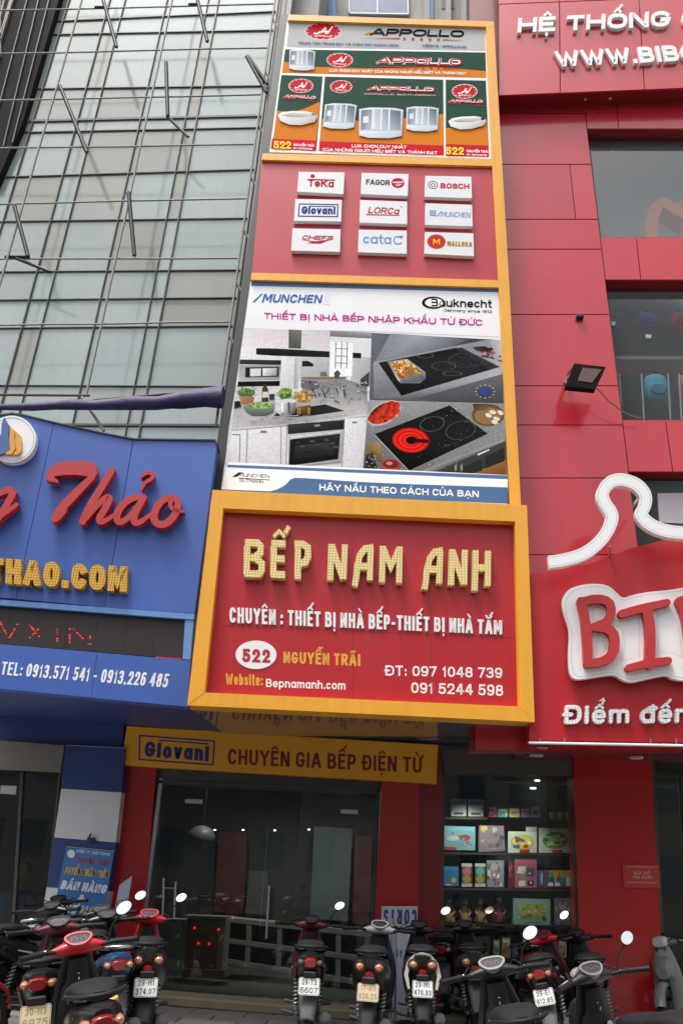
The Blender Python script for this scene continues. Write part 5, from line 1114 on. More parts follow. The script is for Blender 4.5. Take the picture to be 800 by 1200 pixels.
b = MB(); b.tube([PB.pt(106, 984, 0), PB.pt(105, 980, .08), PB.pt(107, 977, .09)], .012, 6); b.box(PB.pt(107, 984, .03), (.09, .05, .05)); tag(b.build('wall_hook', BLACK, base=PB.pt(107, 984)), 'small black hook on the striped pillar above the banner', 'hook')

# ------------------------------------------------------------ kitchen shop front
kf = wthing('kitchen_shopfront', 'kitchen shop front with red pillars and glass doors under the yellow fascia, lower centre', 'building', (-1.5, 11, 0))
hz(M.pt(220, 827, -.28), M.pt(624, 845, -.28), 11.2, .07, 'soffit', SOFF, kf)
PR = Pl(10.9)
slab('pillar', PR, [(147, 870), (186, 873), (165, 1100), (157, 1180), (105, 1180), (120, 1080)], -.4, 0, REDPIL, kf)
slab('pillar', PR, [(449, 880), (491, 880), (491, 1100), (490, 1190), (436, 1190), (438, 1090)], -.4, 0, REDPIL, kf)
slab('lintel', Pl(10.98), [(180, 870), (455, 880), (450, 930), (180, 919)], -.3, 0, DKFR, kf)
# interior
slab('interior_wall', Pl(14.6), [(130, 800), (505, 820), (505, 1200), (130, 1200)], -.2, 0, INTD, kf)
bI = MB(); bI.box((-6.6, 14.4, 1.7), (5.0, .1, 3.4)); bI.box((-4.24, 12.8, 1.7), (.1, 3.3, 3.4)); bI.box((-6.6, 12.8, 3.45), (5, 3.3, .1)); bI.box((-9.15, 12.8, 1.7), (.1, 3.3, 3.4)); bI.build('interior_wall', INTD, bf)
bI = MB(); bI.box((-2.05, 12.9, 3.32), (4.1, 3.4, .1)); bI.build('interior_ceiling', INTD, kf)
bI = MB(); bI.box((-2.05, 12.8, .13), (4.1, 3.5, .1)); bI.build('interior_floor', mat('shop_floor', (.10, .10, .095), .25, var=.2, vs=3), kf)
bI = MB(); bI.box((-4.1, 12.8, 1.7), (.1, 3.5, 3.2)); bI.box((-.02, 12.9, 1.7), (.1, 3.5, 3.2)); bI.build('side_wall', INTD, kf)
for q, c in (([(150 / 1, 978), (170, 978), (160, 1080), (140, 1080)], 'x'),): pass
z10 = lambda *p: C(160, 900, 2.5, *p)
IW = Pl(14.2)
for q, c, l in (((520, 170), (632, 178), (618, 450), (508, 440)), (.10, .125, .13), 'pale blue grey display panel on the back wall, right of the doors'), (((240, 185), (325, 190), (312, 430), (228, 420)), (.10, .018, .016), 'dark maroon display panel on the back wall of the kitchen shop'), (((330, 300), (385, 302), (380, 430), (318, 425)), (.09, .09, .09), 'short grey display panel low on the back wall of the kitchen shop'), (((640, 200), (690, 205), (680, 460), (632, 455)), (.09, .02, .02), 'narrow dark red display panel by the right door frame'):
    tag(slab('wall_poster', IW, z10(*q), 0, .06, mat('disp' + l[:6] + str(c[0]), c, .5, var=.25), None), l, 'poster')
for i, (u, v) in enumerate(((252, 972), (285, 972), (322, 972.5), (362, 971.5))):
    b = MB(); b.tube([Pl(13.6).pt(u, v), Pl(13.6).pt(u, v) + Vector((0, 0, -.015))], .018, 12); b.build('downlight', LAMP, kf)
tp = wthing('pendant_lamp', 'round pale pendant lampshade hanging inside the glass door', 'lamp', Pl(12.3).pt(236, 982))
b = MB(); c_ = Pl(12.3).pt(236, 982); b.ball(c_, .2, 20, 10, sc_=(1, 1, .85)); b.build('lamp_shade', mat('milk_shade', (.13, .13, .125), .5), tp); b = MB(); b.tube([c_ + Vector((0, 0, .16)), c_ + Vector((0, 0, .75))], .006, 6); b.build('cord', BLACK, tp)
for xx in (-2.6, -1.4, -.2):
    L_ = bpy.data.lights.new('downlight_lamp', 'SPOT'); L_.energy = 70; L_.spot_size = R_(110); L_.spot_blend = .8; L_.shadow_soft_size = .06; L_.color = (1, .95, .88)
    lo_ = bpy.data.objects.new('downlight_lamp', L_); lo_.location = (xx, 12.0, 3.1); lo_.rotation_euler = (R_(28), 0, 0); col.objects.link(lo_)
# low cubby shelving
cs = wthing('cubby_shelf', 'low white cubby shelving with two rows of compartments inside the glass doors', 'shelf', (-1.0, 12.6, .2))
CB = Pl(12.45); zc = lambda *p: C(200, 1040, 4, *p)
top0, top1, bot0, bot1 = zc((250, 140))[0], zc((1000, 215))[0], zc((235, 345))[0], zc((1000, 470))[0]
Q = [top0, top1, bot1, bot0]
for y in (0, .47, .93): slab('shelf_board', CB, [qd(Q, 0, y), qd(Q, 1, y), qd(Q, 1, y + .1), qd(Q, 0, y + .1)], -.4, 0, INTL, cs)
for x in (0, .145, .335, .52, .7, .88): slab('divider', CB, [qd(Q, x, .08), qd(Q, x + .03, .08), qd(Q, x + .03, .95), qd(Q, x, .95)], -.4, -.004, INTL, cs)
slab('back_board', CB, [qd(Q, 0, 0), qd(Q, 1, 0), qd(Q, 1, 1), qd(Q, 0, 1)], -.42, -.4, mat('cubby_back', (.2, .2, .2), .6), cs)
for k, (x, y) in enumerate(((.18, .38), (.19, .82), (.42, .4), (.60, .41))):
    p0 = CB.pt(*qd(Q, x, y + .08), -.2); b = MB(); b.box(p0 + Vector((0, 0, .06)), (.16, .14, .10), bev=.02); b.build('box_on_shelf', BLACK, None)
    tag(bpy.data.objects[-1] if 0 else [o for o in bpy.data.objects if o.name.startswith('box_on_shelf')][-1], 'small black appliance box in the white cubby shelf, ' + ('upper left', 'lower left', 'upper middle', 'upper right')[k] + ' of the four', 'box')
# wooden cabinet with red lamps
wc = wthing('wood_cabinet', 'brown wood cabinet with a white surround and four red lamps behind the glass', 'cabinet', (-3, 12, .2))
WC = Pl(11.9); Q = zc((75, 145), (235, 155), (220, 385), (60, 370))
slab('panel', WC, Q, -.3, 0, WOOD, wc)
for a in ([zc((60, 130))[0], zc((258, 138))[0], zc((256, 152))[0], zc((60, 145))[0]], [zc((232, 140))[0], zc((258, 138))[0], zc((240, 382))[0], zc((212, 380))[0]], [zc((52, 132))[0], zc((76, 134))[0], zc((62, 380))[0], zc((40, 380))[0]]): slab('surround', WC, a, -.32, .03, INTL, wc)
slab('base', WC, zc((50, 382), (250, 388), (252, 425), (52, 425)), -.3, .12, WOOD, wc)
for x, y in ((112, 190), (225, 197), (130, 262), (180, 264)): b = MB(); b.ball(WC.pt(*zc((x, y))[0], .03), .016, 10, 6); b.build('red_lamp', LEDR, wc)
for x in (108, 120, 130): slab('tool', WC, zc((x, 290), (x + 5, 290), (x + 5, 322), (x, 322)), 0, .02, ALU, wc)
# glass doors
gd = wthing('glass_doors', 'frameless glass double doors of the kitchen shop with steel pull handles', 'door', (-1.6, 11, .2))
dq = [(188, 918), (448, 928), (437, 1176), (158, 1160)]
for x0, x1 in ((0, .4988), (.5002, 1)):
    slab('glass_pane', D, [qd(dq, x0, 0), qd(dq, x1, 0), qd(dq, x1, 1), qd(dq, x0, 1)], -.02, -.008, SHOPG, gd)
for P, r, m_ in (([(188.5, 914), (157, 1168)], 2.0, ALU), ([(447, 925), (437, 1178)], 1.6, ALU), ([(443, 925), (433, 1178)], .8, DKFR), ([(186, 916), (450, 926)], 1.6, DKFR)):
    b = MB(); b.strip(D, P, r, -.05, .05); b.build('frame', m_, gd)
for P in ([(192, 1029), (190.5, 1077)], [(206, 1033), (204, 1075)], [(315.5, 1038), (312, 1100)]):
    b = MB(); b.tube([D.pt(*P[0], .07), D.pt(*P[1], .07)], .014, 8); pts = P
    for f in (.15, .85): q = lerp(P[0], P[1], f); b.tube([D.pt(*q, .07), D.pt(*q, -.02)], .01, 6)
    b.build('handle', ALU, gd)
b = MB(); b.tube([D.pt(192, 1040.5, .07), D.pt(206, 1041, .07)], .008, 6); b.build('handle_bar', ALU, gd)
for u, v in ((226, 939), (408, 951)): slab('patch_hinge', D, [(u - 9, v - 2.5), (u + 11, v - 2), (u + 11, v + 3), (u - 9, v + 2)], -.03, .02, ALU, gd)
# fascia
fs = wthing('yellow_fascia_sign', 'yellow fascia board with maroon lettering under the main sign, above the glass doors', 'sign', F.pt(330, 910))
slab('board', F, [(148.9, 851), (512.7, 873), (511, 918.5), (142, 896.5)], -.14, 0, YEL2, fs)
for P in ([(163, 861.5), (251.3, 868.3)], [(251.3, 868.3), (249.6, 896.8)], [(249.6, 896.8), (163, 890.5)], [(163, 890.5), (163, 861.5)]):
    pass
b = MB(); b.strip(F, [(164, 862), (251, 868.5), (249.5, 896.2), (163.5, 890)], .85, .0015, .003, closed=True)
b.build('logo_border', NPRINT, fs)
text('Giovani', F, (169, 886.5), (244.5, 892.3), (170.5, 868.5), (245.5, 874), t=.25, d0=.002, mats=NPRINT, parent=fs, gap=.12); b = MB(); b.strip(F, [(187, 867.6), (244, 871.8)], .8, .002, .003); b.build('logo_bar', NPRINT, fs)
text('CHUYÊN GIA BẾP ĐIỆN TỪ', F, (267, 895.5), (493.7, 905.6), (267.5, 877.5), (494, 887.5), t=.17, d0=.002, mats=MPRINT, parent=fs, gap=.12)
# leaning boards with cut-off lettering
def lean(nm, lab, q, pl, s, flip=False):
    t = wthing(nm, lab, 'board', pl.pt(*q[3])); slab('sheet', pl, q, 0, .012, mat('pale_board', (.42, .46, .56), .45, var=.1), t)
    A = lambda x, y: qd(q, x, y); tm = mat('navy_print', (.03, .04, .16), .5)
    if flip: text(s, pl, A(.98, .03), A(.06, .03), A(.98, .16), A(.06, .16), t=.15, d0=.0125, mats=tm, parent=t, gap=.14); text('mdt', pl, A(.15, .45), A(.6, .45), A(.15, .38), A(.6, .38), t=.15, d0=.0125, mats=tm, parent=t, gap=.2)
    else: text(s, pl, A(.05, .75), A(1.3, .75), A(.05, .55), A(1.3, .55), t=.14, d0=.0125, mats=tm, parent=t, gap=.14)
lean('leaning_board', 'pale blue board with upside-down lettering standing by the right door frame', [(447, 1062), (489, 1062), (486, 1195), (444, 1195)], Pl(10.5), 'CORTS', True)
lean('leaning_board', 'slanted pale board with cut-off lettering leaning on the left red pillar', zz((510, 790), (563, 750), (535, 925), (487, 912)), Pl(10.6), 'OR')
for k, x in enumerate((455, 459, 463.5)):
    b = MB(); b.tube([Pl(9.9).pt(x, 1075 + k, 0), Pl(9.9).pt(x - 1, 1200, 0)], .013, 8); tag(b.build('steel_pole', ALU, base=Pl(9.9).pt(x - 1, 1200)), ('leftmost', 'middle', 'rightmost')[k] + ' of three upright steel poles in front of the pale board', 'pole', 'steel poles by the board')
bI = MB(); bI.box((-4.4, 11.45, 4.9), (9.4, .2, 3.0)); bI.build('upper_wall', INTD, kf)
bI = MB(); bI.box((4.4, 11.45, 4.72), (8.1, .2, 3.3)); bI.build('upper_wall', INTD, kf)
# centre pillar right part + toy shop
ts = wthing('toy_shopfront', 'ground floor front of the red store with a toy display window and red pillars', 'building', (2, 11, 0))
slab('pillar', Pl(10.95), [(491, 878), (518, 879), (517, 1195), (490, 1195)], -.4, 0, REDDARK, ts)
slab('pillar', Pl(10.85), [(671, 878), (762, 884), (779, 1195), (682, 1195)], -.5, 0, REDPIL, ts)
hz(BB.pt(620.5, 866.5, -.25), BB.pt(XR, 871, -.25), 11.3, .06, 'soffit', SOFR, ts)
slab('shutter_housing', Pl(10.95), [(517, 878), (674, 880), (672, 908), (520, 905)], -.3, .05, mat('shutter_housing', (.07, .06, .055), .5, var=.3), ts)
for u, v, Yq in ((634, 876.5, 9.5), (628, 884.5, 10.2), (759, 879.5, 9.6), (745, 887, 10.3)):
    b = MB(); p = BB.pt(u, 868, -.25); zc_ = p.z - .012; r = FW + RT * ((u - 400) / FPX) - UP * ((v - 600) / FPX); k = (zc_ - EYE.z) / r.z; q = EYE + r * k
    b.tube([q, q + Vector((0, 0, -.02))], .08, 16); b.build('downlight', mat('unlit_lamp', (.5, .48, .46), .4), ts)
slab('glass_pane', D, [(519, 905), (672, 909), (680, 1195), (517, 1195)], -.02, -.008, SHOPG, ts)
for P, r in (([(519.5, 903), (517.5, 1195)], 1.3), ([(672, 907), (680.5, 1195)], 2.0), ([(518, 904.5), (673, 908.5)], 1.3)): b = MB(); b.strip(D, P, r, -.05, .05); b.build('frame', DKFR, ts)
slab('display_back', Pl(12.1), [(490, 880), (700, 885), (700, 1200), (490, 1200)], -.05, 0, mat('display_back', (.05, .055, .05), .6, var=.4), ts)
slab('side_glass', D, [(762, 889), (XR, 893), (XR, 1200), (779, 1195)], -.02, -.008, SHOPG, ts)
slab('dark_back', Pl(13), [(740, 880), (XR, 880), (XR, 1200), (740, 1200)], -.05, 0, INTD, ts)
b = MB(); b.strip(D, [(764, 889), (781, 1195)], 2, -.05, .05); b.strip(D, [(796, 915), (800, 990)], 1.6, -.05, -.02); b.build('frame', DKFR, ts)
zt = lambda *p: C(480, 850, 3.636, *p); TS = Pl(11.55)
ds = wthing('toy_display_shelves', 'dark shelving full of toy boxes in the display window on the right', 'shelf', (1.2, 11.6, .2))
for (xa, ya), (xb, yb) in (((140, 540), (690, 548)), ((140, 693), (695, 697)), ((138, 843), (700, 853)), ((575, 402), (690, 405)), ((138, 390), (330, 392)), ((138, 990), (700, 1000))):
    slab('shelf_board', TS, zt((xa, ya), (xb, yb), (xb, yb + 9), (xa, ya + 9)), -.35, .02, mat('dark_shelf', (.05, .035, .03), .5), ds)
for (xa, xb) in ((134, 142), (692, 700)): slab('upright', TS, zt((xa, 300), (xb, 300), (xb + 3, 1200), (xa, 1200)), -.35, .0, mat('dark_shelf', (.05, .035, .03), .5), ds)
def tbox(q, c, lab, deco=(), dep=.12, rnd=False, cat='toy box', nm='toy_box'):
    q = zt(*q); m_ = mat('tb_%s' % lab[:18], c, .4, var=.15, vs=9)
    if rnd: q = smooth(q, None, 1, True)
    o = slab(nm, TS, q, -dep, 0, m_); tag(o, lab, cat, 'toys in the display window')
    b = MB(); Q = q if not rnd else zt(*[(0, 0)]) 
    A = lambda x, y: qd(q, x, y)
    for (kind, x0, y0, x1, y1, cc) in deco:
        if kind == 'r': b.flat(TS, [A(x0, y0), A(x1, y0), A(x1, y1), A(x0, y1)], cc, .001)
        else:
            ce = A((x0 + x1) / 2, (y0 + y1) / 2); ex = A(x1, (y0 + y1) / 2); ey = A((x0 + x1) / 2, y1); b.flat(TS, ell(ce[0], ce[1], abs(ex[0] - ce[0]), abs(ey[1] - ce[1]), 14), cc, .001)
    if deco: b.build('print', PRINT, o)
    return o
def sp(n, x0, y0, x1, y1, cols, r=.05, seed=1):
    g = random.Random(seed); out = []
    for _ in range(n):
        x, y, a = g.uniform(x0, x1), g.uniform(y0, y1), g.uniform(.5, 1) * r; out.append((g.choice('er'), x - a, y - a, x + a, y + a, g.choice(cols)))
    return out
tbox([(175, 315), (240, 315), (240, 387), (175, 387)], (.38, .42, .42), 'pale box with a blue heading, left of the pair on the top shelf', [('r', .08, .1, .92, .3, '4c86b8'), ('r', .15, .4, .85, .7, 'a8b8b8'), ('r', .2, .78, .8, .9, '444a4c')])
tbox([(248, 315), (313, 316), (313, 388), (248, 388)], (.40, .43, .42), 'pale box with a blue heading, right of the pair on the top shelf', [('r', .08, .1, .92, .3, '4c86b8'), ('r', .15, .4, .85, .7, 'a8b8b8'), ('r', .2, .78, .8, .9, '444a4c')])
tbox([(142, 428), (278, 432), (278, 533), (144, 530)], (.20, .36, .42), 'light blue toy box with a red helicopter print, left end of the second shelf', [('r', .04, .06, .96, .2, '7eb4c8'), ('e', .1, .4, .5, .62, 'b8c8c8'), ('e', .5, .35, .85, .6, 'a84a40')] + sp(16, .1, .3, .9, .8, ['d8d8d0', '50646c', 'a85048', '6ea0b4'], .05, 2) + [('r', .0, .88, .4, 1, 'b04438')])
tbox([(295, 425), (400, 428), (405, 535), (292, 540)], (.20, .15, .17), 'mauve plastic wrapped toy with a yellow sticker on the second shelf', [('e', .05, .02, .35, .22, 'c8b050')] + sp(18, .1, .1, .9, .9, ['8a7480', '6c5c68', 'a89aa4', '584a54'], .1, 3), rnd=False)
tbox([(418, 452), (540, 453), (540, 543), (418, 543)], (.50, .50, .47), 'white toy box with an oval of yellow and red cars on the second shelf', [('e', .08, .12, .92, .88, '9ab06a'), ('e', .14, .2, .86, .8, 'cab048')] + sp(16, .2, .25, .8, .75, ['b03028', 'e0c860', '3a5a8a', 'ece4c8', '3a3a38'], .08, 4) + [('r', .4, .84, .75, .99, 'b02820')])
tbox([(550, 437), (688, 440), (688, 543), (550, 543)], (.42, .45, .42), 'white toy box with a green oval racing track on the second shelf, right end', [('e', .1, .15, .88, .85, '5c9440'), ('e', .2, .28, .78, .72, '9cae7c')] + sp(14, .2, .3, .8, .7, ['4a6a38', 'c8d8b0', 'a83830', '5a6058'], .08, 5) + [('r', .4, .88, .72, 1, 'a83028')])
for x, w_ in ((495, 45), (605, 30), (640, 40)): tbox([(x, 432 - (x > 600) * 2), (x + w_, 433), (x + w_, 452), (x, 452)], (.4, .4, .38), {495: 'pale packet standing behind the car oval box', 605: 'pale packet standing behind the green oval box, left one', 640: 'pale packet standing behind the green oval box, right one'}[x], (), .05) if x == 495 else None
tbox([(145, 600), (207, 603), (207, 685), (145, 685)], (.04, .22, .45), 'bright blue book with a small yellow figure, left end of the third shelf', [('r', .05, .05, .95, .2, '4a90c8'), ('e', .5, .55, .85, .85, 'd8b040'), ('r', .1, .9, .5, .96, 'e8e8e8')])
for x, c1, l in ((220, 'c87888', 'narrow toy pack with a pink capsule on the third shelf'), (277, '6ab0a8', 'narrow toy pack with a green capsule on the third shelf')):
    tbox([(x, 588), (x + 45, 589), (x + 45, 688), (x, 688)], (.12, .10, .08), l, [('r', .0, .0, 1, .14, 'c8c4bc'), ('e', .1, .16, .9, .52, c1), ('e', .1, .5, .9, .85, 'b89a48'), ('r', 0, .86, 1, 1, 'c8c4bc')])
tbox([(328, 575), (400, 576), (400, 690), (328, 690)], (.26, .32, .38), 'pale blue comic style pack with a doll print on the third shelf', [('e', .2, .1, .7, .4, 'c0a8a0'), ('e', .3, .35, .8, .85, 'a87880')] + sp(18, .05, .05, .95, .95, ['e8e8ec', '58708c', 'a05060', '384858', '9cb8d0'], .09, 7))
tbox([(420, 580), (442, 580), (442, 690), (420, 690)], (.20, .03, .05), 'narrow dark red pack on the third shelf', sp(8, .1, .1, .9, .9, ['702830', 'a88080'], .2, 8))
tbox([(445, 570), (540, 572), (540, 692), (445, 692)], (.42, .12, .18), 'pink toy kitchen box on the third shelf', [('r', .05, .04, .95, .18, 'b86878'), ('r', .15, .25, .5, .5, 'd8d0cc'), ('r', .55, .3, .9, .6, '5c5c60'), ('r', .18, .55, .5, .72, '8c8480'), ('r', .2, .75, .5, .95, 'd8d8d4'), ('r', .6, .75, .85, .92, '303030')] + sp(8, .1, .2, .9, .9, ['e8e0d8', '884050'], .05, 9))
tbox([(542, 618), (690, 618), (690, 692), (542, 692)], (.05, .10, .25), 'blue and yellow box of colourful pens on the third shelf, right end', [('r', .35, .0, 1, .4, 'b8902c')] + [('r', .1 + .1 * k, .15, .15 + .1 * k, .75, c) for k, c in enumerate(('b0b8c0', 'a83028', '2c7a3c', '3c5cb0', 'c8a030', '9c3890', '38a0a8'))] + [('e', .3, .68, .46, .98, 'e8e8ec'), ('e', .5, .68, .66, .98, 'e8e8ec'), ('r', .82, .4, .98, .98, 'c8b898'), ('r', 0, .9, 1, 1, '8c3024')])
tbox([(440, 737), (597, 741), (597, 850), (440, 850)], (.28, .42, .44), 'light blue board game box with yellow pictures, bottom shelf', [('r', .1, .18, .9, .38, 'a8b44c'), ('r', .18, .42, .92, .62, 'c0b040'), ('r', .15, .66, .85, .78, '98a848'), ('e', .78, .66, .9, .86, '3a4a48'), ('r', .35, .6, .5, .68, 'b04030'), ('r', .3, .88, .75, .94, '5c8c98')] + sp(26, .12, .2, .88, .74, ['4c6470', 'dccf70', 'e8ecd8', '7c9050'], .035, 11))
tbox([(615, 735), (683, 737), (685, 850), (617, 850)], (.16, .14, .17), 'mauve grey boxed doll at the right end of the bottom shelf', [('e', .25, .1, .75, .45, 'a89898'), ('e', .2, .45, .8, .9, '806878')] + sp(10, .1, .1, .9, .9, ['b8b0b8', '584858'], .1, 12))
for x, l in ((590, 'left'), (625, 'middle'), (662, 'right')):
    t = wthing('paper_cup', 'small white cup, %s of the three at upper right in the display window' % l, 'cup', TS.pt(*zt((x + 13, 400))[0]), 'white cups in the display window'); b = MB(); p = TS.pt(*zt((x + 13, 400))[0], -.05)
    b.loft([[p + Vector((math.cos(6.2832 * k / 14) * r, math.sin(6.2832 * k / 14) * r, z)) for k in range(14)] for z, r in ((.0, .028), (.05, .036), (.07, .038), (.08, .03))]); b.build('cup_body', mat('white_cup', (.5, .48, .45), .5), t)
def doll(x, y0, y1, c, hairc, lab):
    base = TS.pt(*zt((x, y1))[0], -.1); H = (TS.pt(*zt((x, y0))[0], -.1) - base).length
    t = wthing('doll', lab, 'doll', base, 'toys in the display window'); b = MB()
    R_2 = lambda z, r: [base + Vector((math.cos(6.2832 * k / 14) * r * H, math.sin(6.2832 * k / 14) * r * .7 * H, z * H)) for k in range(14)]
    b.loft([R_2(z, r) for z, r in ((0, .28), (.05, .3), (.25, .24), (.45, .15), (.58, .14), (.64, .1), (.66, .05))])
    for s in (-1, 1): b.tube([base + Vector((s * .12 * H, 0, .58 * H)), base + Vector((s * .24 * H, -.03, .42 * H)), base + Vector((s * .16 * H, -.07, .3 * H))], [.05 * H, .045 * H, .03 * H], 8)
    b.build('dress', mat('dress' + lab[:8], c, .6, var=.35, vs=25), t)
    b = MB(); b.ball(base + Vector((0, -.01, .78 * H)), .12 * H, 14, 10); b.ball(base + Vector((0, -.01 - .12 * H, .77 * H)), .018 * H, 6, 4)
    for s in (-1, 1): b.ball(base + Vector((s * .16 * H, -.08, .3 * H)), .03 * H, 8, 5)
    b.build('head', mat('doll_skin', (.42, .25, .18), .5), t)
    b = MB(); b.ball(base + Vector((0, .03 * H, .82 * H)), .14 * H, 14, 8); b.build('hair', mat('dh' + str(hairc), hairc, .6), t)
doll(165, 730, 838, (.34, .20, .06), (.08, .04, .02), 'doll in a golden dress, leftmost on the bottom shelf')
doll(235, 735, 838, (.22, .03, .03), (.18, .12, .06), 'doll in a red dress partly behind a bright mirror, bottom shelf')
doll(302, 735, 840, (.20, .03, .035), (.30, .26, .22), 'doll in a red dress with pale hair, bottom shelf')
doll(380, 718, 838, (.15, .012, .015), (.05, .02, .015), 'tall doll in a dark red coat beside the board game box')
doll(205, 870, 985, (.22, .02, .03), (.10, .01, .01), 'dim red clothed doll on the lowest shelf, left')
tbox([(235, 900), (340, 900), (340, 985), (235, 985)], (.07, .06, .05), 'dim dark toy box on the lowest shelf with pale bottom lettering', [('r', .1, .8, .9, .94, '8c8868')] + sp(8, .1, .1, .9, .7, ['5c2c28', '302c28'], .1, 13))
for u, v, w_ in ((629, 914, 3), (624, 923, 3.4), (590, 906, 1)):
    b = MB(); p = Pl(11.9).pt(u, v); b.tube([p, p + Vector((0, 0, -.015))], w_ * .012, 12); b.build('downlight', LAMP, ts)
gq = random.Random(9)
NAMES = ('red', 'teal', 'ochre', 'violet', 'white', 'green', 'orange', 'navy'); COLS = ((.40, .05, .05), (.08, .32, .32), (.45, .32, .08), (.22, .12, .32), (.5, .5, .48), (.12, .32, .12), (.5, .2, .05), (.06, .09, .28))
k = 0
for (xa, xb, yb, hm, wh) in ((330, 560, 391, 60, 'top shelf, in the middle'), (145, 300, 428 - 2, 0, ''), (400, 418, 541, 60, 'second shelf'), (350, 690, 991, 95, 'lowest shelf'), (690, 697, 0, 0, '')):
    x = xa + 6
    if not hm: continue
    while x < xb - 10 and k < 14:
        w_ = gq.uniform(24, 46); h_ = gq.uniform(.6, 1) * hm; i = k % 8; dd = ('a pale band', 'a round picture')[k // 8]
        if x + w_ > xb: break
        tbox([(x, yb - h_), (x + w_, yb - h_), (x + w_, yb), (x, yb)], COLS[i], 'small %s toy box with %s, on the %s' % (NAMES[i], dd, wh), [('r', .1, .08, .9, .26, 'd8d4c8')] + ([('e', .2, .4, .8, .8, 'c8b070')] if k // 8 else [('r', .2, .45, .8, .7, '70727c')]) + sp(6, .15, .3, .85, .85, ['e0d8c0', '404858', 'b05040'], .09, 20 + k), .1)
        x += w_ + gq.uniform(3, 9); k += 1
# small notice on the right pillar
np_ = wthing('red_notice', 'small red notice with pale lines of lettering on the right red pillar', 'notice', Pl(10.85).pt(750, 1040))
NP = Pl(10.83); q = [(729, 1013), (771, 1013.5), (773, 1041), (730, 1040)]
slab('sheet', NP, q, -.012, 0, mat('notice_red', (.42, .03, .02), .45), np_)
A = lambda x, y: qd(q, x, y); pm = mat('notice_pale', (.5, .36, .33), .5)
for s, x0, x1, y0, y1 in (('QUÝ KHÁCH LƯU Ý', .1, .95, .06, .12), ('GỬI ĐỒ', .3, .75, .3, .42), ('TẠI QUẦY', .27, .82, .48, .6), ('XIN CẢM ƠN QUÝ KHÁCH', .1, .92, .74, .8)): text(s, NP, A(x0, y1), A(x1, y1), A(x0, y0), A(x1, y0), t=.2, d0=.001, mats=pm, parent=np_, gap=.15)

for xx in (.75, 1.3):
    L_ = bpy.data.lights.new('window_lamp', 'SPOT'); L_.energy = 48; L_.spot_size = R_(100); L_.spot_blend = .8; L_.shadow_soft_size = .05; L_.color = (1, .96, .9)
    lo_ = bpy.data.objects.new('window_lamp', L_); lo_.location = (xx, 11.12, 2.72); lo_.rotation_euler = (R_(16), 0, 0); col.objects.link(lo_)
# ------------------------------------------------------------ parked motorbikes
TYRE = mat('tyre_rubber', (.018, .018, .018), .85, var=.3, vs=20, bump=.3)
RIM = mat('cast_rim', (.16, .16, .16), .4, .6); RIMD = mat('dark_rim', (.04, .04, .042), .45, .4)
CHR = mat('chrome', (.55, .55, .56), .18, 1., var=.1); MIRR = mat('mirror_glass', (.92, .93, .94), .03, 1., var=.01)
PLAS = mat('black_plastic', (.014, .014, .015), .55, var=.35, vs=14, spec=.22); PLASG = mat('grey_plastic', (.07, .07, .072), .55, var=.3, vs=8, spec=.3)
SEAT = mat('black_seat_vinyl', (.014, .014, .015), .6, var=.3, vs=20, bump=.3, bs=150, spec=.2)
LREDM = mat('tail_lens_red', (.22, .006, .008), .15, coat=.6); LORG = mat('signal_lens', (.42, .17, .09), .15, coat=.6); LCLR = mat('clear_lens', (.42, .42, .42), .12, coat=.5)
ENG = mat('engine_metal', (.12, .12, .12), .5, .6, var=.3, vs=14); SPR = mat('spring_steel', (.36, .35, .33), .35, .7)
PLW = mat('plate_white', (.62, .62, .60), .5, var=.06); PLY = mat('plate_yellowed', (.50, .42, .27), .55, var=.1); PLK = mat('plate_black_ink', (.03, .03, .03), .5); PLB = mat('plate_brown_ink', (.25, .17, .07), .5)
DASH = mat('dash_dark', (.035, .035, .04), .45, coat=.1, var=.4, vs=30, spec=.15); NEEDLE = mat('dash_marks', (.13, .05, .05), .5)
PAINT = {k: mat('paint_' + k, c, .35, coat=.35, var=.12, vs=6, spec=.3) for k, c in dict(black=(.012, .012, .013), red=(.42, .012, .018), maroon=(.10, .010, .013), silver=(.36, .36, .37), white=(.55, .54, .52), grey=(.16, .16, .165), blue=(.03, .07, .16), navy=(.02, .025, .07), cream=(.42, .40, .34)).items()}
BK = {}
def ringy(y, z, hw, hh, n=14, k=.75, tilt=0.):
    out = []
    for i in range(n):
        a = 6.2832 * i / n; c, s = math.cos(a), math.sin(a)
        out.append((hw * math.copysign(abs(c) ** k, c), y + tilt * hh * s, z + hh * math.copysign(abs(s) ** k, s)))
    return out
def ringz(z, y, hw, hd, n=14, k=.75, bow=0.):
    out = []
    for i in range(n):
        a = 6.2832 * i / n; c, s = math.cos(a), math.sin(a); x = hw * math.copysign(abs(c) ** k, c)
        out.append((x, y + hd * math.copysign(abs(s) ** k, s) - bow * (x / max(hw, .01)) ** 2, z))
    return out
def part(key, name, fn, mt, parent):
    """shape built once, then shared; colour set on the object"""
    if key not in BK:
        b = MB(); fn(b); o = b.build(name, mt, parent); BK[key] = o.data
        if not isinstance(mt, (list, tuple)): mt = [mt]
    else:
        o = bpy.data.objects.new(name, BK[key]); col.objects.link(o); o.parent = parent
        if not isinstance(mt, (list, tuple)): mt = [mt]
    for i, m_ in enumerate(mt): o.material_slots[i].link = 'OBJECT'; o.material_slots[i].material = m_
    return o
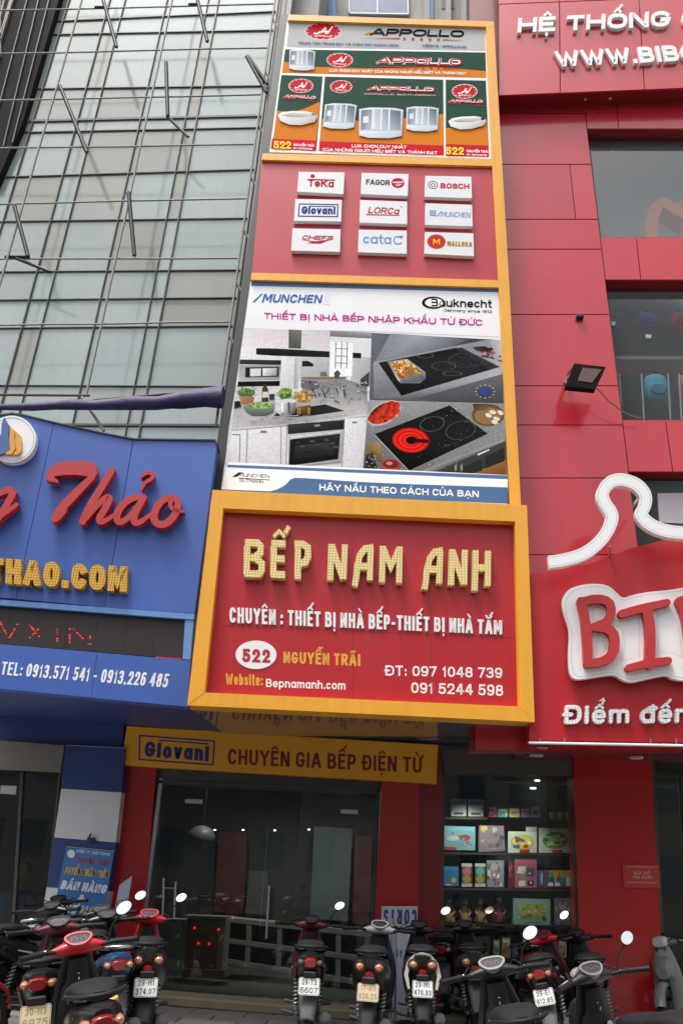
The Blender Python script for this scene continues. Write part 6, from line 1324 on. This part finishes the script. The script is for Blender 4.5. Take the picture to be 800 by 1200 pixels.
def f_tyre(b, y, r=.285, t=.048):
    rings = []
    for i in range(32):
        a = 6.2832 * i / 32; rings.append([(math.cos(6.2832 * k / 10) * t, y + math.cos(a) * (r - t + math.sin(6.2832 * k / 10) * t * 1.1), .285 + math.sin(a) * (r - t + math.sin(6.2832 * k / 10) * t * 1.1)) for k in range(10)])
    b.loft(rings + [rings[0]], False)
    for i in range(32):
        a = 6.2832 * (i + .5) / 32
        for s in (-1, 1): b.box((s * .022, y + math.cos(a) * (r + .004), .285 + math.sin(a) * (r + .004)), (.03, .012, .012), Matrix.Rotation(a, 3, 'X'))
def f_rim(b, y):
    for x in (-.028, .028): b.tube([(x, y + math.cos(6.2832 * k / 28) * .2, .285 + math.sin(6.2832 * k / 28) * .2) for k in range(28)], .011, 6, closed=True)
    b.tube([(-.06, y, .285), (.06, y, .285)], .04, 12)
    for k in range(5):
        for e in (-.18, .18):
            a = 6.2832 * k / 5; b.tube([(0, y + math.cos(a) * .03, .285 + math.sin(a) * .03), (0, y + math.cos(a + e) * .2, .285 + math.sin(a + e) * .2)], .011, 5)
def f_tail(b):       # painted tail and side panels
    b.loft([ringy(-.93, .80, .045, .025, tilt=-.3), ringy(-.89, .785, .085, .055), ringy(-.78, .755, .125, .085), ringy(-.55, .69, .15, .125), ringy(-.28, .63, .15, .14), ringy(-.05, .56, .125, .16), ringy(.08, .48, .10, .12)])
def f_tail_b(b):     # bulkier scooter tail
    b.loft([ringy(-.90, .80, .07, .04, tilt=-.3), ringy(-.86, .77, .12, .09), ringy(-.74, .72, .165, .13), ringy(-.5, .66, .19, .17), ringy(-.25, .6, .18, .19), ringy(-.03, .5, .15, .20), ringy(.08, .42, .12, .14)])
def f_side(b):
    for s in (-1, 1): b.loft([[(s * (.13 + .02 * math.cos(a)), y + .0, z + h_ * math.sin(a)) for a in [6.2832 * k / 8 for k in range(8)]] for y, z, h_ in ((-.8, .73, .02), (-.5, .62, .07), (-.2, .56, .07), (.05, .46, .02))])
def f_under(b):
    b.loft([ringy(-.70, .55, .06, .05), ringy(-.45, .5, .09, .12), ringy(-.1, .42, .09, .12), ringy(.2, .38, .09, .08), ringy(.4, .44, .09, .1)])
def f_board(b):
    b.box((0, .17, .335), (.30, .38, .05), bev=.02)
def f_shield(b):     # painted front shield seen round the edges
    b.loft([ringz(.28, .50, .09, .03, bow=.03), ringz(.40, .50, .15, .035, bow=.05), ringz(.58, .475, .175, .035, bow=.06), ringz(.70, .45, .165, .035, bow=.05), ringz(.84, .41, .125, .035, bow=.03), ringz(.95, .385, .09, .03)])
def f_inner(b):
    b.loft([ringz(.34, .45, .10, .03, bow=.02), ringz(.46, .44, .135, .05, bow=.02), ringz(.60, .425, .14, .05, bow=.02), ringz(.64, .40, .13, .055, bow=.02), ringz(.76, .375, .105, .05), ringz(.80, .36, .075, .045), ringz(.93, .345, .06, .04)])
    for s in (-1, 1): b.loft([ringz(.50, .385, .035, .012), ringz(.62, .365, .04, .014)]) if 0 else b.box((s * .065, .375, .55), (.075, .03, .12), bev=.01)
def f_lock(b): b.tube([(.055, .352, .70), (.055, .30, .71)], .022, 12)
def f_badge(b): b.strip(Loc((0, .318, .86), (1, 0, 0), (0, .1, 1)), [(-.012, -.012), (.004, -.016), (.014, 0), (.004, .014), (-.012, .012)], .0035, .0, .004)
def f_decal(b):
    for s in (-1, 1): b.add([(s * .163, -.60, .70), (s * .168, -.35, .665), (s * .150, -.08, .60), (s * .150, -.08, .588), (s * .168, -.35, .648), (s * .163, -.60, .688)], [[0, 1, 4, 5], [1, 2, 3, 4]])
def f_front(b):
    b.loft([ringy(.42, .70, .12, .16), ringy(.52, .72, .12, .13), ringy(.60, .70, .06, .07)])
def f_cowl(b):
    b.loft([[(x, .33 + yy + math.cos(a) * d, zc_ + math.sin(a) * h_) for a in [6.2832 * k / 12 for k in range(12)]] for x, yy, d, zc_, h_ in ((-.17, -.02, .02, .99, .02), (-.12, -.01, .035, .995, .032), (-.06, .005, .06, 1.0, .05), (0, .02, .075, 1.005, .058), (.06, .005, .06, 1.0, .05), (.12, -.01, .035, .995, .032), (.17, -.02, .02, .99, .02))])
def DSH(k): return smooth([(x * k, y * k) for x, y in ((-.085, .012), (-.06, .04), (0, .046), (.06, .04), (.085, .012), (.045, -.036), (0, -.044), (-.045, -.036))], None, 2, True)
def f_dash(b):
    c_ = Vector((0, .305, 1.04)); ex = Vector((1, 0, 0)); ey = Vector((0, .75, .66)).normalized(); L_ = Loc(c_, ex, ey)
    b.poly(L_, DSH(1), -.03, .012)
def f_dashrim(b):
    L_ = Loc((0, .305, 1.04), (1, 0, 0), Vector((0, .75, .66)).normalized()); b.strip(L_, DSH(1.08), .007, -.035, .016, closed=True)
def f_dashmark(b):
    L_ = Loc((0, .305, 1.04), (1, 0, 0), Vector((0, .75, .66)).normalized())
    for cx, r in ((-.028, .02), (.032, .016)): b.strip(L_, [(cx + r * math.cos(R_(a)), r * math.sin(R_(a))) for a in range(-30, 211, 24)], .0022, .012, .0128)
    b.strip(L_, [(-.028, 0), (-.038, .011)], .0015, .0122, .013); b.strip(L_, [(-.03, -.03), (.03, -.03)], .003, .012, .0128)
def f_bar(b):
    b.tube([(-.34, .19, 1.0), (-.22, .26, 1.0), (-.1, .32, .985), (.1, .32, .985), (.22, .26, 1.0), (.34, .19, 1.0)], .013, 8)
def f_grip(s):
    def f(b): b.tube([(s * .37, .172, 1.0), (s * .36, .178, 1.0), (s * .25, .243, 1.0), (s * .235, .252, 1.0)], [.021, .018, .018, .022], 10)
    return f
def f_lever(s):
    def f(b): b.tube([(s * .20, .31, 1.005), (s * .26, .31, .99), (s * .35, .25, .985)], [.009, .007, .006], 6)
    return f
def f_marm(s):
    def f(b): b.tube([(s * .19, .28, 1.01), (s * .22, .285, 1.10), (s * .27, .25, 1.155)], .0065, 6)
    return f
def mframe(s):
    ex = Vector((math.cos(.25), -s * -.25 * 0, 0)); n = Vector((-s * .10, -1, .46)).normalized(); ex = Vector((0, 0, 1)).cross(-n).normalized() * 1; ey = n.cross(ex).normalized()
    return Loc((s * .29, .235, 1.195), ex, ey)
def f_mhead(s):
    def f(b):
        L_ = mframe(s)
        b.loft([[L_.pt(*p, d) for p in ell(0, 0, .056 * q, .040 * q, 18, s * .5)] for q, d in ((.5, -.03), (.85, -.022), (1, -.005), (1, .0))])
    return f
def f_mglass(s):
    def f(b): b.poly(mframe(s), ell(0, 0, .0525, .0365, 22, s * .5), .0, .003)
    return f
def f_seat(b):
    b.loft([ringy(-.80, .865, .06, .022), ringy(-.74, .87, .11, .04), ringy(-.55, .87, .135, .05), ringy(-.35, .845, .135, .05), ringy(-.28, .82, .135, .05), ringy(-.1, .795, .13, .05), ringy(.03, .775, .09, .045), ringy(.08, .76, .05, .03)])
def f_piping(b):
    for s in (-1, 1): b.tube([(s * .07, -.8, .855), (s * .12, -.72, .85), (s * .14, -.5, .845), (s * .138, -.3, .82), (s * .134, -.1, .775), (s * .09, .04, .755)], .005, 5)
def f_rail(b): b.tube([(-.13, -.52, .82), (-.15, -.7, .87), (-.10, -.88, .885), (0, -.93, .888), (.10, -.88, .885), (.15, -.7, .87), (.13, -.52, .82)], .013, 8)
def f_lens(b): b.loft([ringy(-.945, .755, .045, .032, tilt=-.1), ringy(-.93, .757, .058, .045), ringy(-.88, .76, .062, .05)])
def f_sig(s, x=.085, z=.755, r=.026):
    def f(b): b.loft([[(s * x + q * r * math.cos(6.2832 * k / 12) * 1.15, y, z + q * r * math.sin(6.2832 * k / 12)) for k in range(12)] for q, y in ((.4, -.935), (.8, -.925), (1, -.90), (1, -.85))])
    return f
def f_bezel(s, x=.085, z=.765, r=.045):
    def f(b): b.tube([(s * x + r * 1.12 * math.cos(6.2832 * k / 18), -.915, z + r * math.sin(6.2832 * k / 18)) for k in range(18)], .008, 6, closed=True)
    return f
def f_arch(b): b.strip(Loc((0, -.915, .60), (1, 0, 0), (0, .2, 1)), [(-.13, -.02), (-.155, .08), (-.13, .17), (-.07, .235), (0, .25), (.07, .235), (.13, .17), (.155, .08), (.13, -.02)], [.012, .018, .02, .02, .018, .02, .02, .018, .012], -.05, .012)
def f_fender(b):
    b.loft([[(x * w_, y, z + .012 * (1 - x * x) + t) for x, t in ((-1, 0), (-.5, 0), (0, 0), (.5, 0), (1, 0), (1, -.012), (0, -.012), (-1, -.012))] for y, z, w_ in ((-.60, .62, .07), (-.78, .60, .085), (-.88, .53, .085), (-.95, .42, .075), (-1.0, .33, .062))])
def f_pb(b): b.box((0, -.925, .665), (.12, .05, .05), bev=.01)
PLATE = Loc((0, -.955, .575), (1, 0, 0), Vector((0, .30, 1)).normalized())
def f_plate(b): b.poly(PLATE, [(-.085, -.07), (.085, -.07), (.095, -.06), (.095, .06), (.085, .07), (-.085, .07), (-.095, .06), (-.095, -.06)], -.003, .001)
def f_pedge(b): b.strip(PLATE, [(-.089, -.064), (.089, -.064), (.089, .064), (-.089, .064)], .0018, .001, .0016, closed=True)
def f_shock(s):
    def f(b): b.tube([(s * .105, -.66, .34), (s * .115, -.50, .66)], .015, 8)
    return f
def f_spring(s):
    def f(b):
        a, c = Vector((s * .106, -.64, .38)), Vector((s * .114, -.52, .62)); P = []
        for i in range(97):
            t = i / 96; P.append(a.lerp(c, t) + Vector((math.cos(t * 50) * .027, math.sin(t * 50) * .027, 0)))
        b.tube(P, .0055, 5)
    return f
def f_exh(b): b.tube([(.10, .02, .22), (.12, -.2, .20), (.145, -.35, .235), (.15, -.45, .26), (.155, -.88, .325), (.155, -.90, .328)], [.018, .02, .03, .052, .056, .05], 14)
def f_exhcap(b): b.tube([(.155, -.895, .327), (.155, -.915, .33)], [.045, .04], 14); b.tube([(.155, -.91, .33), (.155, -.94, .333)], .02, 12)
def f_exhshield(b): b.loft([[(.155 + .062 * math.cos(a), y, z + .062 * math.sin(a)) for a in (-.7, -.3, .1, .5, .9, 1.2)] + [(.155 + .056 * math.cos(a), y, z + .056 * math.sin(a)) for a in (1.2, .9, .5, .1, -.3, -.7)] for y, z in ((-.45, .262), (-.6, .285), (-.78, .312))])
def f_arm(b):
    for s in (-1, 1): b.tube([(s * .08, .0, .30), (s * .09, -.3, .29), (s * .09, -.66, .285)], [.03, .025, .02], 8)
def f_eng(b):
    b.loft([ringy(-.22, .27, .06, .07), ringy(-.12, .27, .11, .11), ringy(.05, .28, .11, .1), ringy(.16, .33, .06, .06), ringy(.34, .36, .055, .055)]); b.tube([(-.13, -.02, .28), (.13, -.02, .28)], .07, 16)
def f_peg(b):
    b.tube([(-.24, -.02, .25), (-.1, -.02, .22), (.1, -.02, .22), (.24, -.02, .25)], [.018, .012, .012, .018], 8)
def f_stand(b):
    for s in (-1, 1): b.tube([(s * .06, -.22, .2), (s * .13, -.3, .02), (s * .17, -.31, .012)], .011, 6)
def f_fork(b):
    for s in (-1, 1): b.tube([(s * .07, .66, .285), (s * .075, .60, .5), (s * .07, .50, .80)], [.022, .02, .02], 8)
def f_ffend(b):
    rings = []
    for i in range(11):
        a = R_(20 + 130 * i / 10); r = .315
        rings.append([(x * .062, .66 + math.cos(a) * (r + q), .285 + math.sin(a) * (r + q)) for x, q in ((-1, -.035), (-.8, 0), (0, .015), (.8, 0), (1, -.035), (.75, -.015), (0, 0), (-.75, -.015))])
    b.loft(rings)
def f_head(b): b.loft([ringy(.38, 1.0, .09, .06), ringy(.45, .99, .085, .055), ringy(.48, .985, .06, .035)])
def f_cable(b):
    for s in (-1, 1): b.tube([(s * .2, .28, 1.01), (s * .16, .38, 1.04), (s * .06, .43, .97), (s * .03, .42, .85)], .006, 5)
def f_hook(b): b.tube([(0, .35, .80), (0, .30, .80), (0, .29, .825)], .006, 6)
def f_tank(b): b.tube([(-.05, .33, .60), (.05, .33, .60)], .02, 10)

def bike(u, v, z, ref, head, lean, label, body='black', tailc=None, kind='a', dashc=None, plate=None, yel=False, sigs=LORG, mirrors=(1, 1), cover=None, arch=None, grip=None, rimc=None, cat='motorbike'):
    """ref: local point that must stand on the sight line through pixel (u, v) at height z above the road"""
    tgt = ground_pt(u, v, z + Z0)
    rot = Matrix.Rotation(R_(head), 3, 'Z') @ Matrix.Rotation(R_(lean), 3, 'Y')
    off = rot @ Vector(ref); loc = tgt - off; loc.z = Z0
    t = thing('parked_motorbike', label, cat, loc, 'motorbikes parked in front of the shops'); t.rotation_euler = (0, R_(lean), R_(head)); t.rotation_mode = 'XYZ'
    t.rotation_euler = rot.to_euler('XYZ')
    P_ = PAINT; bc = P_[body]; tc = P_[tailc or body]
    rim = RIM if kind == 'a' else RIMD
    for y, nm in ((-.62, 'rear_wheel'), (.66, 'front_wheel')):
        w_ = part('tyre%.2f' % y, nm, lambda b: f_tyre(b, y), TYRE, t); part('rim%.2f' % y, 'rim', lambda b: f_rim(b, y), rim, w_)
    tl = part('tail' + kind, 'tail_panel', f_tail if kind == 'a' else f_tail_b, tc, t)
    if kind == 'a': part('side', 'side_panel', f_side, bc, t)
    part('under', 'underbody', f_under, PLAS, t); part('eng', 'engine', f_eng, ENG, t); part('arm', 'swing_arm', f_arm, PLASG, t)
    if kind == 'b': part('board', 'footboard', f_board, PLAS, t)
    sh_ = part('shield', 'leg_shield', f_shield, bc, t); inn_ = part('inner', 'inner_shield', f_inner, PLAS, t); part('lock', 'ignition_lock', f_lock, CHR, inn_); part('hook', 'bag_hook', f_hook, CHR, inn_)
    part('badge', 'badge', f_badge, PLW, inn_); part('decal', 'side_decal', f_decal, PLW if body in ('black', 'maroon') else PLASG, t)
    part('front', 'front_cowl', f_front, bc, t)
    cw = part('cowl', 'handlebar_cover', f_cowl, P_[dashc] if dashc else bc, t); part('headl', 'headlight', f_head, LCLR, t)
    d_ = part('dash', 'dashboard', f_dash, DASH, t); part('dashrim', 'dashboard_rim', f_dashrim, P_[rimc or dashc] if (rimc or dashc) else PLAS, d_); part('dashmark', 'gauge', f_dashmark, NEEDLE, d_)
    part('bar', 'handlebar', f_bar, PLAS, t); part('cable', 'cables', f_cable, PLAS, t)
    for s in (-1, 1):
        part('grip%d' % s, 'grip', f_grip(s), grip or PLAS, t); part('lever%d' % s, 'lever', f_lever(s), CHR, t)
        if mirrors[0 if s < 0 else 1]:
            m_ = part('marm%d' % s, 'mirror', f_marm(s), PLAS, t); part('mh%d' % s, 'mirror_shell', f_mhead(s), PLAS, m_); part('mg%d' % s, 'mirror_glass', f_mglass(s), MIRR, m_)
        part('shock%d' % s, 'shock_absorber', f_shock(s), PLASG, t); part('spring%d' % s, 'spring', f_spring(s), SPR, t)
    se = part('seat', 'seat', f_seat, cover or SEAT, t); part('pip', 'seat_piping', f_piping, PLASG, se)
    part('rail', 'grab_rail', f_rail, CHR if kind == 'a' and tailc != 'black' else PLAS, t)
    part('fender', 'rear_fender', f_fender, PLASG if kind == 'a' else PLAS, t); part('pb', 'plate_bracket', f_pb, PLAS, t)
    if kind == 'a':
        part('lens', 'tail_light', f_lens, LREDM, t)
        for s in (-1, 1): part('sig%d' % s, 'turn_signal', f_sig(s), sigs, t)
    else:
        part('lensb', 'tail_light', lambda b: b.loft([ringy(-.925, .70, .025, .02), ringy(-.91, .70, .04, .028), ringy(-.86, .70, .045, .03)]), LREDM, t)
        for s in (-1, 1):
            g_ = part('sigb%d' % s, 'turn_signal', f_sig(s, .085, .765, .036), sigs, t); part('bez%d' % s, 'bezel', f_bezel(s), PLAS, g_)
    if arch: part('arch', 'tail_trim', f_arch, P_[arch], t)
    if plate:
        p = part('plate', 'number_plate', f_plate, PLY if yel else PLW, t); ik = PLB if yel else PLK
        part('pedge', 'plate_border', f_pedge, ik, p)
        text(plate[0], PLATE, (-.066, .012), (.066, .012), (-.066, .054), (.066, .054), t=.17, d0=.0012, mats=ik, name='plate_number', parent=p, gap=.16)
        text(plate[1], PLATE, (-.078, -.052), (.078, -.052), (-.078, -.008), (.078, -.008), t=.17, d0=.0012, mats=ik, name='plate_number', parent=p, gap=.16)
    part('exh', 'exhaust', f_exh, PLASG, t); part('exhcap', 'exhaust_tip', f_exhcap, ENG, t); part('exhsh', 'heat_shield', f_exhshield, CHR, t)
    for s in (-1, 1): part('rpeg%d' % s, 'foot_peg', lambda b: b.tube([(s * .1, -.34, .36), (s * .22, -.36, .38)], [.01, .018], 8), PLASG, t)
    part('peg', 'foot_peg', f_peg, PLASG, t); part('stand', 'centre_stand', f_stand, PLAS, t); part('fork', 'front_fork', f_fork, PLASG, t); part('ffend', 'front_fender', f_ffend, bc, t)
    return t
PL_ = (0, -.955, .575); DA = (0, .295, 1.0)
bike(362, 1156, .575, PL_, 7, 0, 'maroon sided underbone motorbike with plate 29-T3 6607, beside the open floor of the kitchen shop', 'maroon', 'black', 'a', plate=('29-T3', '6607'), sigs=PLASG, mirrors=(0, 1))
bike(431, 1163, .575, PL_, -2, 0, 'dark scooter with two pinkish round rear lights and plate 17-B3, by the right door frame', 'navy', 'black', 'b', plate=('17-B3', '026.25'), yel=True, mirrors=(0, 0), dashc='silver')
bike(495, 1159, .575, PL_, 1, -1, 'black scooter with a cream arch round its tail and plate 29-M1 470.93', 'black', 'black', 'b', plate=('29-M1', '470.93'), arch='cream', mirrors=(0, 1))
bike(171, 1157, .575, PL_, 18, -2, 'black and red scooter with plate 29-H1 374.07 in front of the left red pillar', 'red', 'black', 'b', plate=('29-H1', '374.07'), dashc='red', mirrors=(0, 1))
bike(637, 1166, .575, PL_, -14, -14, 'red headed motorbike with tilted plate 29-E1 912.85 under the toy window', 'maroon', 'black', 'a', plate=('29-E1', '912.85'), dashc='red', mirrors=(0, 1))
bike(33, 1117, .575, PL_, 10, -8, 'white tailed motorbike with a red tail light and half hidden plate, far left', 'black', 'white', 'a', plate=('29-Z1', '4051'), mirrors=(0, 0))
bike(42, 1191, .575, PL_, 17, -8, 'maroon motorbike with a yellowed plate at the bottom left corner', 'maroon', 'black', 'a', plate=('30-H3', '6975'), yel=True, mirrors=(0, 0))
t_ = bike(93, 1106, 1.0, DA, 27, -11, 'black motorbike with a red rimmed dashboard and a yellow grip, left front row', 'black', 'black', 'a', dashc='red', mirrors=(0, 1))
b = MB(); b.tube([(.10, .12, .66), (.22, .10, .69)], .017, 10); b.build('yellow_grip', mat('yellow_rubber', (.5, .36, .04), .6), t_); b = MB(); b.tube([(.02, .14, .64), (.10, .12, .66)], .008, 6); b.build('hook_bar', CHR, t_)
bike(140, 1127, .78, (0, -.93, .78), 25, -5, 'black motorbike with blue and white tail, squeezed between two red trimmed bikes at left', 'black', 'blue', 'a', mirrors=(0, 1))
bike(-34, 1085, 1.0, DA, -10, 0, 'red sided motorbike cut off by the left edge of the photo', 'red', 'black', 'a', mirrors=(0, 0))
bike(545, 1088, 1.0, DA, 0, -4, 'black motorbike with bright silver side streaks, just left of the grey edged dashboard bike', 'black', 'black', 'b', mirrors=(0, 1))
bike(578, 1134, 1.0, DA, 1, -12, 'black motorbike with a grey edged dashboard, front row below the toy window', 'black', 'black', 'a', rimc='grey', mirrors=(0, 1))
bike(695, 1141, 1.0, DA, 24, -11, 'black motorbike with a large grey dashboard in front of the right red pillar', 'black', 'black', 'b', rimc='grey', mirrors=(0, 1))
bike(775, 1102, 1.0, DA, 150, 8, 'dark motorbike with a curved grey leg shield turned towards the viewer, right edge', 'grey', 'black', 'b', mirrors=(0, 0))
bike(604, 1086, 1.0, DA, 10, -5, 'white and red motorbike half hidden behind the grey edged dashboard bike', 'white', 'red', 'a', mirrors=(0, 1))

bike(60, 1066, 1.0, DA, -4, -6, 'dark motorbike in the back row between the left pillar and the edge', 'black', 'black', 'a', mirrors=(0, 0))
bike(522, 1080, 1.0, DA, -6, -5, 'dark motorbike in the back row right of the pale board', 'black', 'black', 'a', mirrors=(0, 0))
bike(628, 1078, 1.0, DA, 4, -5, 'dark motorbike in the back row under the board game box', 'black', 'grey', 'a', mirrors=(0, 0))
bike(836, 1100, 1.0, DA, 10, -6, 'dark motorbike cut off at the right edge of the photo', 'black', 'black', 'b', mirrors=(0, 0))

bike(676, 1098, 1.0, DA, -5, -8, 'black motorbike in the gap before the foot of the right red pillar', 'black', 'black', 'a', mirrors=(0, 0))
bike(118, 1070, 1.0, DA, 16, -7, 'black motorbike whose bars cross the foot of the striped pillar', 'black', 'black', 'a', mirrors=(0, 0))
